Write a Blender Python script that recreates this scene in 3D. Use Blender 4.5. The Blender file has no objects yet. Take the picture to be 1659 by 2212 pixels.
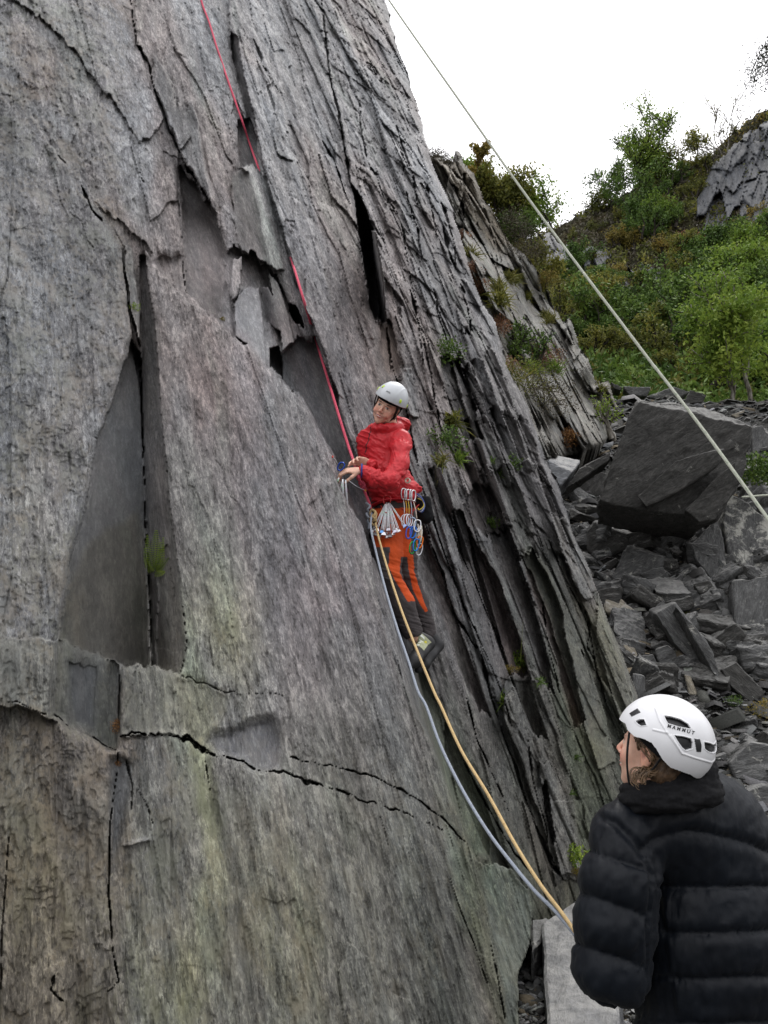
import bpy, math, random
import numpy as np
from mathutils import Vector, Matrix, noise as mnoise

# ------------------------------------------------------------------ camera, world, sun
CAMZ = 1.65
PITCH = math.radians(13.0)
FO = 1726.0                      # focal length in the units of a 1659 x 2212 picture
scene = bpy.context.scene
COL = scene.collection
cam_d = bpy.data.cameras.new("camera")
cam = bpy.data.objects.new("camera", cam_d)
COL.objects.link(cam)
cam_d.sensor_fit = 'VERTICAL'
cam_d.sensor_height = 36.0
cam_d.lens = 36.0 * FO / 2212.0
cam_d.clip_start = 0.05
cam_d.clip_end = 2000.0
cam.location = (0, 0, CAMZ)
cam.rotation_euler = (math.radians(90) + PITCH, 0, 0)
scene.camera = cam
scene.render.resolution_x = 768
scene.render.resolution_y = 1024

SUN_EL, SUN_AZ = math.radians(58), math.radians(25)     # azimuth from +Y towards +X
world = bpy.data.worlds.new("World")
scene.world = world
world.use_nodes = True
wn, wl = world.node_tree.nodes, world.node_tree.links
wn.clear()
w_out = wn.new('ShaderNodeOutputWorld')
w_bg = wn.new('ShaderNodeBackground')
w_bg.inputs['Strength'].default_value = 0.12
w_sky = wn.new('ShaderNodeTexSky')
w_sky.sky_type = 'NISHITA'
w_sky.sun_disc = False
w_sky.sun_elevation = SUN_EL
w_sky.sun_rotation = SUN_AZ
w_sky.air_density = 1.0
w_sky.dust_density = 5.0
# overcast: a bright cloud layer, brightest overhead, over the clear sky
w_tc = wn.new('ShaderNodeTexCoord')
w_sep = wn.new('ShaderNodeSeparateXYZ')
w_up = wn.new('ShaderNodeMapRange')
w_up.inputs['From Min'].default_value = -0.05
w_up.inputs['From Max'].default_value = 0.9
w_up.inputs['To Min'].default_value = 0.35
w_up.inputs['To Max'].default_value = 1.0
w_cl = wn.new('ShaderNodeTexNoise')
w_cl.inputs['Scale'].default_value = 2.0
w_cl.inputs['Detail'].default_value = 5.0
w_clr = wn.new('ShaderNodeMapRange')
w_clr.inputs['To Min'].default_value = 0.85
w_clr.inputs['To Max'].default_value = 1.15
w_m1 = wn.new('ShaderNodeMath'); w_m1.operation = 'MULTIPLY'
w_m2 = wn.new('ShaderNodeMath'); w_m2.operation = 'MULTIPLY'; w_m2.inputs[1].default_value = 19.0
w_cc = wn.new('ShaderNodeCombineColor')
w_mb = wn.new('ShaderNodeMath'); w_mb.operation = 'MULTIPLY'; w_mb.inputs[1].default_value = 1.03
w_mix = wn.new('ShaderNodeMix'); w_mix.data_type = 'RGBA'; w_mix.inputs[0].default_value = 0.93
wl.new(w_tc.outputs['Generated'], w_sep.inputs[0])
wl.new(w_tc.outputs['Generated'], w_cl.inputs['Vector'])
wl.new(w_sep.outputs['Z'], w_up.inputs['Value'])
wl.new(w_cl.outputs['Fac'], w_clr.inputs['Value'])
wl.new(w_up.outputs[0], w_m1.inputs[0]); wl.new(w_clr.outputs[0], w_m1.inputs[1])
wl.new(w_m1.outputs[0], w_m2.inputs[0])
wl.new(w_m2.outputs[0], w_cc.inputs[0]); wl.new(w_m2.outputs[0], w_cc.inputs[1])
wl.new(w_m2.outputs[0], w_mb.inputs[0]); wl.new(w_mb.outputs[0], w_cc.inputs[2])
wl.new(w_sky.outputs[0], w_mix.inputs[6]); wl.new(w_cc.outputs[0], w_mix.inputs[7])
wl.new(w_mix.outputs[2], w_bg.inputs['Color'])
wl.new(w_bg.outputs[0], w_out.inputs[0])

sun_d = bpy.data.lights.new("sun", 'SUN')
sun_d.energy = 1.0
sun_d.angle = math.radians(14)
sun_d.color = (1.0, 0.97, 0.92)
sun = bpy.data.objects.new("sun", sun_d)
COL.objects.link(sun)
sd = Vector((math.sin(SUN_AZ) * math.cos(SUN_EL), math.cos(SUN_AZ) * math.cos(SUN_EL), math.sin(SUN_EL)))
sun.rotation_euler = sd.to_track_quat('Z', 'Y').to_euler()

scene.view_settings.view_transform = 'Standard'
scene.view_settings.look = 'None'
scene.view_settings.exposure = 0.0
scene.view_settings.gamma = 1.0

# ------------------------------------------------------------------ helpers
RNG = np.random.default_rng(7)
random.seed(7)
CT, ST = math.cos(PITCH), math.sin(PITCH)

def ray(x, y):
    """direction of the line of sight for picture point (x, y), scaled so that forward = 1"""
    xc = (x - 829.5) / FO
    yc = (1106.0 - y) / FO
    return (xc, CT - yc * ST, ST + yc * CT)

def P(x, y, Y):
    """world point seen at (x, y), Y metres ahead of the camera"""
    d = ray(x, y)
    s = Y / d[1]
    return Vector((d[0] * s, Y, CAMZ + d[2] * s))

def hsh(ix, iy, seed):
    h = (ix.astype(np.int64) * 374761393 + iy.astype(np.int64) * 668265263 + seed * 1442695041) & 0xFFFFFFFF
    h = ((h ^ (h >> 13)) * 1274126177) & 0xFFFFFFFF
    h = ((h ^ (h >> 16)) * 2246822519) & 0xFFFFFFFF
    h = h ^ (h >> 15)
    return (h & 0xFFFFFF) / float(0xFFFFFF)

def vn(x, y, seed=0):
    ix, iy = np.floor(x), np.floor(y)
    fx, fy = x - ix, y - iy
    fx = fx * fx * fx * (fx * (fx * 6 - 15) + 10)
    fy = fy * fy * fy * (fy * (fy * 6 - 15) + 10)
    a, b = hsh(ix, iy, seed), hsh(ix + 1, iy, seed)
    c, d = hsh(ix, iy + 1, seed), hsh(ix + 1, iy + 1, seed)
    return (a + (b - a) * fx) * (1 - fy) + (c + (d - c) * fx) * fy

def fbm(x, y, seed=0, octv=4, gain=0.5):
    s, amp, tot = 0, 1.0, 0.0
    for i in range(octv):
        s = s + amp * vn(x * 2 ** i + 17.3 * i, y * 2 ** i + 9.1 * i, seed + i * 31)
        tot += amp
        amp *= gain
    return s / tot

def vn3(p, seed=0):
    """cheap 3-D value noise, p (N,3)"""
    x, y, z = p[..., 0], p[..., 1], p[..., 2]
    iz = np.floor(z); fz = z - iz
    fz = fz * fz * (3 - 2 * fz)
    a = vn(x + iz * 37.13, y + iz * 17.7, seed)
    b = vn(x + (iz + 1) * 37.13, y + (iz + 1) * 17.7, seed)
    return a + (b - a) * fz

def voro(x, y, seed=0, jit=0.85):
    """nearest cell: id hash, second id, F1, F2, centre offset"""
    ix, iy = np.floor(x), np.floor(y)
    f1 = np.full(x.shape, 9.0); f2 = np.full(x.shape, 9.0)
    cid = np.zeros(x.shape); cid2 = np.zeros(x.shape)
    dxb = np.zeros(x.shape); dyb = np.zeros(x.shape)
    for oy in (-1, 0, 1):
        for ox in (-1, 0, 1):
            cx, cy = ix + ox, iy + oy
            px = cx + 0.5 + (hsh(cx, cy, seed) - 0.5) * jit
            py = cy + 0.5 + (hsh(cx, cy, seed + 5) - 0.5) * jit
            dx, dy = x - px, y - py
            d = np.abs(dx) * 0.75 + np.sqrt(dx * dx + dy * dy) * 0.5
            near = d < f1
            mid = (~near) & (d < f2)
            f2 = np.where(near, f1, np.where(mid, d, f2))
            f1 = np.where(near, d, f1)
            cid = np.where(near, hsh(cx, cy, seed + 9), cid)
            cid2 = np.where(near, hsh(cx, cy, seed + 13), cid2)
            dxb = np.where(near, dx, dxb); dyb = np.where(near, dy, dyb)
    return cid, cid2, f1, f2, dxb, dyb

def inpoly(X, Y, poly):
    ins = np.zeros(X.shape, bool)
    n = len(poly)
    for i in range(n):
        x0, y0 = poly[i]; x1, y1 = poly[(i + 1) % n]
        if y0 == y1:
            continue
        c = (y0 > Y) != (y1 > Y)
        ins ^= c & (X < (x1 - x0) * (Y - y0) / (y1 - y0) + x0)
    return ins

def polydist(X, Y, line):
    """distance to a polyline and the parameter (0..1) along it"""
    best = np.full(X.shape, 1e9); par = np.zeros(X.shape)
    n = len(line) - 1
    for i in range(n):
        x0, y0 = line[i]; x1, y1 = line[i + 1]
        dx, dy = x1 - x0, y1 - y0
        t = np.clip(((X - x0) * dx + (Y - y0) * dy) / (dx * dx + dy * dy + 1e-9), 0, 1)
        d = np.hypot(X - x0 - t * dx, Y - y0 - t * dy)
        m = d < best
        best = np.where(m, d, best)
        par = np.where(m, (i + t) / n, par)
    return best, par

def tag(o, label=None, cat=None, group=None, kind=None):
    if label: o['label'] = label
    if cat: o['category'] = cat
    if group: o['group'] = group
    if kind: o['kind'] = kind
    return o

ORD = ['nearest', 'second nearest', 'third nearest', 'fourth nearest', 'fifth nearest', 'sixth nearest', 'seventh nearest', 'eighth nearest', 'ninth nearest', 'tenth nearest', 'eleventh nearest', 'twelfth nearest', 'thirteenth nearest', 'fourteenth nearest', 'fifteenth nearest', 'sixteenth nearest']
def label_by_landmark(items, marks):
    """items: (object, x, y, what); names each by its closest landmark, side and rank of nearness"""
    buckets = {}
    for o, x, y, what in items:
        n, mx, my = min(marks, key=lambda m: (m[1] - x) ** 2 + (m[2] - y) ** 2)
        dx, dy = x - mx, y - my
        side = ('right of' if dx > 0 else 'left of') if abs(dx) > abs(dy) else ('below' if dy > 0 else 'above')
        buckets.setdefault((what, n, side), []).append((math.hypot(dx, dy), o))
    for (what, n, side), L in buckets.items():
        for k, (d, o) in enumerate(sorted(L, key=lambda q: q[0])):
            o['label'] = f"{what} {side} {n}, {ORD[min(k, 15)]}"

def mesh_np(name, V, F, mat=None, parent=None, smooth=True, attrs=None, cols=None):
    """V (n,3) array, F list/array of faces (all quads or tris, or mixed list)"""
    me = bpy.data.meshes.new(name)
    V = np.asarray(V, np.float32)
    if isinstance(F, np.ndarray):
        k = F.shape[1]; nf = F.shape[0]
        me.vertices.add(len(V)); me.vertices.foreach_set('co', V.ravel())
        me.loops.add(nf * k); me.loops.foreach_set('vertex_index', F.astype(np.int32).ravel())
        me.polygons.add(nf)
        me.polygons.foreach_set('loop_start', np.arange(0, nf * k, k, dtype=np.int32))
        try:
            me.polygons.foreach_set('loop_total', np.full(nf, k, dtype=np.int32))
        except Exception:
            pass
        me.update(calc_edges=True)
    else:
        me.from_pydata([tuple(map(float, v)) for v in V], [], [tuple(map(int, f)) for f in F])
        me.update()
    if smooth:
        me.polygons.foreach_set('use_smooth', np.ones(len(me.polygons), bool))
    if attrs:
        for k_, a in attrs.items():
            at = me.attributes.new(k_, 'FLOAT_VECTOR', 'POINT')
            at.data.foreach_set('vector', np.asarray(a, np.float32).ravel())
    if cols:
        for k_, a in cols.items():
            at = me.attributes.new(k_, 'FLOAT_COLOR', 'POINT')
            a = np.asarray(a, np.float32)
            if a.shape[1] == 3:
                a = np.concatenate([a, np.ones((len(a), 1), np.float32)], 1)
            at.data.foreach_set('color', a.ravel())
    o = bpy.data.objects.new(name, me)
    COL.objects.link(o)
    if mat: me.materials.append(mat)
    if parent is not None: o.parent = parent
    return o

def empty(name, loc=(0, 0, 0)):
    o = bpy.data.objects.new(name, None)
    o.empty_display_size = 0.05
    o.location = loc
    COL.objects.link(o)
    return o

def attach(child, parent):
    """parent while keeping world-space vertex data"""
    child.parent = parent
    child.matrix_parent_inverse = Matrix.Translation(-Vector(parent.location))
    return child

def sheet_faces(nu, nv, closed_u=False):
    i = np.arange(nu - (0 if closed_u else 1)); j = np.arange(nv - 1)
    I, J = np.meshgrid(i, j, indexing='ij')
    I2 = (I + 1) % nu
    return np.stack([I * nv + J, I2 * nv + J, I2 * nv + J + 1, I * nv + J + 1], -1).reshape(-1, 4)

def catmull(pts, n=10):
    pts = [np.array(p, float) for p in pts]
    out = []
    ext = [2 * pts[0] - pts[1]] + pts + [2 * pts[-1] - pts[-2]]
    for i in range(1, len(ext) - 2):
        p0, p1, p2, p3 = ext[i - 1:i + 3]
        for k in range(n):
            t = k / n
            out.append(0.5 * ((2 * p1) + (-p0 + p2) * t + (2 * p0 - 5 * p1 + 4 * p2 - p3) * t * t + (-p0 + 3 * p1 - 3 * p2 + p3) * t ** 3))
    out.append(pts[-1])
    return np.array(out)

def tube_vf(path, rad, sides=8, closed=False, cap=True, flat=1.0):
    path = np.asarray(path, float)
    n = len(path)
    rad = np.broadcast_to(np.asarray(rad, float), (n,))
    T = np.gradient(path, axis=0)
    if closed:
        T = np.roll(path, -1, 0) - np.roll(path, 1, 0)
    T /= np.linalg.norm(T, axis=1)[:, None] + 1e-12
    up = np.array([0, 0, 1.0]) if abs(T[0][2]) < 0.9 else np.array([1.0, 0, 0])
    V = []
    nrm = np.cross(T[0], up); nrm /= np.linalg.norm(nrm)
    for i in range(n):
        nrm = nrm - T[i] * nrm.dot(T[i]); nrm /= np.linalg.norm(nrm) + 1e-12
        b = np.cross(T[i], nrm)
        a = np.arange(sides) * 2 * math.pi / sides
        V.append(path[i] + rad[i] * (np.cos(a)[:, None] * nrm + flat * np.sin(a)[:, None] * b))
    V = np.concatenate(V)
    F = []
    for i in range(n if closed else n - 1):
        i2 = (i + 1) % n
        for k in range(sides):
            k2 = (k + 1) % sides
            F.append((i * sides + k, i * sides + k2, i2 * sides + k2, i2 * sides + k))
    if cap and not closed:
        F.append(tuple(range(sides))[::-1])
        F.append(tuple((n - 1) * sides + k for k in range(sides)))
    return V, F

class MB:
    """collects shapes that end up as ONE mesh object"""
    def __init__(self): self.V = []; self.F = []; self.n = 0; self.C = []
    def add(self, V, F, col=None):
        V = np.asarray(V, float)
        self.V.append(V); self.F += [tuple(int(i) + self.n for i in f) for f in F]
        self.n += len(V)
        self.C.append(np.tile(np.array(col if col is not None else (1, 1, 1), float), (len(V), 1)))
        return self
    def tube(self, path, rad, sides=8, col=None, **k):
        V, F = tube_vf(path, rad, sides, **k)
        return self.add(V, F, col)
    def box(self, c, half, R=None, col=None):
        s = np.array([[x, y, z] for x in (-1, 1) for y in (-1, 1) for z in (-1, 1)], float) * np.array(half)
        if R is not None: s = s @ np.asarray(R).T
        F = [(0, 1, 3, 2), (4, 6, 7, 5), (0, 4, 5, 1), (2, 3, 7, 6), (0, 2, 6, 4), (1, 5, 7, 3)]
        return self.add(s + np.array(c), F, col)
    def build(self, name, mat, parent=None, smooth=True, bevel=0):
        o = mesh_np(name, np.concatenate(self.V), self.F, mat, None, smooth, cols={'col': np.concatenate(self.C)})
        if parent is not None: attach(o, parent)
        if bevel:
            b = o.modifiers.new('bevel', 'BEVEL'); b.width = bevel; b.segments = 2; b.limit_method = 'ANGLE'
        return o

# ------------------------------------------------------------------ material helpers
class NT:
    def __init__(self, name, rough=0.7, spec=0.3):
        self.m = bpy.data.materials.new(name); self.m.use_nodes = True
        self.t = self.m.node_tree; self.N = self.t.nodes; self.L = self.t.links
        self.N.clear()
        self.out = self.N.new('ShaderNodeOutputMaterial')
        self.b = self.N.new('ShaderNodeBsdfPrincipled')
        self.b.inputs['Roughness'].default_value = rough
        self.b.inputs['Specular IOR Level'].default_value = spec
        self.L.new(self.b.outputs[0], self.out.inputs[0])
    def n(self, t, **k):
        nd = self.N.new(t)
        for a, v in k.items(): setattr(nd, a, v)
        return nd
    def l(self, a, b): self.L.new(a, b)
    def attr(self, name): return self.n('ShaderNodeAttribute', attribute_name=name)
    def scale(self, vec, s):
        m = self.n('ShaderNodeMapping'); m.inputs['Scale'].default_value = s
        self.l(vec, m.inputs['Vector']); return m.outputs[0]
    def noise(self, vec, scale=1.0, detail=4.0, rough=0.55, dist=0.0):
        m = self.n('ShaderNodeTexNoise')
        m.inputs['Scale'].default_value = scale; m.inputs['Detail'].default_value = detail
        m.inputs['Roughness'].default_value = rough; m.inputs['Distortion'].default_value = dist
        if vec is not None: self.l(vec, m.inputs['Vector'])
        return m.outputs['Fac']
    def voro(self, vec, scale=1.0, feature='F1'):
        m = self.n('ShaderNodeTexVoronoi', feature=feature)
        m.inputs['Scale'].default_value = scale
        if vec is not None: self.l(vec, m.inputs['Vector'])
        return m
    def rng(self, v, a, b, c=0.0, d=1.0, smooth=False):
        m = self.n('ShaderNodeMapRange')
        if smooth: m.interpolation_type = 'SMOOTHSTEP'
        for i, q in enumerate((a, b, c, d)): m.inputs[i + 1].default_value = q
        self.l(v, m.inputs[0]); return m.outputs[0]
    def ramp(self, v, stops):
        m = self.n('ShaderNodeValToRGB'); e = m.color_ramp.elements
        while len(e) > 1: e.remove(e[-1])
        e[0].position, e[0].color = stops[0][0], (*stops[0][1], 1)
        for p, c in stops[1:]:
            q = e.new(p); q.color = (*c, 1)
        self.l(v, m.inputs[0]); return m.outputs[0]
    def mix(self, f, a, b, mode='MIX'):
        m = self.n('ShaderNodeMix'); m.data_type = 'RGBA'; m.blend_type = mode
        for i, q in ((0, f), (6, a), (7, b)):
            if isinstance(q, (int, float)): m.inputs[i].default_value = q
            elif isinstance(q, tuple): m.inputs[i].default_value = (*q, 1)
            else: self.l(q, m.inputs[i])
        return m.outputs[2]
    def math(self, op, a, b=None):
        m = self.n('ShaderNodeMath', operation=op)
        for i, q in ((0, a), (1, b)):
            if q is None: continue
            if isinstance(q, (int, float)): m.inputs[i].default_value = q
            else: self.l(q, m.inputs[i])
        return m.outputs[0]
    def bump(self, h, strength=0.5, dist=0.01, prev=None):
        m = self.n('ShaderNodeBump'); m.inputs['Strength'].default_value = strength
        m.inputs['Distance'].default_value = dist
        self.l(h, m.inputs['Height'])
        if prev is not None: self.l(prev, m.inputs['Normal'])
        return m.outputs[0]
    def done(self, color=None, normal=None, rough=None):
        if color is not None:
            if isinstance(color, tuple): self.b.inputs['Base Color'].default_value = (*color, 1)
            else: self.l(color, self.b.inputs['Base Color'])
        if normal is not None: self.l(normal, self.b.inputs['Normal'])
        if rough is not None: self.l(rough, self.b.inputs['Roughness'])
        return self.m

def plain(name, col, rough=0.5, spec=0.4, metal=0.0, bump=0.0, bscale=200.0, var=0.12):
    """a plain colour with slight procedural variation and grain"""
    t = NT(name, rough, spec)
    t.b.inputs['Metallic'].default_value = metal
    tc = t.n('ShaderNodeTexCoord').outputs['Object']
    nz = t.noise(tc, bscale * 0.3, 4)
    lo = tuple(c * (1 - var) for c in col); hi = tuple(min(1, c * (1 + var)) for c in col)
    c = t.mix(t.rng(nz, 0.3, 0.7), lo, hi)
    nrm = None
    if bump: nrm = t.bump(t.noise(tc, bscale, 3), bump, 0.002)
    return t.done(c, nrm)

def vcol_mat(name, rough=0.5, spec=0.4, metal=0.0, bscale=300.0, bump=0.1, var=0.1):
    t = NT(name, rough, spec)
    t.b.inputs['Metallic'].default_value = metal
    tc = t.n('ShaderNodeTexCoord').outputs['Object']
    nz = t.rng(t.noise(tc, bscale * 0.3, 4), 0.3, 0.7, 1 - var, 1 + var)
    c = t.mix(1.0, t.attr('col').outputs['Color'], nz, 'MULTIPLY')
    return t.done(c, t.bump(t.noise(tc, bscale, 3), bump, 0.002))
# ------------------------------------------------------------------ slate: materials
def slate_material(name, dark=(0.055, 0.053, 0.052), mid=(0.168, 0.168, 0.171), light=(0.40, 0.40, 0.395), fine=1.0, bump=1.0):
    """fissile slate: streaks run along the cleavage (second axis of the rock coordinates 'rc')"""
    t = NT(name, 0.72, 0.28)
    rc = t.attr('rc').outputs['Vector']
    tint = t.attr('tint').outputs['Color']
    msk = t.n('ShaderNodeSeparateColor'); t.l(t.attr('msk').outputs['Color'], msk.inputs[0])
    smooth_m, lich_m, fleck_m = msk.outputs[0], msk.outputs[1], msk.outputs[2]
    s1 = t.noise(t.scale(rc, (14 * fine, 4.4 * fine, 14 * fine)), 1, 7, 0.70, 0.1)
    s2 = t.noise(t.scale(rc, (60 * fine, 17 * fine, 60 * fine)), 1, 4, 0.72, 0.15)
    s3 = t.noise(t.scale(rc, (170 * fine, 66 * fine, 170 * fine)), 1, 3, 0.65)
    big = t.noise(t.scale(rc, (1.3, 0.5, 1.3)), 1, 6, 0.62, 0.6)
    # split flakes: angular cells drawn out along the cleavage, each its own grey
    wv = t.n('ShaderNodeVectorMath', operation='ADD')
    wsc = t.n('ShaderNodeVectorMath', operation='SCALE'); wsc.inputs['Scale'].default_value = .035 / fine
    nzc = t.n('ShaderNodeTexNoise'); nzc.inputs['Scale'].default_value = 9 * fine; nzc.inputs['Detail'].default_value = 3; t.l(rc, nzc.inputs['Vector'])
    t.l(nzc.outputs['Color'], wsc.inputs[0]); t.l(rc, wv.inputs[0]); t.l(wsc.outputs[0], wv.inputs[1])
    f1 = t.voro(t.scale(wv.outputs[0], (46 * fine, 13 * fine, 20 * fine)), 1)
    f2 = t.voro(t.scale(wv.outputs[0], (13 * fine, 3.6 * fine, 8 * fine)), 1)
    fs = t.n('ShaderNodeSeparateColor'); t.l(f1.outputs['Color'], fs.inputs[0])
    fs2 = t.n('ShaderNodeSeparateColor'); t.l(f2.outputs['Color'], fs2.inputs[0])
    mixv = t.math('ADD', t.math('ADD', t.math('MULTIPLY', s1, 0.34), t.math('MULTIPLY', s2, 0.42)), t.math('MULTIPLY', s3, 0.24))
    mixv = t.math('ADD', mixv, t.math('MULTIPLY', t.math('SUBTRACT', fs.outputs[0], 0.5), 0.055))
    mixv = t.math('ADD', mixv, t.math('MULTIPLY', t.math('SUBTRACT', fs2.outputs[0], 0.5), 0.040))
    base = t.ramp(mixv, [(0.395, dark), (0.455, mid), (0.515, tuple(m * 1.28 for m in mid)), (0.575, light)])
    # the smooth cleaved faces keep the plain grey of the stone
    plainc = t.ramp(t.noise(t.scale(rc, (5, 1.2, 5)), 1, 5, 0.6), [(0.3, tuple(m * 0.66 for m in mid)), (0.7, tuple(m * 1.0 for m in mid))])
    c = t.mix(t.math('MULTIPLY', smooth_m, 0.72), base, plainc)
    # broad changes of stone colour: purple, brown, green beds
    hue = t.ramp(t.noise(t.scale(rc, (2.3, 0.45, 2.3)), 1, 4, 0.55, 0.5),
                 [(0.32, (0.90, 0.94, 0.98)), (0.46, (1.0, 1.0, 1.0)), (0.56, (1.05, 1.0, 0.98)), (0.70, (0.97, 1.02, 0.94))])
    c = t.mix(0.8, c, hue, 'MULTIPLY')
    c = t.mix(1.0, c, t.rng(big, 0.3, 0.7, 0.66, 1.30), 'MULTIPLY')
    # pale flecks where flakes have sprung off
    fl = t.rng(t.noise(t.scale(rc, (90 * fine, 20 * fine, 90 * fine)), 1, 2, 0.5), 0.62, 0.67)
    fl2 = t.rng(t.noise(t.scale(rc, (3.5, 1.2, 3.5)), 1, 3), 0.42, 0.62)
    f = t.math('MULTIPLY', t.math('MULTIPLY', fl, fl2), t.math('MULTIPLY', fleck_m, 0.75))
    c = t.mix(f, c, (0.50, 0.49, 0.45))
    dk = t.rng(t.noise(t.scale(rc, (50 * fine, 13 * fine, 50 * fine)), 1, 3, 0.6), 0.40, 0.35)
    dk2 = t.rng(t.noise(t.scale(rc, (2.1, .8, 2.1)), 1, 3), 0.40, 0.60)
    c = t.mix(t.math('MULTIPLY', t.math('MULTIPLY', dk, dk2), t.rng(smooth_m, 0, 1, .75, .1)), c, dark)
    # lichen: crusty pale and ochre patches
    v = t.noise(t.scale(rc, (6, 3.2, 6)), 1, 8, 0.74, 0.4)
    v2 = t.noise(t.scale(rc, (40, 22, 40)), 1, 5, 0.72, 0.3)
    lm = t.rng(t.math('ADD', t.math('MULTIPLY', v, 0.6), t.math('MULTIPLY', v2, 0.4)), 0.475, 0.55)
    lc = t.ramp(t.noise(t.scale(rc, (3.1, 2.2, 3.1)), 1, 4), [(0.34, (0.24, 0.245, 0.21)), (0.46, (0.29, 0.285, 0.255)), (0.55, (0.31, 0.28, 0.24)), (0.66, (0.29, 0.30, 0.30))])
    c = t.mix(t.math('MULTIPLY', t.math('MULTIPLY', lm, lich_m), 0.8), c, lc)
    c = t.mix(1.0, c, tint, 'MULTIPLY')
    h = t.math('ADD', t.math('MULTIPLY', s1, 1.0), t.math('ADD', t.math('MULTIPLY', s2, 0.45), t.math('MULTIPLY', s3, 0.2)))
    h = t.math('ADD', h, t.math('MULTIPLY', t.math('MULTIPLY', v2, lich_m), 0.5))
    h = t.math('ADD', h, t.math('MULTIPLY', fs.outputs[0], .10))
    h = t.math('MULTIPLY', h, t.rng(smooth_m, 0, 1, 1.0, 0.35))
    return t.done(c, t.bump(h, 0.6 * bump, 0.022 / fine))

SLATE = slate_material('slate_cliff')

# ------------------------------------------------------------------ near cliff
AX = np.array([2.19, 1.6, 0.0]); AX /= np.linalg.norm(AX)
CX = np.array([-245, 528, 1265.0]); CX /= np.linalg.norm(CX)
NX = np.cross(AX, CX); NX /= np.linalg.norm(NX)
if NX[1] > 0: NX = -NX
P0 = np.array([0.645, 3.956, 0.231])

def ray_np(X, Y):
    xc = (X - 829.5) / FO; yc = (1106.0 - Y) / FO
    return np.stack([xc, CT - yc * ST, ST + yc * CT], -1)

def plane_depth(X, Y, p0=P0, n=NX):
    d = ray_np(X, Y)
    k = (np.dot(p0 - np.array([0, 0, CAMZ]), n)) / (d @ n)
    return k * d[..., 1], d

def sst(x, a, b):
    t = np.clip((x - a) / (b - a), 0, 1)
    return t * t * (3 - 2 * t)

STEP = 2.1
gx = np.arange(-170, 1445, STEP); gy = np.arange(-230, 2480, STEP)
GX, GY = np.meshgrid(gx, gy, indexing='ij')
YD, D = plane_depth(GX, GY)
S = YD / D[..., 1]
PB = D * S[..., None] + np.array([0, 0, CAMZ])
A = (PB - P0) @ AX / .86; C = (PB - P0) @ CX / .86       # metres along the wall and up the cleavage

U = (GX - 300) / (GY + 1300)                  # cleavage lines meet at (300,-1300)
WX = GX + 9 * (fbm(A * 3.1, C * 1.3, 3, 4) - .5) + 7 * (fbm(A * 14, C * 5, 4, 3) - .5)
WY = GY + 26 * (fbm(A * 6, C * .9, 5, 4) - .5) + 22 * (fbm(A * 26, C * 3, 6, 2) - .5)

H = np.zeros(GX.shape)
ROUGH = np.ones(GX.shape); SH = np.zeros(GX.shape)
SMO = np.zeros(GX.shape); LIC = np.zeros(GX.shape); FLK = np.ones(GX.shape) * 0.6
TINT = np.ones(GX.shape + (3,))

def facet(poly, d, add=False, rough=None, sh=None, smo=None, lic=None, flk=None, tint=None, warp=1.0, edge=0):
    xs = [p[0] for p in poly]; ys = [p[1] for p in poly]
    i0 = max(0, int((min(xs) - 20 - gx[0]) / STEP)); i1 = min(len(gx), int((max(xs) + 20 - gx[0]) / STEP) + 1)
    j0 = max(0, int((min(ys) - 40 - gy[0]) / STEP)); j1 = min(len(gy), int((max(ys) + 40 - gy[0]) / STEP) + 1)
    sl = (slice(i0, i1), slice(j0, j1))
    gX, gY = GX[sl], GY[sl]
    m = inpoly(gX + (WX[sl] - gX) * warp, gY + (WY[sl] - gY) * warp, poly)
    if not isinstance(d, (int, float)):
        q = np.array(d, float)
        M = np.c_[q[:, 0], q[:, 1], np.ones(len(q))]
        k = np.linalg.lstsq(M, q[:, 2], rcond=None)[0]
        dv = k[0] * gX + k[1] * gY + k[2]
    else:
        dv = d
    h = H[sl]
    if edge:
        e, _ = polydist(gX + (WX[sl] - gX) * warp, gY + (WY[sl] - gY) * warp, list(poly) + [poly[0]])
        dv = dv * sst(e, 0, edge)
    H[sl] = np.where(m, (h + dv) if add else dv, h)
    for arr, v in ((ROUGH, rough), (SH, sh), (SMO, smo), (LIC, lic), (FLK, flk)):
        if v is not None: arr[sl] = np.where(m, v, arr[sl])
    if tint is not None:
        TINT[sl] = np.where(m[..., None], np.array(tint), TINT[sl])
    return sl, m

def crack(line, w, depth, taper=True, warp=1.0, jag=0.6):
    xs = [p[0] for p in line]; ys = [p[1] for p in line]
    i0 = max(0, int((min(xs) - 30 - gx[0]) / STEP)); i1 = min(len(gx), int((max(xs) + 30 - gx[0]) / STEP) + 1)
    j0 = max(0, int((min(ys) - 40 - gy[0]) / STEP)); j1 = min(len(gy), int((max(ys) + 40 - gy[0]) / STEP) + 1)
    sl = (slice(i0, i1), slice(j0, j1))
    gX, gY = GX[sl], GY[sl]
    d, t = polydist(gX + (WX[sl] - gX) * warp * .7, gY + (WY[sl] - gY) * warp * .7, line)
    w = w * .40; depth = depth * .42
    ww = w * (1 - jag + 2 * jag * vn(t * len(line) * 3.1, t * 0 + 3.3, 77))
    ww = ww * (.25 + .75 * sst(vn(t * len(line) * 1.7 + line[0][0], t * 0 + 8.1, 78), .28, .48))
    if taper: ww = ww * np.minimum(1, np.minimum(t, 1 - t) * 8 + .15)
    H[sl] = np.where(d < ww, np.minimum(H[sl], H[sl] - depth * np.clip(1.35 - d / (ww + 1e-6), 0, 1)), H[sl])

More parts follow.
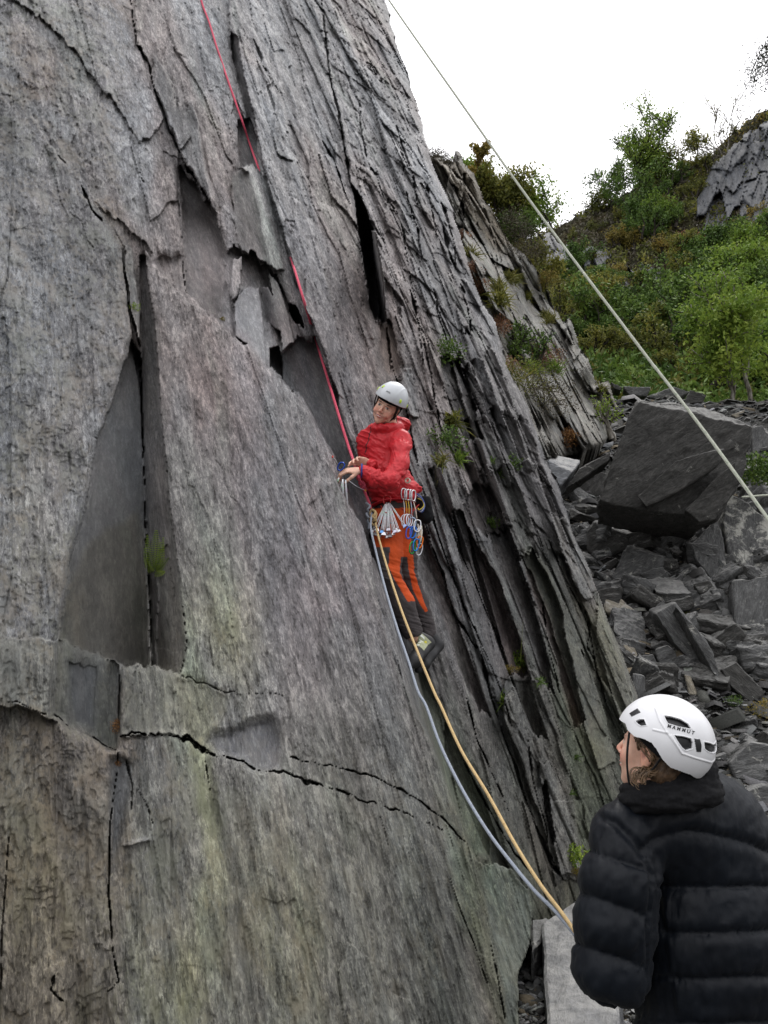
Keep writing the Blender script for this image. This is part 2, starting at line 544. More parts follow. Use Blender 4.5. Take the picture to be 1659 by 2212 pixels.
# --- broad shape: the wall right of the front slab steps back and turns away
E = (.30 + .75 * np.clip((GY - 900) / 1100, 0, 1.2)) * sst(GX - (700 + np.clip(GY - 900, 0, 1400) * .30), 0, 40)
H -= E * sst(GY, 600, 900)
H -= sst(GX, 860, 1350) * 1.5 * sst(GY, -200, 700) * np.clip((GX - 860) / 400, 0, 1.3)
H -= sst(GX - 760 - np.clip(GY, -200, 600) * .22, 0, 160) * .55 * (1 - sst(GY, 500, 900))
H += .18 * (fbm(A * .45, C * .16, 40, 3) - .5) * 2

# --- regional character
right = sst(U * 2300 + 300 - GX * 0, 820, 1050)         # follows the cleavage
rightx = sst(GX - .25 * np.clip(GY - 300, -500, 2000), 640, 840)
upper = 1 - sst(GY, 500, 800)
SH[:] = np.clip(.20 + .62 * rightx + .34 * upper * sst(GX, 250, 600), 0, 1)
left = 1 - sst(GX + .0 * GY, 210, 330)
LIC[:] = np.clip(.75 * left * (1 - sst(GY, 2000, 2300) * .4) + .35 * sst(GY, 1450, 1800) * (1 - rightx) + .10 + .35 * (1 - sst(GX, 300, 620)) * sst(GY, 1500, 1700), 0, 1)
FLK[:] = .5 + .4 * sst(GY, 1300, 1900)
ROUGH[:] = 1.0 + .2 * left
# stone colours: paler and cooler high up, brown-green and darker low down, purplish middle
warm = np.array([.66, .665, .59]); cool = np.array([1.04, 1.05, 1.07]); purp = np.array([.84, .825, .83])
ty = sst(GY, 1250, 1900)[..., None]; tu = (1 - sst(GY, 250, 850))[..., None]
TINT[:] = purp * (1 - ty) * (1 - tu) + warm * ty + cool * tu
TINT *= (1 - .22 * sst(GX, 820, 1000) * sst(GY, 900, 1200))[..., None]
n_g = sst(fbm(A * 1.3, C * .35, 61, 4), .50, .64)[..., None] * sst(GY, 900, 1500)[..., None]
TINT *= 1 - n_g * (1 - np.array([.92, 1.02, .90]))
n_r = sst(fbm(A * 1.7 + 9, C * .4, 62, 4), .54, .66)[..., None]
TINT *= 1 - n_r * (1 - np.array([1.05, .96, .92]))

# --- top: flakes, blocks, cracks, traced from the wall
facet([(-200, -300), (276, -300), (300, 100), (330, 200), (352, 262), (300, 300), (255, 240), (170, 120), (90, 40), (0, -20)], .06, add=True)
facet([(30, 60), (110, 110), (170, 200), (215, 290), (300, 420), (330, 540), (250, 470), (180, 400), (100, 300), (40, 200)], [(30, 60, .0), (330, 540, .10), (100, 300, -.04)], add=True)
facet([(-200, 200), (60, 230), (95, 300), (170, 360), (225, 470), (262, 540), (280, 700), (300, 830), (308, 930), (314, 1150), (324, 1400), (324, 1470), (-200, 1470)], .12, add=True, rough=.9, lic=.85, tint=(.80, .81, .83))
facet([(276, -300), (296, 94), (322, 140), (338, 208), (364, 276), (395, 338), (426, 395), (452, 437), (470, 470), (430, 300), (418, 228), (380, 215), (345, 120), (330, 0), (330, -300)], [(276, 0, .06), (330, 0, .05), (452, 437, .22), (364, 276, .16)], add=True)
facet([(330, 118), (372, 180), (384, 223), (412, 222), (424, 250), (442, 364), (454, 438), (440, 430), (395, 330), (358, 250), (338, 200)], [(330, 118, .10), (412, 222, .42), (454, 438, .40), (338, 200, .02)], add=True, tint=(.80, .80, .80), smo=.3)
facet([(390, 359), (411, 385), (458, 447), (489, 551), (484, 692), (440, 665), (406, 624), (395, 520)], -.06, add=True, smo=.8, rough=.35, sh=0, lic=0, flk=.3, tint=(.92, .86, .84))
facet([(345, 540), (400, 560), (407, 640), (370, 600), (330, 560)], -.03, add=True, smo=.5)
crack([(276, -40), (296, 94), (322, 140), (338, 208), (364, 276), (395, 338), (426, 395), (452, 437)], 7, .45)
crack([(125, 330), (142, 347)], 4, .2); crack([(176, 395), (196, 447), (224, 478)], 5, .3)
crack([(292, 350), (312, 395)], 3, .2); crack([(380, 430), (392, 500), (396, 590), (404, 630)], 2.5, .2)
# spikes in the middle
facet([(500, 60), (515, 78), (545, 120), (605, 200), (640, 330), (700, 560), (760, 840), (790, 1068), (700, 760), (640, 600), (575, 380), (548, 255), (520, 140), (498, 80)], .22, add=True)
facet([(497, 70), (512, 78), (522, 140), (552, 262), (535, 252), (525, 208), (500, 120)], [(497, 70, -.12), (512, 78, .2), (552, 262, .15), (525, 208, -.15)], tint=(.72, .72, .74), smo=.5, sh=0, warp=.5)
facet([(515, 255), (541, 255), (556, 300), (556, 360), (520, 362), (513, 300)], -.16, tint=(.8, .8, .8), smo=.6, sh=0, warp=.5)
facet([(520, 362), (546, 350), (577, 385), (593, 442), (608, 510), (616, 580), (600, 585), (588, 577), (566, 540), (560, 500), (555, 440), (548, 400), (535, 372)], [(520, 362, .50), (577, 385, .10), (616, 580, .12), (560, 500, .46)], tint=(1.08, 1.1, 1.1), rough=.7, sh=0, warp=.6)
facet([(499, 395), (507, 372), (520, 362), (538, 372), (548, 400), (558, 440), (566, 500), (590, 577), (515, 532), (504, 468)], [(499, 395, .10), (520, 362, .30), (548, 400, .50), (515, 532, .18), (588, 577, .44)], tint=(.82, .82, .80), smo=.7, rough=.4, sh=0, warp=.6)
facet([(484, 556), (504, 530), (520, 541), (551, 551), (562, 572), (577, 572), (600, 600), (624, 655), (645, 707), (668, 790), (700, 900), (640, 850), (560, 775), (500, 720), (484, 692)], [(484, 556, -.05), (645, 707, .02), (560, 775, .12)], smo=.5, rough=.6, sh=.3, tint=(1.05, 1.04, 1.05))
facet([(504, 560), (522, 555), (520, 612), (512, 640), (500, 655), (497, 600)], .22, smo=.2, rough=.8, sh=0, tint=(.9, .86, .84), warp=.4)
facet([(515, 640), (536, 618), (560, 625), (570, 700), (575, 790), (530, 740), (510, 725), (505, 660)], .20, smo=.9, rough=.2, sh=0, tint=(1.12, 1.12, 1.14), warp=.4)
facet([(565, 622), (580, 620), (600, 665), (606, 712), (575, 700), (568, 660)], [(565, 622, .0), (580, 620, .3), (606, 712, .25), (568, 690, -.05)], smo=.6, tint=(.66, .66, .68), sh=0, warp=.4)
facet([(580, 590), (600, 610), (625, 690), (640, 760), (612, 760), (603, 700), (590, 640)], .20, smo=.8, rough=.2, sh=0, tint=(1.1, 1.1, 1.1), warp=.4)
facet([(582, 752), (603, 750), (612, 790), (612, 822), (596, 806), (582, 792)], -.30, smo=.7, tint=(.8, .8, .8), sh=0, warp=.4)
facet([(624, 655), (640, 660), (655, 690), (656, 708), (640, 702), (627, 680)], -.5, tint=(.7, .7, .7), sh=0, warp=.6)
facet([(608, 760), (640, 735), (681, 730), (720, 850), (759, 990), (790, 1068), (812, 1200), (790, 1200), (760, 1090), (728, 980), (671, 886), (612, 818)], [(608, 760, -.10), (759, 990, -.22), (790, 1200, -.45)], smo=.85, rough=.3, sh=0, lic=.0, flk=.5, tint=(.84, .86, .88))

# long black fissure and the cave
facet([(733, 250), (744, 322), (759, 406), (775, 494), (790, 614), (801, 671), (832, 702), (860, 800), (905, 1010), (880, 800), (850, 620), (820, 500), (790, 380), (770, 300)], .07, add=True)
crack([(690, -200), (694, 0), (702, 78), (712, 166), (733, 250), (744, 322), (759, 406), (775, 470)], 5.5, .7)
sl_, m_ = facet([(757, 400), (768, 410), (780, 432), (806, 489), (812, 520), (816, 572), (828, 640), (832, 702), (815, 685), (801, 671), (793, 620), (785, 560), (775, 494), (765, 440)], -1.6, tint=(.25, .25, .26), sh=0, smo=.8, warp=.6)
facet([(802, 500), (812, 500), (830, 600), (836, 700), (822, 690), (812, 580)], [(802, 500, .0), (836, 700, -.2), (812, 580, -.6)], tint=(.7, .7, .72), smo=.7, sh=0, warp=.5)
facet([(822, 700), (845, 690), (866, 790), (862, 806), (835, 806), (822, 760)], -.22, smo=.85, rough=.3, sh=0, tint=(1.1, .92, .82), warp=.6)
facet([(870, 800), (889, 795), (896, 850), (905, 905), (880, 895), (866, 840)], .18, add=True, smo=.6, tint=(1.15, 1.15, 1.15), warp=.5)
crack([(697, 302), (723, 354), (744, 411), (757, 442)], 4.5, .45)
crack([(775, 213), (780, 291), (801, 364), (832, 426), (858, 458)], 4, .4)
crack([(545, 75), (578, 165), (604, 203)], 5, .4); crack([(790, 130), (808, 150), (826, 175)], 6, .35)
crack([(739, 83), (754, 110)], 5, .25)
crack([(857, 265), (872, 320), (880, 350), (897, 400), (904, 445)], 8, .5)
crack([(878, 418), (888, 465), (900, 500), (912, 560)], 7, .5)
crack([(955, 438), (965, 468), (980, 525), (984, 582), (970, 540), (957, 490)], 10, .55)
crack([(990, 612), (1005, 655), (1016, 690), (1014, 715), (1002, 720)], 8, .5)
crack([(796, 359), (814, 382), (832, 430)], 4.5, .4); crack([(800, 475), (815, 500), (832, 526)], 4, .35)
crack([(915, 395), (930, 430), (940, 500), (958, 545)], 4, .4)
crack([(860, 300), (876, 360), (870, 380)], 3, .3)
crack([(862, 460), (880, 560), (895, 640), (905, 720), (915, 800)], 5, .45)
crack([(885, 620), (905, 700), (925, 780), (935, 850), (950, 920)], 5, .45)
crack([(835, 705), (848, 790), (870, 870), (890, 950), (905, 1010)], 5, .5)
crack([(935, 620), (955, 700), (975, 760)], 4, .35)
crack([(836, 700), (845, 800)], 3, .4)

# dark recess of broken blocks right of the climber's head
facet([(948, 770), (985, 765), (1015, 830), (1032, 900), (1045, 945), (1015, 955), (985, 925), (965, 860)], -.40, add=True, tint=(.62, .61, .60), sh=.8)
for k, (bx0, by0, bw, bl, bd) in enumerate([(985, 770, 16, 120, -.05), (1003, 790, 15, 130, .0), (1022, 775, 22, 150, .12), (1050, 760, 20, 165, .1), (1006, 905, 18, 120, .02), (1030, 900, 26, 150, .12), (1062, 880, 22, 150, .05), (960, 900, 20, 110, .05), (1088, 890, 20, 130, .1), (1118, 905, 24, 150, .05), (930, 1010, 22, 200, .05), (1040, 1010, 26, 130, .16), (1078, 1005, 30, 150, .12), (1120, 1000, 34, 200, .2), (1160, 1010, 26, 170, .10), (1000, 985, 22, 120, .04)]):
    s_ = .33
    facet([(bx0 - 4, by0 + 6), (bx0 + bw * .5, by0 - 8), (bx0 + bw, by0 + 4), (bx0 + bw + bl * s_, by0 + bl), (bx0 + bl * s_ - 2, by0 + bl * .93)],
          [(bx0, by0, -.2 + bd), (bx0 + bw, by0, .12 + bd), (bx0 + bl * s_, by0 + bl, -.2 + bd)], add=True, smo=.3, warp=.5, tint=None)
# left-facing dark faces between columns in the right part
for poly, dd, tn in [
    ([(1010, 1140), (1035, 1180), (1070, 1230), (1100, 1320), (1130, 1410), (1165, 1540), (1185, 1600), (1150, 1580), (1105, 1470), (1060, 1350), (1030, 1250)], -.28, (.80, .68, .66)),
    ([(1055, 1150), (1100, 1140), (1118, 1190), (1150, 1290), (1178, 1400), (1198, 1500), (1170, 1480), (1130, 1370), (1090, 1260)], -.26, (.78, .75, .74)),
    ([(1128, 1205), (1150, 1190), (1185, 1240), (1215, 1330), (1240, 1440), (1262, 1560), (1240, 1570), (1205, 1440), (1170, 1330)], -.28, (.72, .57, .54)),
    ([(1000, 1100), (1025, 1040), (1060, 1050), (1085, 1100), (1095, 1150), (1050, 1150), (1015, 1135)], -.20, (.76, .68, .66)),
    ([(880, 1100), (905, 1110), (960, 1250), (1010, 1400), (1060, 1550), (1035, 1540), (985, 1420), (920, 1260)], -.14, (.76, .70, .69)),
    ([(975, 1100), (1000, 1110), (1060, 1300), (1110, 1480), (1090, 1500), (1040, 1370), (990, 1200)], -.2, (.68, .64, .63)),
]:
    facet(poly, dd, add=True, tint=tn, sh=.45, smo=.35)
# greenish long slabs on the right edge
facet([(1128, 1200), (1148, 1186), (1175, 1210), (1225, 1310), (1270, 1430), (1300, 1530), (1330, 1640), (1290, 1660), (1250, 1540), (1215, 1430), (1190, 1340), (1172, 1300), (1150, 1240)], .14, add=True, smo=.55, rough=.6, sh=.3, lic=.35, tint=(.84, .86, .74))
facet([(1190, 1110), (1228, 1130), (1260, 1190), (1290, 1280), (1270, 1300), (1235, 1260), (1210, 1190)], .16, add=True, lic=.3, tint=(1.05, 1.04, 1.0))
facet([(1290, 1260), (1312, 1345), (1345, 1410), (1385, 1520), (1385, 1640), (1350, 1600), (1320, 1500), (1290, 1380)], .12, add=True, tint=(.86, .88, .78), lic=.4)
crack([(1180, 1150), (1215, 1240), (1250, 1310), (1275, 1370), (1290, 1450), (1310, 1520)], 5, .4)
crack([(1262, 1320), (1275, 1360), (1268, 1400), (1285, 1430)], 6, .4)
crack([(1172, 1300), (1185, 1400), (1210, 1500)], 4, .35)
# brown blocks with a mossy top
facet([(1085, 1470), (1105, 1452), (1150, 1452), (1180, 1480), (1200, 1540), (1225, 1640), (1245, 1780), (1262, 1900), (1200, 1900), (1165, 1760), (1120, 1620), (1088, 1540)], [(1085, 1470, .30), (1150, 1452, .38), (1200, 1900, .02)], add=True, tint=(.74, .72, .66), rough=1.4)
facet([(1165, 1650), (1190, 1640), (1215, 1700), (1240, 1800), (1262, 1880), (1210, 1890), (1185, 1790)], .14, add=True, tint=(.86, .85, .80))
facet([(1170, 1700), (1180, 1690), (1200, 1800), (1192, 1830)], -.35, add=True, tint=(.6, .6, .6))
# dark long cracks under the climber's foot
crack([(905, 1030), (955, 1180), (1000, 1300), (1060, 1440), (1110, 1570)], 5, .5)
crack([(830, 830), (870, 960), (905, 1090), (950, 1220), (985, 1330), (1035, 1400)], 5.5, .55)
crack([(1035, 1400), (1060, 1500), (1110, 1640), (1150, 1760), (1190, 1860), (1215, 1900)], 6, .5)
crack([(1000, 1640), (1050, 1740), (1110, 1840), (1150, 1900)], 7, .5)
crack([(1005, 1500), (1030, 1600), (1075, 1700), (1100, 1760)], 4, .4)
crack([(960, 1080), (1000, 1200), (1050, 1330), (1090, 1400)], 4, .4)
crack([(1140, 1600), (1155, 1700), (1180, 1790), (1180, 1830), (1200, 1870)], 4, .4)
facet([(960, 1560), (985, 1600), (1040, 1720), (1090, 1850), (1115, 1925), (1145, 1990), (1150, 2060), (1120, 2000), (1060, 1860), (1000, 1720), (960, 1620)], -.12, add=True, smo=.6, tint=(.66, .67, .61))
facet([(900, 1440), (925, 1470), (985, 1600), (1055, 1790), (1060, 1850), (1025, 1840), (960, 1680), (910, 1540)], -.05, add=True, smo=.55, tint=(.72, .75, .64))

# --- the front slab
S1 = [(310, 546), (345, 580), (380, 622), (402, 636), (450, 690), (505, 722), (560, 772), (612, 820), (650, 868), (688, 925), (712, 985), (742, 1075), (757, 1105), (780, 1130), (800, 1190), (815, 1290), (835, 1370), (862, 1440), (885, 1500), (925, 1590), (965, 1690), (1010, 1825), (1042, 1868), (1060, 1990), (1100, 2150), (1120, 2260), (1130, 2500), (-200, 2500), (-200, 1349), (125, 1380), (260, 1432), (385, 1458), (402, 1400), (385, 1250), (365, 1100), (350, 900), (335, 730), (318, 600)]
facet(S1, [(330, 560, .20), (800, 1400, .24), (300, 2200, .14)], add=False, rough=.85, sh=.10)
H += .05 * (fbm(A * 1.1, C * .25, 44, 3) - .5) * 2
m1 = (GY > 1450) & (GX < 500)
# rounded right edge of the slab, greener block below it
facet([(1042, 1868), (1109, 1880), (1141, 1923), (1151, 1980), (1141, 2038), (1116, 2102), (1122, 2260), (1130, 2500), (1105, 2500), (1090, 2150), (1055, 1990)], .02, smo=.4, rough=.7, sh=.1, tint=(.62, .68, .58))
# dark corner left of the slab
facet([(268, 530), (283, 536), (300, 660), (303, 745), (290, 700), (275, 640)], .10, smo=.4, tint=(.85, .85, .85), sh=0)
facet([(300, 546), (312, 552), (326, 640), (338, 728), (350, 900), (366, 1100), (386, 1250), (402, 1400), (385, 1460), (328, 1458), (315, 1146), (307, 930), (305, 728)], [(305, 728, -.18), (338, 728, .18), (316, 1300, -.20), (392, 1300, .16)], smo=.6, rough=.5, sh=.1, lic=.15, tint=(.66, .64, .63), warp=.7)
facet([(343, 1200), (358, 1180), (372, 1300), (374, 1455), (335, 1458)], -.02, add=True, tint=(.78, .74, .70), smo=.7)
# smooth dark grey recess
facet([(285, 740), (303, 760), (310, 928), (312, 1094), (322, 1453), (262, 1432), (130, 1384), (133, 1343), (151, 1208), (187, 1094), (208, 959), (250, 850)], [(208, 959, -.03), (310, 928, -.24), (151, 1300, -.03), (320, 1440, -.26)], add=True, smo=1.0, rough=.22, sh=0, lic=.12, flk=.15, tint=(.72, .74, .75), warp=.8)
sl_, m_ = facet([(180, 1180), (300, 1100), (318, 1200), (322, 1453), (262, 1432), (130, 1384), (140, 1300)], 0., add=True, tint=(.68, .67, .60), warp=1.2)
crack([(270, 582), (281, 670), (303, 745), (308, 830)], 4.5, .4)
crack([(303, 745), (309, 928), (312, 1094), (325, 1354), (327, 1458)], 4.2, .5, taper=False, warp=.5)
crack([(257, 1455), (255, 1590), (252, 1668), (237, 1772), (234, 1928), (244, 2058), (258, 2130)], 4.0, .35, taper=False)
# ledge blocks at the foot of the recess
facet([(-200, 1349), (125, 1382), (128, 1560), (78, 1533), (-200, 1500)], .20, rough=1.0, lic=.8, tint=(.70, .70, .65))
facet([(128, 1382), (200, 1405), (255, 1434), (252, 1624), (208, 1595), (151, 1569), (120, 1543)], .13, smo=.75, rough=.4, lic=.35, tint=(.62, .64, .59))
facet([(150, 1430), (208, 1440), (205, 1570), (165, 1560), (155, 1500)], .131, smo=1.0, rough=.15, lic=.0, tint=(.50, .53, .55))
facet([(262, 1436), (335, 1440), (385, 1460), (432, 1470), (499, 1496), (450, 1626), (400, 1593), (322, 1582), (258, 1597)], .20, rough=.9, smo=.35, lic=.45, tint=(.72, .72, .64))
facet([(440, 1600), (530, 1560), (590, 1560), (612, 1640), (600, 1668), (560, 1655), (520, 1640), (470, 1638)], -.002, add=True, smo=.7, tint=(.80, .80, .82), warp=1.6)
crack([(0, 1507), (78, 1533), (120, 1543), (151, 1569)], 3.5, .12); crack([(200, 1590), (215, 1600), (250, 1624)], 3.5, .12)
crack([(255, 1597), (286, 1583), (322, 1582), (364, 1593), (400, 1593), (432, 1611), (452, 1626)], 6.0, .40, jag=.8)
crack([(385, 1592), (410, 1606), (440, 1622), (456, 1634)], 8, .30, jag=.9)
crack([(452, 1628), (468, 1639), (500, 1641), (520, 1642), (551, 1660), (624, 1673), (692, 1694), (749, 1715), (790, 1730), (863, 1748)], 4.6, .25, taper=False, warp=.6)
crack([(480, 1640), (505, 1641), (528, 1643)], 7, .3); crack([(650, 1684), (668, 1690), (690, 1694)], 7, .2)
crack([(863, 1744), (900, 1765), (940, 1785), (955, 1796)], 3.0, .15)
crack([(619, 1632), (650, 1642), (728, 1658), (796, 1673), (863, 1702), (911, 1734), (956, 1772), (1010, 1826)], 4.4, .30, warp=.6)
crack([(385, 1460), (432, 1470), (499, 1494), (619, 1507)], 2.6, .10)
crack([(440, 1640), (450, 1690), (455, 1725)], 3, .15); crack([(270, 1640), (285, 1700), (282, 1760)], 5, .12)
crack([(292, 1700), (318, 1740), (330, 1775)], 4, .1)
crack([(255, 2126), (230, 2140)], 3, .1); crack([(120, 2100), (110, 2140), (140, 2160)], 7, .12)
crack([(20, 1800), (5, 2000), (0, 2150)], 4, .14)
facet([(262, 1828), (322, 1806), (325, 1812), (300, 1822), (268, 1832)], .03, add=True, tint=(1.0, 1.0, 1.0), warp=.4)
facet([(240, 1640), (290, 1650), (262, 1800), (240, 1900), (236, 1780)], -.004, add=True, smo=.6, lic=.1, tint=(.60, .62, .63))
crack([(1060, 2150), (1030, 2060), (1000, 1980), (970, 1900)], 3, .12); crack([(1090, 2212), (1075, 2120), (1060, 2040)], 3.4, .14)
crack([(820, 1760), (840, 1830)], 2, .06)

# --- mesoscopic relief: broken sheets and shards elongated along the cleavage
wa = A + .05 * (fbm(A * 4, C * .7, 21, 3) - .5); wc = C + .5 * (fbm(A * 3, C * .8, 22, 3) - .5)
rel = 0
xj = np.floor(C / .42 + 1.2 * fbm(A * 1.5, C * .3, 97, 2) + .8 * A) 
for (w_, l_, amp, tl, sd_) in ((.52, 2.0, .10, .30, 101), (.21, .85, .060, .30, 202), (.085, .34, .024, .25, 303)):
    cid, cid2, f1, f2, dx, dy = voro(wa / w_, wc / l_, sd_)
    rel = rel + amp * (cid - .5) * 2 + dx * (cid2 - .5) * 2 * tl * amp * 2 + dy * (hsh(np.floor(cid * 999), np.floor(cid2 * 999), 3) - .4) * amp * .8
    rel = rel - .45 * amp * (1 - sst(f2 - f1, 0, .07)) * (cid2 > .35)
H += rel * SH
def soft(a, n=3, axis=(0, 1)):
    for ax in axis:
        acc = 0
        for k in range(-n, n + 1): acc = acc + np.roll(a, k, ax)
        a = acc / (2 * n + 1)
    return a
def stain(cx, cy, rx, ry, col, k=1.0, seed=0, lic=0.0):
    w = np.exp(-(((GX - cx) / rx) ** 2 + ((GY - cy) / ry) ** 2)) * sst(fbm(A * 3.2 + seed, C * .8, 500 + seed, 5, .6), .40, .58) * k
    TINT[:] = TINT * (1 - w[..., None] * (1 - np.array(col)))
    LIC[:] = np.clip(LIC + lic * w, 0, 1)
stain(430, 1800, 110, 420, (1.22, 1.24, .98), 1, 1, .5); stain(490, 1390, 70, 130, (1.28, 1.30, 1.02), 1, 2, .6); stain(90, 1900, 120, 330, (1.05, 1.02, .90), 1, 3, .3)
stain(620, 2050, 120, 260, (1.10, 1.06, .92), 1, 4, .3); stain(560, 800, 200, 300, (1.06, .96, .95), 1, 5); stain(700, 1250, 120, 300, (1.04, .95, .96), 1, 6)
stain(1010, 1900, 80, 260, (.92, 1.05, .93), 1, 7, .2); stain(60, 1150, 120, 260, (1.06, 1.03, .94), 1, 8, .3); stain(240, 900, 90, 300, (1.02, .98, .94), 1, 9)
stain(860, 1900, 90, 260, (.84, .80, .80), 1, 10); stain(300, 250, 200, 220, (1.07, 1.07, 1.08), 1, 11); stain(80, 150, 160, 200, (.78, .77, .76), 1, 12); stain(190, 1950, 60, 300, (.66, .67, .69), 1, 13)
stain(1270, 1500, 60, 200, (1.10, 1.08, .82), 1, 14, .2); stain(350, 2130, 120, 120, (1.15, 1.12, .9), 1, 15, .3)
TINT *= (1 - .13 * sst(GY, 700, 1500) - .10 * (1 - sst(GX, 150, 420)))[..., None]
SMO = soft(SMO, 5); LIC = soft(LIC, 6); TINT = soft(soft(TINT, 3), 2)
pit = sst(fbm(A * 17, C * 2.6, 91, 3), .60, .68) * sst(fbm(A * 2, C * .8, 92, 3), .42, .60)
H -= pit * .020 * (1 - SMO) * np.clip(.35 + upper + rightx, 0, 1)
def terrace(v, k, sharp=7):
    q = v * k; fl = np.floor(q); fr = q - fl
    return (fl + np.clip((fr - .5) * sharp + .5, 0, 1) * .8 + fr * .2) / k
rel_j = (hsh(xj, np.floor(A / .35 + .4 * fbm(C * 2, A, 98, 2)), 7) - .5) * .09
H += rel_j * SH * sst(rightx, .3, 1)
st = (np.floor(wc / .55 + 3 * fbm(A * 2.2, C * .3, 95, 2)) % 2) * sst(fbm(A * 5, C * .6, 96, 3), .44, .56)
H -= st * .045 * SH * sst(rightx, .3, 1)
cal = 1 - .8 * SMO
t1 = terrace(fbm(A * 2.4, C * .55, 11, 6, .58), 22)
t2 = terrace(fbm(A * 9, C * 1.3, 12, 4, .55), 9)
t3 = terrace(fbm(A * 2.6, C * 1.7, 13, 6, .6), 16)
H += (t1 * .30 + t2 * .10) * ROUGH * cal * .72
H += (fbm(A * 30, C * 5, 14, 3) - .5) * .018 * ROUGH * cal
H += (t3 - .5) * .11 * left * cal + (fbm(A * 16, C * 6, 15, 5, .6) - .5) * .022 * left * cal * ROUGH

# --- outline of the cliff against sky and scree
SIL = [(-400, -600), (760, -600), (790, -230), (835, 0), (862, 100), (893, 205), (915, 280), (931, 335), (936, 362), (954, 398), (972, 434), (978, 452), (987, 481), (998, 510), (1005, 540), (1027, 618), (1045, 660), (1073, 700), (1088, 760), (1098, 800), (1112, 830), (1124, 846), (1142, 877), (1158, 924), (1178, 996), (1190, 1020), (1203, 1038), (1221, 1099), (1235, 1132), (1257, 1182), (1278, 1229), (1300, 1301), (1314, 1348), (1343, 1409), (1365, 1463), (1379, 1506), (1400, 1600), (1425, 1720), (1440, 1850), (1440, 2600), (-400, 2600)]
OX = GX + 7 * (fbm(A * 5, C * 1.0, 71, 3) - .5) + 6 * (fbm(A * 18, C * 2, 72, 2) - .5)
OY = GY + 34 * (fbm(A * 7, C * 1.2, 73, 3) - .5)
inside = inpoly(OX, OY, SIL)
ed, _ = polydist(GX, GY, SIL[2:38])
H -= .25 * (1 - sst(ed, 0, 16)) ** 2
S2 = (YD - H * D[..., 1]) / D[..., 1]
PV = D * S2[..., None] + np.array([0, 0, CAMZ])

nu, nv = GX.shape
F = sheet_faces(nu, nv)
ins = inside.ravel()
keep = ins[F].all(axis=1)
F = F[keep][:, ::-1]
# solid flank behind the outline so that the cliff has depth from the side
ed_pairs = {}
e = np.concatenate([F[:, [0, 1]], F[:, [1, 2]], F[:, [2, 3]], F[:, [3, 0]]])
key = np.sort(e, 1); kk = key[:, 0].astype(np.int64) * (nu * nv) + key[:, 1]
uq, idx, cnt = np.unique(kk, return_index=True, return_counts=True)
be = e[idx[cnt == 1]]
be = be[(GX.ravel()[be] > 740).all(axis=1) & (GY.ravel()[be] < 2440).all(axis=1)]
V = PV.reshape(-1, 3)
dirs = D.reshape(-1, 3)[np.unique(be)].copy(); dirs[:, 2] = 0; dirs[:, 0] -= .22; dirs /= np.linalg.norm(dirs, axis=1)[:, None]
nb = len(V)
bv = np.unique(be); remap = {int(b): i for i, b in enumerate(bv)}
LV = 8
rings = []
for k in range(1, LV + 1):
    off = dirs * (.12 * k ** 1.6)
    q = V[bv] + off + (np.stack([vn3(V[bv] * 2.3 + k, 7), vn3(V[bv] * 2.3 + k, 8), vn3(V[bv] * 2.3 + k, 9)], -1) - .5) * .12 * k ** .8
    rings.append(q)
sf = []
b0 = np.array([remap[int(b)] for b in be[:, 0]]); b1 = np.array([remap[int(b)] for b in be[:, 1]])
prev0, prev1 = be[:, 0], be[:, 1]
for k in range(LV):
    n0 = nb + k * len(bv) + b0; n1 = nb + k * len(bv) + b1
    sf.append(np.stack([prev1, prev0, n0, n1], -1)); prev0, prev1 = n0, n1
Vall = np.concatenate([V] + rings)
Fall = np.concatenate([F] + sf)
def ext(a): return np.concatenate([a.reshape(-1, a.shape[-1])] + [a.reshape(-1, a.shape[-1])[bv]] * LV)
RC = np.stack([A, C, (PV - P0) @ NX], -1)
rcA = ext(RC); rcA[nb:, 2] += np.repeat(np.arange(1, LV + 1), len(bv)) * .25
used = np.zeros(len(Vall), bool); used[Fall.ravel()] = True
newi = np.cumsum(used) - 1
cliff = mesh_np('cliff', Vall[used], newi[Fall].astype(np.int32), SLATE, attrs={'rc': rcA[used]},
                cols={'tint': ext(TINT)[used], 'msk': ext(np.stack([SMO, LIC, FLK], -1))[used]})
tag(cliff, 'steep grey slate quarry cliff with long cracks filling the left of the view', 'cliff', kind='structure')

def cliff_point(x, y, out=0.0):
    """a point on the built cliff where the line of sight (x, y) meets it, pushed out towards the viewer"""
    i = int(round((x - gx[0]) / STEP)); j = int(round((y - gy[0]) / STEP))
    p = PV[i, j]
    d = D[i, j] / np.linalg.norm(D[i, j])
    return Vector(p - d * out)
# ------------------------------------------------------------------ ground: scree, middle ridge, hillside
SLATE_FAR = slate_material('slate_far', dark=(.035, .035, .038), mid=(.055, .057, .063), light=(.13, .13, .135), fine=.45, bump=1.2)
SLATE_RIDGE = slate_material('slate_ridge', dark=(.06, .057, .054), mid=(.150, .150, .146), light=(.35, .345, .33), fine=.42, bump=1.3)

def terrain_z(x, y):
    """height of the quarry floor: flat by the wall, then a scree slope rising away"""
    x = np.asarray(x, float); y = np.asarray(y, float)
    r = y + .10 * x - 6.4
    z = .86 * np.where(r < 0, 0, np.where(r < 3.5, r * r / 7.0, r - 1.75))
    z = np.where(z > 7.2, 7.2 + 1.3 * np.tanh((z - 7.2) / 1.3), z)
    z = z + .18 * (fbm(x * .5 + 40, y * .5 + 40, 301, 4) - .5) * np.clip((y - 4) / 2, .2, 1) * 2
    z = z - .35 * sst(y - 0, 3.5, 1.0)
    return z

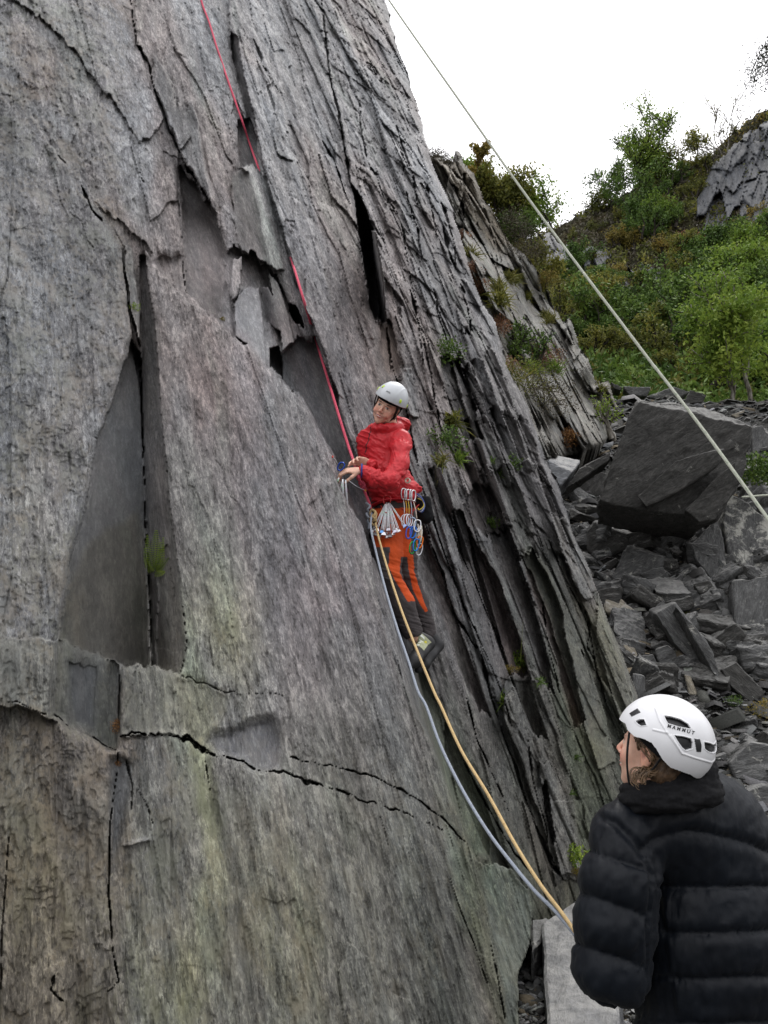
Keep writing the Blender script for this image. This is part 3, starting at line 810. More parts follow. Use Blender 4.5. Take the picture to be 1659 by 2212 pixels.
# scree sheet
def grid_xy(x0, x1, y0, y1, n, m):
    a = np.linspace(x0, x1, n); t = np.linspace(0, 1, m); b = y0 + (y1 - y0) * t ** 1.5
    return np.meshgrid(a, b, indexing='ij')
gX_, gY_ = grid_xy(-6, 16, -3, 20, 420, 420)
gZ_ = terrain_z(gX_, gY_)
gZ_ = gZ_ + .05 * (fbm(gX_ * 4, gY_ * 4, 311, 4) - .5)
ground_m = NT('ground_slate_rubble', .85, .2)
tc = ground_m.n('ShaderNodeTexCoord').outputs['Object']
vz = ground_m.voro(tc, 22); vz2 = ground_m.voro(tc, 55)
gcol = ground_m.mix(.5, ground_m.ramp(vz.outputs['Color'], [(0, (.03, .03, .029)), (.6, (.10, .098, .092)), (1, (.2, .195, .18))]),
                    ground_m.ramp(vz2.outputs['Color'], [(0, (.03, .03, .029)), (.6, (.09, .088, .082)), (1, (.24, .23, .21))]))
GROUND = ground_m.done(gcol, ground_m.bump(ground_m.math('ADD', vz.outputs['Distance'], vz2.outputs['Distance']), .9, .04))
g = mesh_np('scree_ground', np.stack([gX_, gY_, gZ_], -1).reshape(-1, 3), sheet_faces(*gX_.shape), GROUND)
tag(g, 'dark slate rubble floor rising into a scree slope', 'ground', kind='structure')

# one far sheet out to the horizon, well below the quarry floor's rim
ang = np.linspace(0, 2 * math.pi, 97)[:-1]; rr = np.array([0.0, 6, 40, 120, 400, 1500])
fV = np.array([[r_ * math.cos(a_), r_ * math.sin(a_) - 4, -.9] for a_ in ang for r_ in rr])
far = mesh_np('ground', fV, sheet_faces(96, len(rr), True), GROUND)
tag(far, 'dark slate ground of the quarry', 'ground', kind='structure')

# generic relief sheet laid over a surface given by depths at traced points
def idw(X, Y, pts, pw=2.6):
    num = 0; den = 0
    for (px, py, d) in pts:
        w = 1 / (((X - px) ** 2 + ((Y - py) * .8) ** 2) ** (pw / 2) + 50)
        num = num + w * d; den = den + w
    return num / den

def relief_sheet(name, sil, depth_fn, relief_fn, mat, step=2.4, tint_fn=None, msk=(0, .3, .5), ragged=(7, 30), flank=5, flank_step=.5, cdir=CX, adir=AX, ref=None, smooth=True):
    xs = [p[0] for p in sil]; ys = [p[1] for p in sil]
    ax = np.arange(min(xs) - 5, max(xs) + 5, step); ay = np.arange(min(ys) - 5, max(ys) + 5, step)
    X, Y = np.meshgrid(ax, ay, indexing='ij')
    Dr = ray_np(X, Y)
    yd = depth_fn(X, Y)
    s = yd / Dr[..., 1]
    p = Dr * s[..., None] + np.array([0, 0, CAMZ])
    yr, _ = plane_depth(X, Y, *ref)
    pr = Dr * (yr / Dr[..., 1])[..., None]
    a = pr @ adir; c = pr @ cdir
    h, tnt, mk = relief_fn(X, Y, a, c)
    ox = X + ragged[0] * (fbm(a * 1.6, c * .5, 81, 4) - .5) * 2
    oy = Y + ragged[1] * (fbm(a * 2.4, c * .4, 82, 3) - .5)
    ins_ = inpoly(ox, oy, sil)
    e_, _ = polydist(X, Y, sil)
    s2 = s - (h - .8 * (1 - sst(e_, 0, 14)) ** 2)
    pv = Dr * s2[..., None] + np.array([0, 0, CAMZ])
    n_, m_ = X.shape
    F_ = sheet_faces(n_, m_); F_ = F_[ins_.ravel()[F_].all(axis=1)][:, ::-1]
    e = np.concatenate([F_[:, [0, 1]], F_[:, [1, 2]], F_[:, [2, 3]], F_[:, [3, 0]]])
    key = np.sort(e, 1); kk = key[:, 0].astype(np.int64) * (n_ * m_) + key[:, 1]
    _, idx, cnt = np.unique(kk, return_index=True, return_counts=True)
    be = e[idx[cnt == 1]]
    bv = np.unique(be); mp = np.zeros(n_ * m_, np.int64); mp[bv] = np.arange(len(bv))
    V_ = pv.reshape(-1, 3); rc = np.stack([a, c, p @ NX], -1).reshape(-1, 3)
    tnt = tnt.reshape(-1, 3); mk = mk.reshape(-1, 3)
    dd = Dr.reshape(-1, 3)[bv].copy(); dd[:, 2] = 0; dd[:, 0] -= .1
    VV = [V_]; RR = [rc]; TT = [tnt]; MM = [mk]; FF = [F_]
    p0_, p1_ = be[:, 0], be[:, 1]
    for k in range(1, flank + 1):
        VV.append(V_[bv] + dd * flank_step * k ** 1.3); q = rc[bv].copy(); q[:, 2] += k * flank_step; RR.append(q)
        TT.append(tnt[bv]); MM.append(mk[bv])
        b_ = len(V_) + (k - 1) * len(bv)
        n0, n1 = b_ + mp[be[:, 0]], b_ + mp[be[:, 1]]
        FF.append(np.stack([p1_, p0_, n0, n1], -1)); p0_, p1_ = n0, n1
    VV = np.concatenate(VV); FF = np.concatenate(FF)
    used = np.zeros(len(VV), bool); used[FF.ravel()] = True; ni = np.cumsum(used) - 1
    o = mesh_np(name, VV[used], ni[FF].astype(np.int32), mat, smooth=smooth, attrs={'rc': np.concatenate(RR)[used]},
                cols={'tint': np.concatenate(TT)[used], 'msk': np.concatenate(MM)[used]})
    def pt(x, y, out=0.0):
        i = min(max(int(round((x - ax[0]) / step)), 0), n_ - 1); j = min(max(int(round((y - ay[0]) / step)), 0), m_ - 1)
        return Vector(pv[i, j] - Dr[i, j] / np.linalg.norm(Dr[i, j]) * out)
    return o, pt

# --- middle ridge: the wall runs on behind, lower and farther
RIDGE = [(880, 240), (931, 336), (948, 334), (962, 350), (975, 352), (981, 325), (988, 322), (998, 335), (1003, 352), (1012, 362), (1024, 372), (1032, 395), (1045, 435), (1062, 450), (1075, 475), (1090, 500), (1110, 530), (1135, 550), (1160, 585), (1178, 620), (1186, 645), (1192, 665), (1205, 675), (1217, 700), (1222, 695), (1230, 688), (1238, 700), (1247, 728), (1252, 755), (1270, 775), (1280, 800), (1286, 828), (1316, 822), (1325, 845), (1335, 870), (1345, 900), (1330, 940), (1300, 965), (1240, 985), (1150, 1010), (1050, 1060), (900, 800), (800, 300)]
def ridge_depth(X, Y):
    return idw(X, Y, [(930, 340, 15.5), (1000, 350, 16.5), (1080, 500, 18.5), (1180, 640, 20), (1245, 720, 17.5), (1290, 840, 16.5), (1340, 900, 17.0), (1000, 600, 13), (1060, 700, 12.8), (1100, 850, 12), (1160, 760, 15), (1180, 900, 12.4), (1250, 960, 13.2), (1120, 900, 11.4), (1180, 970, 11.6), (900, 700, 12)])
def ridge_relief(X, Y, a, c):
    h = 0
    wa_ = a + .2 * (fbm(a * 1.5, c * .4, 86, 3) - .5)
    for (w_, l_, amp, tl, sd_) in ((1.1, 2.6, .42, .5, 401), (.45, 1.3, .28, .5, 402), (.17, .5, .11, .5, 403)):
        cid, cid2, f1, f2, dx, dy = voro(wa_ / w_, c / l_, sd_)
        h = h + amp * (cid - .5) * 2 + dx * (cid2 - .3) * 2 * tl * amp * 2 - dy * amp * .8 * cid
        h = h - .5 * amp * (1 - sst(f2 - f1, 0, .1)) * (cid2 > .4)
    h = h + .06 * fbm(a * 6, c * 1.2, 87, 4)
    for poly, d in (([(975, 352), (981, 325), (988, 322), (998, 335), (1000, 420), (985, 470), (960, 440)], .8),
                    ([(1008, 360), (1030, 380), (1060, 480), (1100, 640), (1110, 700), (1060, 660), (1020, 560), (1000, 520)], .6),
                    ([(1225, 690), (1240, 700), (1255, 760), (1240, 780), (1222, 740)], .5)):
        h = h + d * inpoly(X, Y, poly)
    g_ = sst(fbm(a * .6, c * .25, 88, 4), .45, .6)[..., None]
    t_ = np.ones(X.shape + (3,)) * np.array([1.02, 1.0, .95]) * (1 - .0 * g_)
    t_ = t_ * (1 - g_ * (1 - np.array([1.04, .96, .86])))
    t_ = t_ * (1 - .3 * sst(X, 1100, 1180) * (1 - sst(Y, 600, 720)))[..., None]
    return h, t_, np.broadcast_to(np.array([.25, .45, .5]), X.shape + (3,))
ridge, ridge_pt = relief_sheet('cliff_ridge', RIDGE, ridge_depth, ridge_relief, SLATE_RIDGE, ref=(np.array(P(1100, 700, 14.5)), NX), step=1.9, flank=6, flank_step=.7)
tag(ridge, 'lower stepped slate ridge running back to the right behind the climber', 'cliff', kind='structure')

# --- hillside behind, with its skyline
SKY = [(1100, 540), (1150, 520), (1200, 492), (1250, 462), (1300, 446), (1350, 420), (1400, 392), (1450, 378), (1500, 345), (1540, 333), (1570, 300), (1600, 275), (1630, 250), (1659, 236), (1720, 205), (1850, 150), (2100, 90)]
def sky_y(x): return np.interp(x, [p[0] for p in SKY], [p[1] for p in SKY])
hx = np.arange(1040, 2100, 5.0); ht = np.linspace(0, 1, 190)
HX, HT = np.meshgrid(hx, ht, indexing='ij')
ybot = 960.0
HYp = ybot + (sky_y(HX) - ybot) * HT
HD = 18.0 + 24 * HT ** 1.15 + 5 * np.sin(HX * .009) * HT * (1 - HT) + 3.5 * sst(HX, 1450, 1659) * 0
HD = HD + 2.2 * (fbm(HX * .02, HT * 5, 501, 4) - .5) * np.sin(HT * math.pi) + .5 * (fbm(HX * .12, HT * 40, 502, 3) - .5)
dr = ray_np(HX, HYp)
HPt = dr * (HD / dr[..., 1])[..., None] + np.array([0, 0, CAMZ])
HPt[..., 2] += .5 * (fbm(HX * .08, HT * 14, 503, 4) - .5) * HT
back = [HPt]
last = HPt[:, -1:, :]
for k in range(1, 9):
    q = last.copy(); q[..., 1] += k * 4.0; q[..., 0] += k * .8; q[..., 2] -= .05 * (k * 4) ** 1.2
    back.append(q)
front = HPt[:, :1, :].copy(); front[..., 1] -= 1.5; front[..., 2] -= 3.0
HALL = np.concatenate([front] + back, 1)
hm = NT('hillside_turf', .9, .1)
tcx = hm.n('ShaderNodeTexCoord').outputs['Object']
hc = hm.ramp(hm.noise(tcx, .55, 7, .65), [(.32, (.020, .018, .012)), (.45, (.035, .035, .014)), (.54, (.060, .060, .018)), (.62, (.065, .045, .022)), (.72, (.085, .085, .03))])
hc = hm.mix(1.0, hc, hm.rng(hm.noise(tcx, 9, 5, .7), .3, .7, .45, 1.5), 'MULTIPLY')
HILLM = hm.done(hc, hm.bump(hm.noise(tcx, 7, 6, .7), 1.0, .25))
hill = mesh_np('hillside', HALL.reshape(-1, 3), sheet_faces(HALL.shape[0], HALL.shape[1])[:, ::-1], HILLM)
tag(hill, 'steep hillside of dark heather and grass behind the quarry', 'hill', kind='structure')
def hill_pt(x, y):
    i = int(np.clip(round((x - 1040) / 5.0), 0, len(hx) - 1)); t = (ybot - y) / (ybot - float(sky_y(x)))
    j = int(np.clip(round(t * 189), 0, 189))
    return Vector(HPt[i, j])
def hill_depth(X, Y):
    t = np.clip((ybot - Y) / (ybot - sky_y(X)), 0, 1)
    return 18.0 + 24 * t ** 1.15 + 5 * np.sin(X * .009) * t * (1 - t)

# --- rock outcrops in the hillside
def outcrop_relief(sd, amp=.7, tnt=(.9, .92, .95), lean=.55, w0=1.6, l0=3.6):
    def f(X, Y, a, c):
        h = 0
        aa = a + lean * c * (1 if w0 < 1.5 else .9)
        for (w_, l_, am) in ((w0, l0, amp), (w0 * .42, l0 * .45, amp * .45), (w0 * .16, l0 * .2, amp * .15)):
            cid, cid2, f1, f2, dx, dy = voro(aa / w_, c / l_, sd + int(w_ * 10))
            h = h + am * (cid - .5) * 2 + dx * (cid2 - .5) * 2.2 * am - dy * am * .6 - .6 * am * (1 - sst(f2 - f1, 0, .08)) * (cid2 > .35)
        return h, np.ones(X.shape + (3,)) * np.array(tnt), np.broadcast_to(np.array([.55, .2, .4]), X.shape + (3,))
    return f
AF = np.array([1.0, 0, 0]); CF = np.array([0, .5, .866])
o1, _ = relief_sheet('quarry_face', [(1505, 440), (1515, 400), (1545, 345), (1575, 318), (1605, 290), (1640, 268), (1659, 262), (1760, 240), (1760, 440), (1659, 470), (1630, 500), (1600, 520), (1560, 535), (1520, 520), (1500, 480)],
                     lambda X, Y: hill_depth(X, Y) - 1.0, outcrop_relief(600, .55, (.62, .65, .70), -.35, 1.5, 3.6), SLATE_FAR, step=2.2, adir=AF, cdir=CF, ref=(np.array([0, 36., 0]), np.array([0, -.95, .3])), flank=4, flank_step=1.0)
tag(o1, 'blocky blue-grey rock face at the top right of the hillside', 'rock face', kind='structure')
o2, _ = relief_sheet('rock_outcrop', [(1172, 500), (1190, 500), (1215, 520), (1240, 545), (1235, 575), (1200, 590), (1185, 580), (1178, 540)],
                     lambda X, Y: hill_depth(X, Y) - 2.0, outcrop_relief(620, .5, (1.3, 1.3, 1.3), .2, .8, 2.4), SLATE_FAR, step=1.8, adir=AF, cdir=CF, ref=(np.array([0, 36., 0]), np.array([0, -.95, .3])), flank=4, flank_step=.7)
tag(o2, 'small jagged grey outcrop on the skyline beside the ridge', 'rock face', kind='structure')
o3, _ = relief_sheet('rock_outcrop', [(1250, 535), (1290, 528), (1310, 535), (1320, 560), (1300, 585), (1260, 580), (1245, 560)],
                     lambda X, Y: hill_depth(X, Y) - 1.3, outcrop_relief(640, .5, (.85, .88, .92), .2, 1.0, 2.6), SLATE_FAR, step=1.8, adir=AF, cdir=CF, ref=(np.array([0, 36., 0]), np.array([0, -.95, .3])), flank=4, flank_step=.7)
tag(o3, 'grey outcrop among heather below the skyline', 'rock face', kind='structure')
o4, _ = relief_sheet('rock_outcrop', [(1270, 590), (1330, 590), (1400, 575), (1455, 590), (1450, 625), (1390, 635), (1330, 630), (1280, 620)],
                     lambda X, Y: hill_depth(X, Y) - 1.0, outcrop_relief(660, .7, (.7, .72, .75), .3, 1.3, 3.0), SLATE_FAR, step=1.8, adir=AF, cdir=CF, ref=(np.array([0, 36., 0]), np.array([0, -.95, .3])), flank=4, flank_step=.7)
tag(o4, 'long shaded rock band across the middle of the hillside', 'rock face', kind='structure')
# ------------------------------------------------------------------ fallen slate blocks
def slate_block_material(name, k=1.0, tint=(1, 1, 1), lich=.25):
    t = NT(name, .75, .25)
    rc = t.attr('rc').outputs['Vector']
    s1 = t.noise(t.scale(rc, (5, 16, 5)), 1, 6, .65, .4)
    s2 = t.noise(t.scale(rc, (16, 60, 16)), 1, 5, .7, .2)
    v = t.noise(t.scale(rc, (6, 6, 6)), 1, 7, .7, .6)
    col = t.ramp(t.math('ADD', t.math('MULTIPLY', s1, .5), t.math('MULTIPLY', s2, .5)),
                 [(.36, tuple(.045 * k * q for q in tint)), (.5, tuple(.085 * k * q for q in tint)), (.66, tuple(.17 * k * q for q in tint))])
    # faces that point upward are mixed patchily towards a paler grey
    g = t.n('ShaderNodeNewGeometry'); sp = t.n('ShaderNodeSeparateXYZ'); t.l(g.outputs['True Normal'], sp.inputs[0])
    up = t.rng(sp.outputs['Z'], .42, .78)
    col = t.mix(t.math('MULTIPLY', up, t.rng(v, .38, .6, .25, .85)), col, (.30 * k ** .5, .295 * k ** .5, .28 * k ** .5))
    lm = t.rng(t.noise(t.scale(rc, (4, 4, 4)), 1, 8, .75, .4), .62 - lich * .35, .70 - lich * .35)
    col = t.mix(t.math('MULTIPLY', lm, .8), col, (.50, .49, .44))
    h = t.math('ADD', s1, t.math('ADD', t.math('MULTIPLY', s2, .4), t.math('MULTIPLY', v, .5)))
    return t.done(col, t.bump(h, .8, .04))
BLK_DARK = slate_block_material('slate_block_dark', .55, (1.0, .97, .90), .0)
BLK = slate_block_material('slate_block', 1.0, (1.0, 1.0, .98), .08)
BLK_PALE = slate_block_material('slate_block_pale', 2.3, (.97, 1.0, 1.04), .05)
SLAB_GREY = slate_block_material('slate_slab_grey', 1.35, (.98, 1.0, 1.04), .04)
BLK_LICH = slate_block_material('slate_block_lichened', 1.0, (1, 1, .98), .36)
BLK_BROWN = slate_block_material('slate_block_brown', 2.2, (1.12, 1.0, .78), .05)

def ground_depth(x, y, y0=3.0, y1=19.0):
    d = ray(x, y)
    ys = np.linspace(y0, y1, 500)
    zs = CAMZ + d[2] / d[1] * ys
    tz = terrain_z(d[0] / d[1] * ys, ys)
    k = np.nonzero(zs < tz)[0]
    return float(ys[k[0]]) if len(k) else y1

import bmesh
def hull_mesh(pts, cell, disp, rcR, seed, bevel=.02, terr=1.0):
    bm = bmesh.new()
    for p in pts: bm.verts.new(p)
    bmesh.ops.convex_hull(bm, input=bm.verts)
    for v in [v for v in bm.verts if not v.link_faces]: bm.verts.remove(v)
    bmesh.ops.dissolve_limit(bm, angle_limit=.05, verts=bm.verts, edges=bm.edges)
    # triangulate and refine
    bmesh.ops.bevel(bm, geom=bm.edges[:], offset=bevel, segments=1, affect='EDGES', clamp_overlap=True)
    bmesh.ops.triangulate(bm, faces=bm.faces)
    for it in range(9):
        long = [e for e in bm.edges if e.calc_length() > cell]
        if not long or len(bm.faces) > 40000: break
        bmesh.ops.subdivide_edges(bm, edges=long, cuts=1)
        bmesh.ops.triangulate(bm, faces=[f for f in bm.faces if len(f.verts) > 3])
    bm.normal_update(); bm.verts.ensure_lookup_table()
    V = np.array([v.co for v in bm.verts]); N = np.array([v.normal for v in bm.verts])
    F = np.array([[v.index for v in f.verts] for f in bm.faces], np.int32)
    bm.free()
    R = V @ rcR.T
    n1 = vn3(R * np.array([2.2, 5, 2.2]) + seed, seed) - .5
    q = vn3(R * np.array([3, 9, 3]) + seed * 2, seed + 1) * 5
    fl = np.floor(q); te = (fl + np.clip((q - fl - .4) * 6, 0, 1)) / 5 - .5
    n2 = vn3(R * np.array([14, 34, 14]), seed + 2) - .5
    n3 = vn3(R * np.array([40, 90, 40]), seed + 3) - .5
    V = V + N * ((n1 * 1.0 + te * .9 * terr + n2 * .35 + n3 * .16) * disp)[:, None]
    return V, F, R

def rot_basis(deg_in_picture, tilt=0.0):
    """rock coordinate frame whose second axis crosses the cleavage; cleavage lines run at deg in the picture"""
    a = math.radians(deg_in_picture)
    e = Vector((math.cos(a), math.sin(tilt), math.sin(a))).normalized()
    n = Vector((-math.sin(a), 0.2, math.cos(a))).normalized()
    b = e.cross(n).normalized(); n = b.cross(e).normalized()
    return np.array([e, n, b])

def block(label, front, top=(), thick=.5, depth=None, mat=None, deg=30, group='fallen slate blocks', cell=.05, disp=.035, z=None, seed=None, name='slate_block', lean=.25, near=0.0, cat='rock', bevel=.015, terr=1.0):
    global _bs
    _bs += 1
    seed = seed or _bs * 13
    if z is None:
        ly = max(p[1] for p in front); lx = [p[0] for p in front if p[1] == ly][0]
        d0 = depth if depth else ground_depth(lx, ly) - near
        ys = [p[1] for p in front]; ymin = min(ys)
        fr = []
        for p in front:
            ex = p[2] if len(p) > 2 else 0
            h = (ly - p[1]) / FO * d0
            fr.append(P(p[0], p[1], d0 + h * lean + ex))
        pts = list(fr)
        ce = sum(fr, Vector()) / len(fr)
        for p in fr:
            q = ce + (p - ce) * .86
            pts.append(q + Vector((.12, 1, -.10)) * thick)
        for p in top:
            pts.append(P(p[0], p[1], d0 + (ly - p[1]) / FO * d0 * lean + (p[2] if len(p) > 2 else thick * .7)))
        dsc = d0
    else:
        pts = []
        for p in front:
            d = ray(p[0], p[1]); zz = z + (p[2] if len(p) > 2 else 0)
            Y = (zz - CAMZ) / d[2] * d[1]
            v = P(p[0], p[1], Y); pts.append(v); pts.append(v + Vector((0, .03, -thick)))
        dsc = 5
    V, F, R = hull_mesh(pts, cell, disp, rot_basis(deg), seed, bevel, terr)
    one = np.ones((len(V), 3))
    o = mesh_np(name, V, F, mat or BLK, smooth=True, attrs={'rc': R})
    # crisp facets: split normals by angle
    try:
        o.data.shade_auto = True
    except Exception: pass
    md = o.modifiers.new('edges', 'EDGE_SPLIT'); md.split_angle = math.radians(38)
    tag(o, label, cat, group)
    return o
_bs = 0
def zb(*pts): return [(1161 + .33 * p[0], 796 + .33 * p[1]) + tuple(p[2:]) for p in pts]
def zc(*pts): return [(1228 + .34 * p[0], 1460 + .34 * p[1]) + tuple(p[2:]) for p in pts]
def z6(*pts): return [(863 + .32 * p[0], 1526 + .32 * p[1]) + tuple(p[2:]) for p in pts]

block('huge dark slate boulder with a flat pale top, the biggest block on the scree', zb((660, 215), (905, 300), (1260, 345), (1400, 385), (1390, 540), (1300, 800), (1170, 990), (990, 960), (520, 900), (400, 860), (440, 740), (600, 300)),
      zb((660, 212, .5), (930, 228, 1.3), (1050, 248, 1.3), (1260, 328, 1.0), (1400, 375, .5)), 1.3, mat=BLK_DARK, deg=33, lean=-.06, cell=.06, disp=.05, depth=10.6, group=None, name='boulder', cat='boulder')
block('long dark slab lying aslant against the front of the huge boulder', zb((650, 835), (905, 600), (1090, 545), (1230, 520), (1180, 640), (930, 800), (705, 905)), (), .25, depth=10.35, mat=BLK_DARK, deg=35, lean=-.15)
block('dark wedge of slate low on the right of the huge boulder face', zb((960, 925), (1140, 740), (1300, 600), (1300, 800), (1170, 990), (1060, 1010)), (), .3, depth=10.45, mat=BLK_DARK, deg=35, lean=-.18)
block('pale flat-topped slab left of the huge boulder', zb((60, 600), (100, 675), (235, 680), (140, 775), (90, 700)), zb((60, 575, .7), (120, 570, 1.0), (285, 600, .8), (240, 670, .1)), .7, mat=BLK_PALE, deg=5, lean=.1, depth=10.8)
block('dark slab tilted up against the left of the huge boulder', zb((360, 640), (455, 690), (440, 830), (230, 855), (245, 820)), (), .5, mat=BLK_DARK, deg=55)
block('thin dark slab sloping between the pale slab and the huge boulder', zb((270, 655), (480, 538), (472, 600), (300, 720), (180, 790)), (), .4, mat=BLK_DARK, deg=28, depth=10.9)
block('flat dark slab below the pale slab by the foot of the ridge', zb((290, 845), (410, 880), (330, 915), (180, 905)), (), .4, mat=BLK, deg=10)
block('dark block with a bright broken top left of the middle of the scree', zb((325, 1060), (372, 1005), (440, 1070), (500, 1080), (617, 1092), (600, 1180), (430, 1262), (330, 1190)), zb((380, 998, .4), (480, 1008, .7), (640, 1085, .4)), .6, mat=BLK_DARK, deg=30)
block('dark blunt block just under the huge boulder', zb((500, 1010), (570, 855), (700, 940), (680, 980), (590, 1035)), (), .6, mat=BLK_DARK, deg=30)
block('long dark beam of slate under the huge boulder', zb((590, 1025), (825, 878), (865, 940), (640, 1085)), zb((835, 872, .5), (1000, 950, .6)), .5, mat=BLK_DARK, deg=35)
block('slab with a bright top leaning below the huge boulder', zb((760, 1130), (800, 1080), (935, 955), (1020, 1080), (990, 1100), (875, 1222), (775, 1195)), zb((935, 948, .2), (1120, 1030, .8), (1105, 1070, .3)), .6, mat=BLK, deg=35)
block('small dark block wedged between two beams of slate', zb((690, 1105), (830, 985), (855, 1035), (745, 1165)), (), .4, mat=BLK_DARK, deg=35)
block('dark angular block between the beams and the tall block', zb((845, 955), (900, 900), (1060, 1010), (1000, 1080), (930, 1040)), (), .4, mat=BLK_DARK, deg=35, near=.3)
block('large squarish block with cleavage lines in the middle of the scree', zb((480, 1365), (590, 1158), (820, 1235), (785, 1345), (700, 1462), (560, 1435)), zb((600, 1152, .3), (880, 1232, .6), (825, 1245, .2)), .7, mat=BLK, deg=32)
block('big boulder crusted with white lichen at the right edge', zb((1245, 815), (1330, 850), (1440, 930), (1515, 1010), (1560, 1370), (1400, 1405), (1280, 1372), (1215, 1000)), (), .9, mat=BLK_LICH, deg=75, lean=.4)
block('dark boulder with a grey cap below the lichened one', zb((1280, 1390), (1380, 1385), (1508, 1350), (1600, 1500), (1560, 1850), (1420, 1842), (1295, 1700)), (), .9, mat=BLK, deg=70, lean=.3)
block('tall rough block standing left of the lichened boulder', zb((1008, 1155), (1100, 1090), (1172, 975), (1222, 1150), (1262, 1452), (1185, 1432), (1035, 1250)), (), .6, mat=BLK, deg=70, lean=.4)
block('narrow dark splinter block beside the tall rough block', zb((960, 1135), (1012, 1162), (1045, 1312), (950, 1312)), (), .4, mat=BLK_DARK, deg=80)
block('smooth pale grey slab lying askew in the rubble', zb((868, 1522), (990, 1322), (1080, 1350), (1070, 1402), (1012, 1480), (965, 1537)), (), .25, mat=BLK_PALE, deg=50, lean=.9)
block('small broken grey block beside the smooth pale slab', zb((780, 1372), (850, 1322), (872, 1400), (800, 1422)), (), .3, mat=BLK, deg=30)
block('dark wedge under the smooth pale slab', zb((838, 1415), (960, 1332), (905, 1485), (870, 1500)), (), .4, mat=BLK, deg=40)
block('long dark slab sloping down the scree to the right', zb((770, 1605), (900, 1535), (1060, 1740), (1140, 1900), (1195, 2065), (1100, 2015), (900, 1795)), zb((735, 1582, .5), (880, 1518, .6)), .5, mat=BLK, deg=-58)
block('second long slab lying along the first on the scree', zb((900, 1545), (960, 1600), (1090, 1760), (1200, 1990), (1190, 2065), (1060, 1830)), (), .5, mat=BLK, deg=-58, near=.25)
block('upright slab stained orange and green beside the cliff foot', zb((440, 1440), (560, 1512), (660, 1592), (668, 1785), (600, 1722), (440, 1582)), (), .35, mat=BLK_BROWN, deg=-35, lean=.5)
block('small greenish slab under the stained upright slab', zb((500, 1655), (600, 1742), (590, 1800), (515, 1765)), (), .3, mat=BLK_BROWN, deg=-35)
block('greenish block against the cliff edge lower on the scree', zb((555, 1800), (640, 1822), (682, 1965), (600, 1902)), (), .35, mat=BLK_BROWN, deg=-50)
block('grey slab standing beside the cliff above the white helmet', zb((618, 1990), (706, 2010), (724, 2212), (720, 2300), (640, 2300)), (), .35, mat=BLK, deg=80)
block('dark cube-like block above the white helmet', zb((770, 1835), (850, 1810), (922, 1862), (932, 1952), (860, 1992), (792, 1932)), (), .45, mat=BLK, deg=20)
block('grey block left of the dark cube-like one', zb((680, 1872), (760, 1862), (812, 1962), (780, 2022), (690, 2002)), (), .4, mat=BLK, deg=20)
block('leaning grey slab between the pale slab and the capped boulder', zb((1128, 1440), (1212, 1432), (1276, 1530), (1272, 1690), (1180, 1565)), (), .4, mat=BLK, deg=60)
block('broad dark slab half buried on the right of the scree', zb((1180, 1745), (1300, 1722), (1400, 1832), (1425, 1935), (1340, 2000), (1205, 1865)), (), .5, mat=BLK_DARK, deg=-45)
block('low dark slab under the half buried one', zb((1200, 1965), (1300, 1922), (1485, 2125), (1400, 2190), (1260, 2080)), (), .4, mat=BLK_DARK, deg=-45)
block('small white-faced stone on the dark rubble', zb((1100, 1782), (1170, 1768), (1182, 1812), (1122, 1818)), (), .15, mat=BLK_PALE, deg=0)
block('brownish tall block right above the white helmet', zb((860, 1992), (955, 1972), (940, 2115), (905, 2130), (850, 2065)), (), .3, mat=BLK, deg=80)
block('thin splinter of slate behind the white helmet', zb((960, 1995), (1010, 2002), (1062, 2145), (992, 2135)), (), .25, mat=BLK_BROWN, deg=-70)
block('small tan stone just above the white helmet', zb((762, 2082), (830, 2072), (852, 2112), (772, 2132)), (), .2, mat=BLK_BROWN, deg=5)
block('grey block at the right edge behind the huge boulder', zb((1340, 712), (1440, 685), (1550, 690), (1550, 800), (1400, 792)), (), .6, mat=BLK, deg=15)
block('low lichened stone at the right edge under the tree line', zb((1430, 740), (1520, 700), (1560, 800), (1480, 830)), (), .5, mat=BLK_LICH, deg=15, near=.3)
block('tall grey block standing at the right behind the huge boulder', zb((1398, 385), (1470, 370), (1560, 480), (1560, 580), (1410, 560)), (), .7, mat=BLK, deg=60)
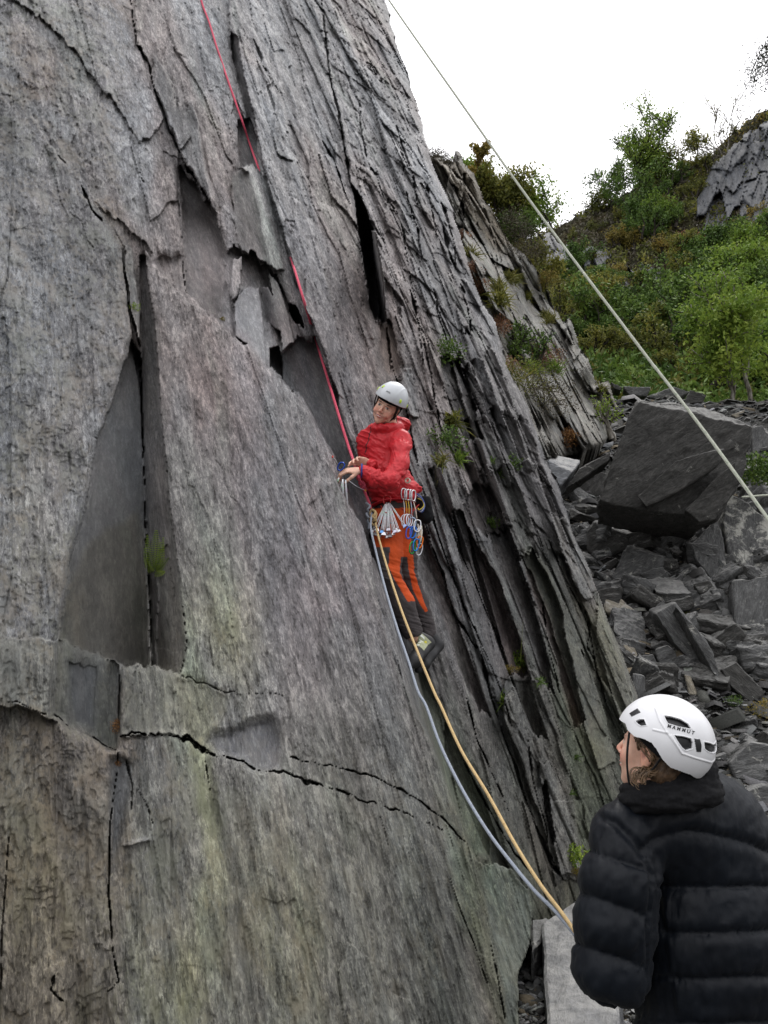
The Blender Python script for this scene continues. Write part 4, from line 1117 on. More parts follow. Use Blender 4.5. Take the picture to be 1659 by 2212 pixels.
for lab, pl, mt in (
    ('flat dark slab at the top of the scree under the ferns', ((560, 115), (740, 125), (720, 182), (600, 172)), BLK),
    ('broad sloping slab behind the huge boulder, under the trees', ((700, 185), (900, 120), (1000, 150), (900, 215)), BLK),
    ('dark broken slab between the trees and the huge boulder', ((1000, 140), (1110, 170), (1080, 222), (960, 232)), BLK_DARK),
    ('flat stone above the right shoulder of the huge boulder', ((1060, 240), (1190, 230), (1172, 275), (1060, 272)), BLK_DARK),
    ('small dark slab at the upper end of the grey ridge', ((480, 88), (560, 120), (545, 145), (500, 130)), BLK_DARK),
    ('yellowish stone at the foot of the slim tree trunk', ((1270, 300), (1360, 268), (1345, 312), (1300, 325)), BLK_BROWN),
    ('lichened stone beyond the pale flat-topped slab', ((270, 530), (370, 488), (362, 562), (285, 565)), BLK_LICH),
    ('small bright stone perched left of the huge boulder', ((410, 465), (500, 408), (516, 472), (440, 485)), BLK_LICH),
    ('broken slate lump under the small bright stone', ((388, 505), (500, 475), (485, 535), (400, 540)), BLK_PALE),
    ('small grey block in the shade left of the huge boulder', ((370, 625), (470, 598), (445, 665), (400, 660)), BLK),
    ('grey stone beside the cliff edge left of the bright-topped block', ((240, 1012), (335, 1005), (332, 1062), (262, 1082)), BLK),
    ('dark slab tucked under the large squarish block', ((380, 1310), (520, 1230), (540, 1260), (470, 1330)), BLK_DARK),
    ('grey splinter lying left of the large squarish block', ((370, 1320), (430, 1330), (560, 1440), (620, 1480), (520, 1450)), BLK),
    ('dark shard between the cliff foot and the pale slab', ((150, 770), (210, 700), (290, 690), (240, 780)), BLK_DARK)):
    block(lab, zb(*pl), (), .35, mat=mt, deg=15)
# right of the helmet
block('angular grey boulder right of the white helmet', zc((1020, 545), (1150, 420), (1300, 440), (1300, 690), (1060, 652)), (), .5, mat=BLK, deg=10)
block('flat brownish boulder behind the black jacket shoulder', zc((1050, 755), (1230, 695), (1330, 700), (1330, 845), (1100, 795)), (), .5, mat=BLK, deg=10)
block('pale rough stone behind the black jacket shoulder', zc((1010, 910), (1080, 895), (1192, 965), (1185, 1062), (1085, 985)), (), .3, mat=BLK_PALE, deg=-20)
block('dark stone touching the back of the white helmet', zc((900, 520), (1000, 488), (1015, 542), (930, 560)), (), .3, mat=BLK, deg=0)
block('grey stone at the right edge beside the jacket', zc((1170, 1065), (1330, 1050), (1330, 1110), (1200, 1105)), (), .3, mat=BLK, deg=0)
# foreground slab by the foot of the wall
block('large smooth pale slab lying at the foot of the wall beside the belayer', z6((960, 1460), (1000, 1430), (1245, 1268), (1400, 1300), (1500, 1700), (1500, 2000), (1480, 2200), (1300, 2400), (1010, 2400), (1010, 2142), (1070, 2010), (1050, 1850), (1060, 1740), (972, 1700), (968, 1560)), (), .25, z=.24, mat=SLAB_GREY, deg=60, cell=.035, disp=.012, name='slate_slab', group=None, terr=1.5)
block('small grey rock between the wall corner and the smooth pale slab', z6((885, 1440), (1005, 1422), (985, 1480), (965, 1570), (892, 1645)), (), .2, z=.20, mat=BLK, deg=30, cell=.03, disp=.02)

# jumbled blocks that fill the slope between the named ones
rk = random.Random(21)
protos = []
for k in range(8):
    pts = []
    a_, b_, c_ = rk.uniform(.6, 1.0), rk.uniform(.35, .7), rk.uniform(.16, .42)
    for sx in (-1, 1):
        for sy in (-1, 1):
            for sz in (-1, 1):
                pts.append(Vector((sx * a_ * rk.uniform(.6, 1.1), sy * b_ * rk.uniform(.6, 1.15), sz * c_ * rk.uniform(.7, 1.1))))
    pts += [Vector((rk.uniform(-a_, a_), rk.uniform(-b_, b_), c_ * rk.choice((-1, 1)))) for q in range(3)]
    V, F, R = hull_mesh(pts, .11, .10, np.array([[1, 0, 0], [0, 0, 1], [0, -1, 0.]]), 900 + k * 7, .03)
    protos.append((V, F, R))
pm = {}; jl_items = []
def jumble(k, loc, sc, rot, mat, label, group):
    key = (k, mat.name)
    if key in pm:
        o = pm[key].copy(); COL.objects.link(o)
    else:
        V, F, R = protos[k]
        o = mesh_np('slate_block', V, F, mat, smooth=True, attrs={'rc': R * .5})
        md = o.modifiers.new('edges', 'EDGE_SPLIT'); md.split_angle = math.radians(38)
        pm[key] = o
    o.location = loc; o.scale = (sc,) * 3; o.rotation_euler = rot
    return tag(o, label, 'rock', group)
for yb in range(950, 1640, 26):
    for xb in range(1190, 1760, 34):
        x_, y_ = xb + rk.uniform(-15, 15), yb + rk.uniform(-11, 11)
        if y_ > 1480 and rk.random() < .8: continue
        if 1290 < x_ < 1600 and 860 < y_ < 1090: continue
        if rk.random() < .22: continue
        Yd = ground_depth(x_, y_)
        p = P(x_, y_, Yd)
        s_ = rk.choice((.13, .19, .27, .37)) * (.7 + Yd / 22)
        m_ = rk.choice((BLK_DARK, BLK, BLK_DARK, BLK, BLK))
        jl_items.append((jumble(rk.randrange(8), p + Vector((0, 0, s_ * .12)), s_, (rk.uniform(-.7, .7), rk.uniform(-.9, .3), rk.uniform(0, 6.28)), m_,
               'dark slate block in the jumbled heap below the huge boulder' if m_ is BLK_DARK else 'grey slate block in the jumbled heap below the huge boulder',
               'dark blocks of the jumbled heap' if m_ is BLK_DARK else 'grey blocks of the jumbled heap'), x_, y_, 'dark slate block' if m_ is BLK_DARK else 'grey slate block'))
label_by_landmark(jl_items, [('the huge boulder', 1450, 1090), ('the pale flat slab', 1215, 1010), ('the white-topped block', 1317, 1170), ('the squarish block', 1372, 1230), ('the lichened boulder', 1600, 1150),
                             ('the tall rough block', 1535, 1200), ('the smooth pale slab', 1480, 1270), ('the long sloping slab', 1480, 1400), ('the stained upright slab', 1340, 1330), ('the capped boulder', 1620, 1330),
                             ('the white helmet', 1449, 1510), ('the cliff edge', 1290, 1180), ('the right picture edge', 1659, 1480)])

# ------------------------------------------------------------------ slate chips: uncountable, one object per patch
CHIPM = NT('slate_chips', .8, .2)
cc = CHIPM.attr('col').outputs['Color']
ctc = CHIPM.n('ShaderNodeTexCoord').outputs['Object']
CHIPM = CHIPM.done(CHIPM.mix(1.0, cc, CHIPM.rng(CHIPM.noise(ctc, 60, 4), .3, .7, .7, 1.25), 'MULTIPLY'), CHIPM.bump(CHIPM.noise(ctc, 120, 3), .4, .004))
def chips(name, x, y, z, size, label, seed=5, pale=.5, flat=.14):
    r = np.random.default_rng(seed)
    n = len(x); K = 5
    ang = (np.arange(K) / K * 2 * math.pi)[None, :] + r.uniform(-.45, .45, (n, K))
    rad = size[:, None] * r.uniform(.55, 1.15, (n, K))
    asp = r.uniform(.35, 1.0, n)[:, None]
    u = rad * np.cos(ang); v = rad * np.sin(ang) * asp
    th = size * r.uniform(flat * .5, flat * 2.2, n)
    yaw = r.uniform(0, 2 * math.pi, n); tx = r.normal(0, .38, n); ty = r.normal(0, .38, n)
    e1 = np.stack([np.cos(yaw), np.sin(yaw), np.sin(tx)], -1); e1 /= np.linalg.norm(e1, axis=1)[:, None]
    e2 = np.stack([-np.sin(yaw), np.cos(yaw), np.sin(ty)], -1); e2 -= e1 * (e1 * e2).sum(1)[:, None]; e2 /= np.linalg.norm(e2, axis=1)[:, None]
    e3 = np.cross(e1, e2)
    c = np.stack([x, y, z], -1)
    top = c[:, None] + u[..., None] * e1[:, None] + v[..., None] * e2[:, None] + (th / 2)[:, None, None] * e3[:, None]
    bot = c[:, None] + 1.08 * u[..., None] * e1[:, None] + 1.08 * v[..., None] * e2[:, None] - (th / 2)[:, None, None] * e3[:, None]
    V = np.concatenate([top, bot], 1).reshape(-1, 3)
    b = (np.arange(n) * 2 * K)[:, None]
    tf = [np.concatenate([b + 0, b + 1, b + 2], 1), np.concatenate([b, b + 2, b + 3], 1), np.concatenate([b, b + 3, b + 4], 1)]
    for k in range(K):
        k2 = (k + 1) % K
        tf.append(np.concatenate([b + k, b + K + k, b + K + k2], 1)); tf.append(np.concatenate([b + k, b + K + k2, b + k2], 1))
    F = np.concatenate(tf)
    base = r.choice([.05, .08, .12, .18, .30], n, p=[.20, .28, .27, .17 - .05 * (1 - pale), .08 + .05 * (1 - pale)])
    hue = np.stack([1 + r.normal(0, .03, n), np.ones(n), .97 + r.normal(0, .03, n)], -1)
    brn = r.random(n) < .06
    hue[brn] = (1.2, 1.0, .7)
    col = np.repeat(base[:, None] * hue, 2 * K, 0)
    o = mesh_np(name, V, F.astype(np.int32), CHIPM, smooth=False, cols={'col': col})
    tag(o, label, 'rubble', kind='stuff')
    return o
def chip_field(n, x0, x1, y0, y1, smin, smax, seed, clump=True):
    r = np.random.default_rng(seed)
    # density falls with distance so that it looks alike across the view
    t = r.random(n); y = y0 * (y1 / y0) ** t; x = r.uniform(0, 1, n) * (x1(y) - x0(y)) + x0(y)
    s = smin * (smax / smin) ** (r.random(n) ** 2.2)
    keep = fbm(x * 1.3 + 5, y * 1.3, 700 + seed, 3) > .34
    x, y, s = x[keep], y[keep], s[keep]
    z = terrain_z(x, y) + .05 * (fbm(x * 4, y * 4, 311, 4) - .5) + s * r.uniform(-.1, .35, len(s))
    return x, y, z, s
x, y, z, s = chip_field(34000, lambda y: .10 * y - .1, lambda y: .56 * y + .3, 4.2, 18.5, .014, .11, 3)
chips('slate_chips', x, y, z, s * (.55 + y / 14), 'loose grey slate chips and rubble covering the scree slope', 3)
x, y, z, s = chip_field(700, lambda y: .18 * y, lambda y: .56 * y, 7.5, 18, .12, .34, 4)
chips('slate_rubble', x, y, z, s, 'larger broken slate plates scattered through the scree', 4, flat=.2)
x, y, z, s = chip_field(5200, lambda y: .06 * y + .1, lambda y: .36 * y, 4.0, 6.3, .010, .05, 6)
chips('slate_gravel', x, y, z + .01, s, 'pale slate gravel in the gap at the foot of the wall', 6, pale=1.0)
# ------------------------------------------------------------------ plants
def leaf_mat(name, c1, c2, c3, trans=.25):
    t = NT(name, .6, .25)
    col = t.attr('col').outputs['Color']
    sc = t.n('ShaderNodeSeparateColor'); t.l(col, sc.inputs[0])
    oi = t.n('ShaderNodeObjectInfo')
    v = t.math('ADD', t.math('MULTIPLY', sc.outputs[0], .75), t.math('MULTIPLY', oi.outputs['Random'], .25))
    c = t.ramp(v, [(0.15, c1), (.5, c2), (.85, c3)])
    tr = t.n('ShaderNodeBsdfTranslucent'); t.l(c, tr.inputs[0])
    ms = t.n('ShaderNodeMixShader'); ms.inputs[0].default_value = trans
    t.l(c, t.b.inputs['Base Color'])
    t.l(t.b.outputs[0], ms.inputs[1]); t.l(tr.outputs[0], ms.inputs[2]); t.l(ms.outputs[0], t.out.inputs[0])
    return t.m
LF_GREEN = leaf_mat('leaf_green', (0.045, 0.083, 0.018), (0.083, 0.147, 0.028), (0.166, 0.243, 0.045))
LF_LIME = leaf_mat('leaf_lime', (0.090, 0.154, 0.023), (0.166, 0.256, 0.038), (0.307, 0.384, 0.064), .35)
LF_OLIVE = leaf_mat('leaf_olive', (0.064, 0.077, 0.019), (0.141, 0.154, 0.032), (0.282, 0.256, 0.051), .35)
LF_GOLD = leaf_mat('leaf_gold', (0.115, 0.102, 0.026), (0.218, 0.179, 0.038), (0.358, 0.256, 0.064))
LF_RUST = leaf_mat('leaf_rust', (0.128, 0.064, 0.028), (0.243, 0.115, 0.045), (0.358, 0.205, 0.064))
LF_HEATH = leaf_mat('leaf_heather', (0.045, 0.041, 0.028), (0.083, 0.070, 0.045), (0.128, 0.109, 0.064), .1)
LF_RED = leaf_mat('leaf_redheather', (0.128, 0.058, 0.038), (0.243, 0.115, 0.070), (0.333, 0.205, 0.102), .1)
LF_DARK = leaf_mat('leaf_dark', (.012, .016, .010), (.025, .032, .018), (.05, .06, .035), .1)
LF_GRASS = leaf_mat('blade_grass', (.09, .11, .02), (.16, .16, .035), (.28, .24, .08), .2)
BARK = NT('bark_pale', .85, .2)
btc = BARK.n('ShaderNodeTexCoord').outputs['Object']
BARK = BARK.done(BARK.ramp(BARK.noise(BARK.scale(btc, (14, 14, 4)), 1, 5), [(.35, (.07, .06, .045)), (.5, (.17, .155, .13)), (.65, (.30, .28, .25))]), BARK.bump(BARK.noise(BARK.scale(btc, (30, 30, 6)), 1, 4), .5, .02))
BARKD = plain('bark_dark', (.035, .03, .024), .85, .2, 0, .4, 30, .4)
STEM = plain('stem_green', (.07, .10, .03), .6, .3)

def quads(c, e1, e2, w, l, bend=0):
    """leaf quads (pointed): centre c, length along e1, width along e2"""
    a = c - e1 * (l / 2)[:, None]; b = c + e1 * (l / 2)[:, None]
    m = c + e1 * (l * .05)[:, None]
    p = m + e2 * (w / 2)[:, None]; q = m - e2 * (w / 2)[:, None]
    V = np.stack([a, p, b, q], 1).reshape(-1, 3)
    F = np.arange(len(c) * 4).reshape(-1, 4)
    return V, F.astype(np.int32)

def rnd_dirs(r, n, up=.0):
    d = r.normal(0, 1, (n, 3)); d[:, 2] += up
    return d / np.linalg.norm(d, axis=1)[:, None]

def grow(r, base, direction, length, radius, levels, split=4, spread=.6, up=.12, segs=6):
    """returns list of (path, radii, level)"""
    out = []
    def rec(p, d, L, R, lv):
        pts = [p]; q = p.copy(); dd = d.copy()
        for k in range(segs):
            dd = dd + r.normal(0, .13, 3) + np.array([0, 0, up * .3]); dd /= np.linalg.norm(dd)
            q = q + dd * L / segs; pts.append(q.copy())
        out.append((np.array(pts), np.linspace(R, R * .45, segs + 1), lv))
        if lv > 0:
            for k in range(split):
                t = r.uniform(.3, 1.0) if k else 1.0
                i = int(t * segs)
                nd = dd + rnd_dirs(r, 1)[0] * spread; nd[2] += up; nd /= np.linalg.norm(nd)
                rec(pts[i], nd, L * r.uniform(.5, .75), R * .5, lv - 1)
    rec(np.array(base, float), np.array(direction, float) / np.linalg.norm(direction), length, radius, levels)
    return out

def make_tree(name, seed, height, stems, leaves, leaf, lmat, bmat, spread=.6, levels=3, split=4, clump=.35, stem_dirs=None, trunk_frac=.35, rad=.05, label='', cat='tree', group=None):
    r = np.random.default_rng(seed)
    root = empty(name)
    mb = MB(); tips = []
    for s_ in range(stems):
        d = np.array([r.normal(0, .28 if stems > 1 else .08), r.normal(0, .28 if stems > 1 else .08), 1.0])
        br = grow(r, (r.normal(0, .06 * stems), r.normal(0, .06 * stems), -.3), d, height * trunk_frac, rad * height, levels, split, spread)
        for path, rd, lv in br:
            mb.tube(path, np.maximum(rd, .004 * height), 5 if lv > 1 else 3, cap=False)
            if lv <= 1: tips.append(path[1:])
    tips = np.concatenate(tips)
    tr = mb.build('trunk', bmat, None); tr.parent = root
    n = leaves
    pick = tips[r.integers(0, len(tips), n)]
    c = pick + r.normal(0, clump * height * .075, (n, 3))
    e1 = rnd_dirs(r, n, -.2); tmp = rnd_dirs(r, n, .6); e2 = np.cross(e1, tmp); e2 /= np.linalg.norm(e2, axis=1)[:, None]
    l = leaf * r.uniform(.6, 1.3, n)
    V, F = quads(c, e1, e2, l * .5, l)
    shade = np.clip(.5 + .32 * (vn3(c * 2.2 / height * 4, seed) - .5) * 2 + r.normal(0, .14, n), 0, 1)
    cr = mesh_np('crown', V, F, lmat, smooth=False, cols={'col': np.repeat(shade[:, None] * np.ones((1, 3)), 4, 0)})
    cr.parent = root
    tag(root, label, cat, group)
    return root

def copy_tree(root, loc, rz, sc, label=None, group=None, mats=None, cat=None):
    c = root.copy(); COL.objects.link(c)
    c.location = loc; c.rotation_euler = (0, 0, rz); c.scale = (sc, sc, sc)
    if label: c['label'] = label
    if group: c['group'] = group
    if cat: c['category'] = cat
    for ch in root.children:
        k = ch.copy(); COL.objects.link(k); k.parent = c
    return c

BUSH = {}
for key, sd_, h, st, lv, lf, lm, sp in (
    ('g1', 11, 2.6, 5, 2600, .15, LF_GREEN, .75), ('g2', 12, 3.0, 4, 2600, .16, LF_GREEN, .8), ('o1', 13, 2.6, 5, 2300, .15, LF_OLIVE, .75),
    ('l1', 14, 3.0, 4, 2600, .16, LF_LIME, .8), ('y1', 15, 2.5, 5, 1800, .14, LF_GOLD, .8), ('r1', 16, 2.5, 4, 1500, .13, LF_RUST, .8), ('o2', 17, 3.0, 4, 2500, .15, LF_OLIVE, .8)):
    BUSH[key] = make_tree('bush', sd_, h, st, lv, lf, lm, BARKD, sp, 3, 3, .6, label='bush', cat='bush')
used_key = set()
def place(key, p, sc, label, group, rng_=random):
    b = BUSH[key]
    if key not in used_key:
        used_key.add(key)
        b.location = p; b.rotation_euler = (0, 0, rng_.uniform(0, 6.28)); b.scale = (sc,) * 3
        b['label'] = label; b['group'] = group; b['category'] = 'bush'
        return b
    return copy_tree(b, p, rng_.uniform(0, 6.28), sc, label, group)

KIND_LABEL = {'g1': 'mid green bush in the dense thicket on the hillside', 'g2': 'mid green bush in the dense thicket on the hillside',
              'o1': 'olive green bush among the hillside thicket', 'o2': 'olive green bush among the hillside thicket',
              'l1': 'bright yellow-green bush near the right edge of the hillside', 'y1': 'golden-leaved bush in the hillside thicket', 'r1': 'rusty orange bush near the grey rock face'}
KIND_GROUP = {'g1': 'green bushes on the hillside', 'g2': 'green bushes on the hillside', 'o1': 'olive bushes on the hillside', 'o2': 'olive bushes on the hillside',
              'l1': 'yellow-green bushes at the right', 'y1': 'golden bushes on the hillside', 'r1': 'rusty bushes by the rock face'}
rb = random.Random(5)
def bush_kind(x, y):
    if x > 1540 and y > 560: return rb.choice(['l1', 'l1', 'g2', 'l1', 'y1'])
    if 1480 < x < 1580 and 510 < y < 560: return 'r1'
    if 1320 < x < 1450 and 480 < y < 560: return rb.choice(['y1', 'o2', 'y1', 'g1'])
    return rb.choice(['g1', 'g2', 'o1', 'g1', 'o2', 'g2'])
nb_ = 0; bush_items = []; KW = {'g1': 'mid green bush', 'g2': 'mid green bush', 'o1': 'olive bush', 'o2': 'olive bush', 'l1': 'bright yellow-green bush', 'y1': 'golden-leaved bush', 'r1': 'rusty orange bush'}
for yy in range(575, 850, 34):
    for xx in range(1195 + (yy // 34 % 2) * 18, 1720, 40):
        x_ = xx + rb.uniform(-16, 16); y_ = yy + rb.uniform(-12, 12)
        if y_ < 630 and 1260 < x_ < 1460 and rb.random() < .75: continue
        if y_ > 790 and x_ < 1500 and rb.random() < .7: continue
        if x_ < 1200 + max(0, (y_ - 650)) * .32: continue
        p = hill_pt(x_, y_)
        k_ = bush_kind(x_, y_); bush_items.append((place(k_, p, rb.uniform(.48, .9), KIND_LABEL[k_], KIND_GROUP[k_], rb), x_, y_, KW[k_])); nb_ += 1
for (x_, y_, k_, s_) in ((1330, 540, 'y1', .7), (1365, 545, 'y1', .8), (1400, 520, 'g1', .8), (1435, 500, 'g1', .8), (1410, 455, 'g2', .7), (1380, 470, 'g1', .7), (1460, 470, 'o1', .7),
                         (1440, 430, 'g2', .6), (1470, 400, 'g1', .6), (1430, 560, 'y1', .8), (1500, 560, 'r1', .8), (1535, 548, 'r1', .7), (1565, 558, 'g2', .8), (1610, 545, 'g1', .8), (1650, 520, 'o1', .8),
                         (1340, 480, 'o1', .45), (1290, 500, 'o2', .4), (1500, 420, 'o2', .5), (1655, 480, 'y1', .7), (1690, 540, 'g1', .9), (1240, 520, 'o1', .35), (1640, 590, 'l1', .9), (1600, 600, 'l1', .8),
                         (1250, 590, 'g1', .5), (1285, 575, 'o1', .45), (1310, 620, 'g1', .5), (1390, 640, 'g2', .5), (1350, 600, 'y1', .5), (1230, 560, 'o1', .4), (1270, 620, 'o2', .5), (1500, 600, 'g1', .8), (1540, 620, 'g2', .8), (1475, 360, 'o1', .4), (1530, 370, 'o2', .5), (1645, 260, 'y1', .35), (1590, 290, 'o1', .35)):
    bush_items.append((place(k_, hill_pt(x_, y_), s_, KIND_LABEL[k_], KIND_GROUP[k_], rb), x_, y_, KW[k_]))
label_by_landmark(bush_items, [('the grey ridge', 1200, 690), ('the skyline dip', 1200, 495), ('the long rock band', 1360, 610), ('the skyline trees', 1385, 400), ('the grey rock face', 1580, 430), ('the slim pale trunks', 1600, 830), ('the huge boulder', 1450, 860), ('the small outcrop', 1285, 555), ('the middle of the thicket', 1400, 700), ('the right picture edge', 1659, 600), ('the foot of the rock face', 1560, 550)])

# slender trees on the skyline and by the scree
def tree_at(x, ybase, ytop, Y, seed, lmat, bmat, leaves, label, leaf=.13, spread=.55, stems=1, clump=.3, levels=3, split=4, tf=.42, rad=.012, group=None):
    b = P(x, ybase, Y); h = (ybase - ytop) / FO * Y * 1.6; leaves = int(leaves * 1.8)
    t = make_tree('tree', seed, h, stems, leaves, leaf, lmat, bmat, spread, levels, split, clump, trunk_frac=tf, rad=rad, label=label, group=group)
    t.location = b
    return t
def hd(x, y): return hill_pt(x, y).y
tree_at(1350, 485, 345, hd(1350, 485), 31, LF_GREEN, BARKD, 1500, 'sparse leaning tree on the skyline nearest the dip', .16, 1.0, 1, .55)
tree_at(1383, 425, 258, hd(1381, 411), 32, LF_LIME, BARKD, 2600, 'taller green tree with forked dark trunk on the skyline', .16, .6, 2, .45)
tree_at(1412, 415, 268, hd(1412, 400), 33, LF_GREEN, BARKD, 1300, 'thin-crowned tree just right of the forked skyline tree', .15, .7, 2, .5)
tree_at(1498, 352, 275, hd(1495, 345), 34, LF_OLIVE, BARKD, 500, 'small wispy tree on the skyline beside the pale bare tree', .13, .6, 1, .5)
tree_at(1566, 352, 230, hd(1561, 345), 35, LF_OLIVE, BARK, 330, 'pale bare birch with hardly any leaves on the skyline', .12, .75, 2, .5)
for i_, (x_, y_, yt_, m_, sd_, lb_) in enumerate(((1298, 462, 385, LF_OLIVE, 131, 'low scrubby tree leftmost on the hillside skyline'), (1326, 450, 345, LF_GREEN, 132, 'small leaning tree just left of the sparse leaning one'), (1436, 400, 290, LF_LIME, 133, 'yellow-green tree between the thin-crowned and wispy skyline trees'), (1466, 385, 285, LF_OLIVE, 134, 'olive airy tree left of the wispy skyline tree'),
        (1420, 500, 400, LF_LIME, 135, 'light green tree standing below the skyline trees'), (1360, 520, 430, LF_GREEN, 136, 'rounded green tree on the slope below the leaning skyline tree'), (1610, 640, 520, LF_LIME, 137, 'tall yellow-green tree below the grey rock face at the right'), (1500, 680, 570, LF_GREEN, 138, 'full green tree in the middle of the thicket'), (1300, 720, 610, LF_GREEN, 139, 'full green tree beside the grey ridge'), (1420, 760, 660, LF_OLIVE, 140, 'olive tree rising behind the huge boulder'))):
    tree_at(x_, y_, yt_, hd(x_, y_), sd_, m_, BARKD, 1500, lb_, .15, .95, 2, .5)
tree_at(1581, 893, 690, 17.2, 36, LF_LIME, BARK, 2600, 'slim pale-trunked tree standing right behind the huge boulder', .11, .7, 1, .6, tf=.5, rad=.022)
tree_at(1624, 870, 640, 17.6, 37, LF_LIME, BARK, 2600, 'second slim pale-trunked tree nearer the right edge', .11, .7, 1, .6, tf=.5, rad=.018)
# bushes on top of the ridge
for (x_, y_, yt, k, sd_, n_, lab) in ((1060, 455, 345, LF_OLIVE, 41, 3000, 'broad olive bush on top of the ridge'), (1100, 480, 360, LF_OLIVE, 42, 2800, 'bushy olive tree in the middle of the ridge top'),
                                 (1150, 490, 362, LF_LIME, 43, 2300, 'yellowing bush at the right end of the ridge top'), (997, 350, 306, LF_GOLD, 44, 700, 'small yellow-green bush peeking over the tip of the ridge'),
                                 (1130, 540, 440, LF_GREEN, 45, 2300, 'green bush growing down the right flank of the ridge'), (1160, 600, 500, LF_OLIVE, 46, 2200, 'dark bush in the gully right of the ridge'), (1030, 400, 330, LF_LIME, 47, 1500, 'yellow-green bush behind the ridge pinnacles')):
    Yd = 19.5 if x_ > 1020 else 17
    tree_at(x_, y_, yt, Yd, sd_, k, BARKD, n_, lab, .10, .8, 4, .75, levels=3, split=3, tf=.36, rad=.012)
# dark tree whose branch hangs in at the top right
Yt = 12.0
tb = P(1900, 420, Yt)
root = empty('tree', tb)
r_ = np.random.default_rng(51); mb = MB(); tips = []
pathT = catmull([P(1905, 1000, Yt) - tb, P(1900, 420, Yt) - tb, P(1880, 200, Yt) - tb, P(1850, 20, Yt) - tb, P(1840, -150, Yt) - tb], 6)
mb.tube(pathT, np.linspace(.16, .05, len(pathT)), 8)
for (x0, y0, x1, y1) in ((1890, 300, 1700, 80), (1870, 150, 1650, 100), (1860, 80, 1640, 120), (1875, 200, 1665, 150), (1850, 20, 1680, -40), (1880, 260, 1760, 200), (1860, 100, 1780, -80), (1875, 200, 2000, 50), (1860, 60, 1990, -60)):
    for k in range(2):
        a_ = np.array(P(x0, y0, Yt) - tb); b_ = np.array(P(x1, y1, Yt + r_.uniform(-.8, .8)) - tb)
        m_ = (a_ + b_) / 2 + np.array([0, 0, .25])
        pa = catmull([a_, m_, b_], 6); mb.tube(pa, np.linspace(.04, .008, len(pa)), 5); tips.append(pa[4:])
        for q in range(7):
            s0 = pa[r_.integers(4, len(pa))]; e0 = s0 + r_.normal(0, .22, 3) + np.array([-.1, 0, -.28])
            pb = catmull([s0, (s0 + e0) / 2 + np.array([0, 0, .05]), e0], 4); mb.tube(pb, .006, 3); tips.append(pb)
o = mb.build('trunk', BARKD); o.parent = root
tips = np.concatenate(tips); n = 16000
c = tips[r_.integers(0, len(tips), n)] + r_.normal(0, .10, (n, 3)); e1 = rnd_dirs(r_, n, -1.2); e2 = np.cross(e1, rnd_dirs(r_, n)); e2 /= np.linalg.norm(e2, axis=1)[:, None]
V, F = quads(c, e1, e2, np.full(n, .018), r_.uniform(.04, .09, n))
o = mesh_np('crown', V, F, LF_DARK, smooth=False, cols={'col': np.repeat(r_.random((n, 1)) * np.ones((1, 3)), 4, 0)}); o.parent = root
tag(root, 'dark drooping tree reaching in at the top right corner against the sky', 'tree')

# ground cover on the hillside: heather above, fern and grass below (uncountable)
def cover(name, n, seed, region, leaf, mat, label, upz=.8, lift=.12):
    r = np.random.default_rng(seed)
    X = r.uniform(1050, 1900, n * 3); T = r.random(n * 3)
    m = region(X, T, r); X, T = X[m][:n], T[m][:n]
    i = np.clip((X - 1040) / 5.0, 0, len(hx) - 1.01); j = np.clip(T * 189, 0, 188.99)
    i0 = i.astype(int); j0 = j.astype(int); fi = (i - i0)[:, None]; fj = (j - j0)[:, None]
    p = HPt[i0, j0] * (1 - fi) * (1 - fj) + HPt[i0 + 1, j0] * fi * (1 - fj) + HPt[i0, j0 + 1] * (1 - fi) * fj + HPt[i0 + 1, j0 + 1] * fi * fj
    n_ = len(p)
    c = p + r.normal(0, lift * .6, (n_, 3)) + np.array([0, 0, lift])
    e1 = rnd_dirs(r, n_, upz); e2 = np.cross(e1, rnd_dirs(r, n_)); e2 /= np.linalg.norm(e2, axis=1)[:, None]
    l = leaf * r.uniform(.5, 1.4, n_)
    V, F = quads(c, e1, e2, l * .35, l)
    sh_ = np.clip(vn3(c * .9, seed) * .8 + r.normal(.1, .15, n_), 0, 1)
    tag(mesh_np(name, V, F, mat, smooth=False, cols={'col': np.repeat(sh_[:, None] * np.ones((1, 3)), 4, 0)}), label, 'ground cover', kind='stuff')
cover('heather', 42000, 61, lambda X, T, r: T > .42 + .1 * r.random(len(T)), .20, LF_HEATH, 'dark brown heather covering the upper hillside', .5)
cover('grass', 26000, 62, lambda X, T, r: (vn(X * .03, T * 12, 9) > .52) & (T > .3), .26, LF_OLIVE, 'olive grass patches on the hillside', 1.2)
cover('fern_cover', 26000, 63, lambda X, T, r: T < .34, .22, LF_GREEN, 'green ferns and undergrowth at the top of the scree', .5, .25)
cover('dry_grass', 9000, 64, lambda X, T, r: (T < .3) & (vn(X * .04, T * 20, 8) > .5), .26, LF_GRASS, 'yellowing grass at the top of the scree', 1.5, .2)
cover('golden_cover', 7000, 65, lambda X, T, r: (T > .5) & (X > 1560) & (T > .9), .22, LF_GOLD, 'golden grass on the brow above the grey rock face', 1.0)

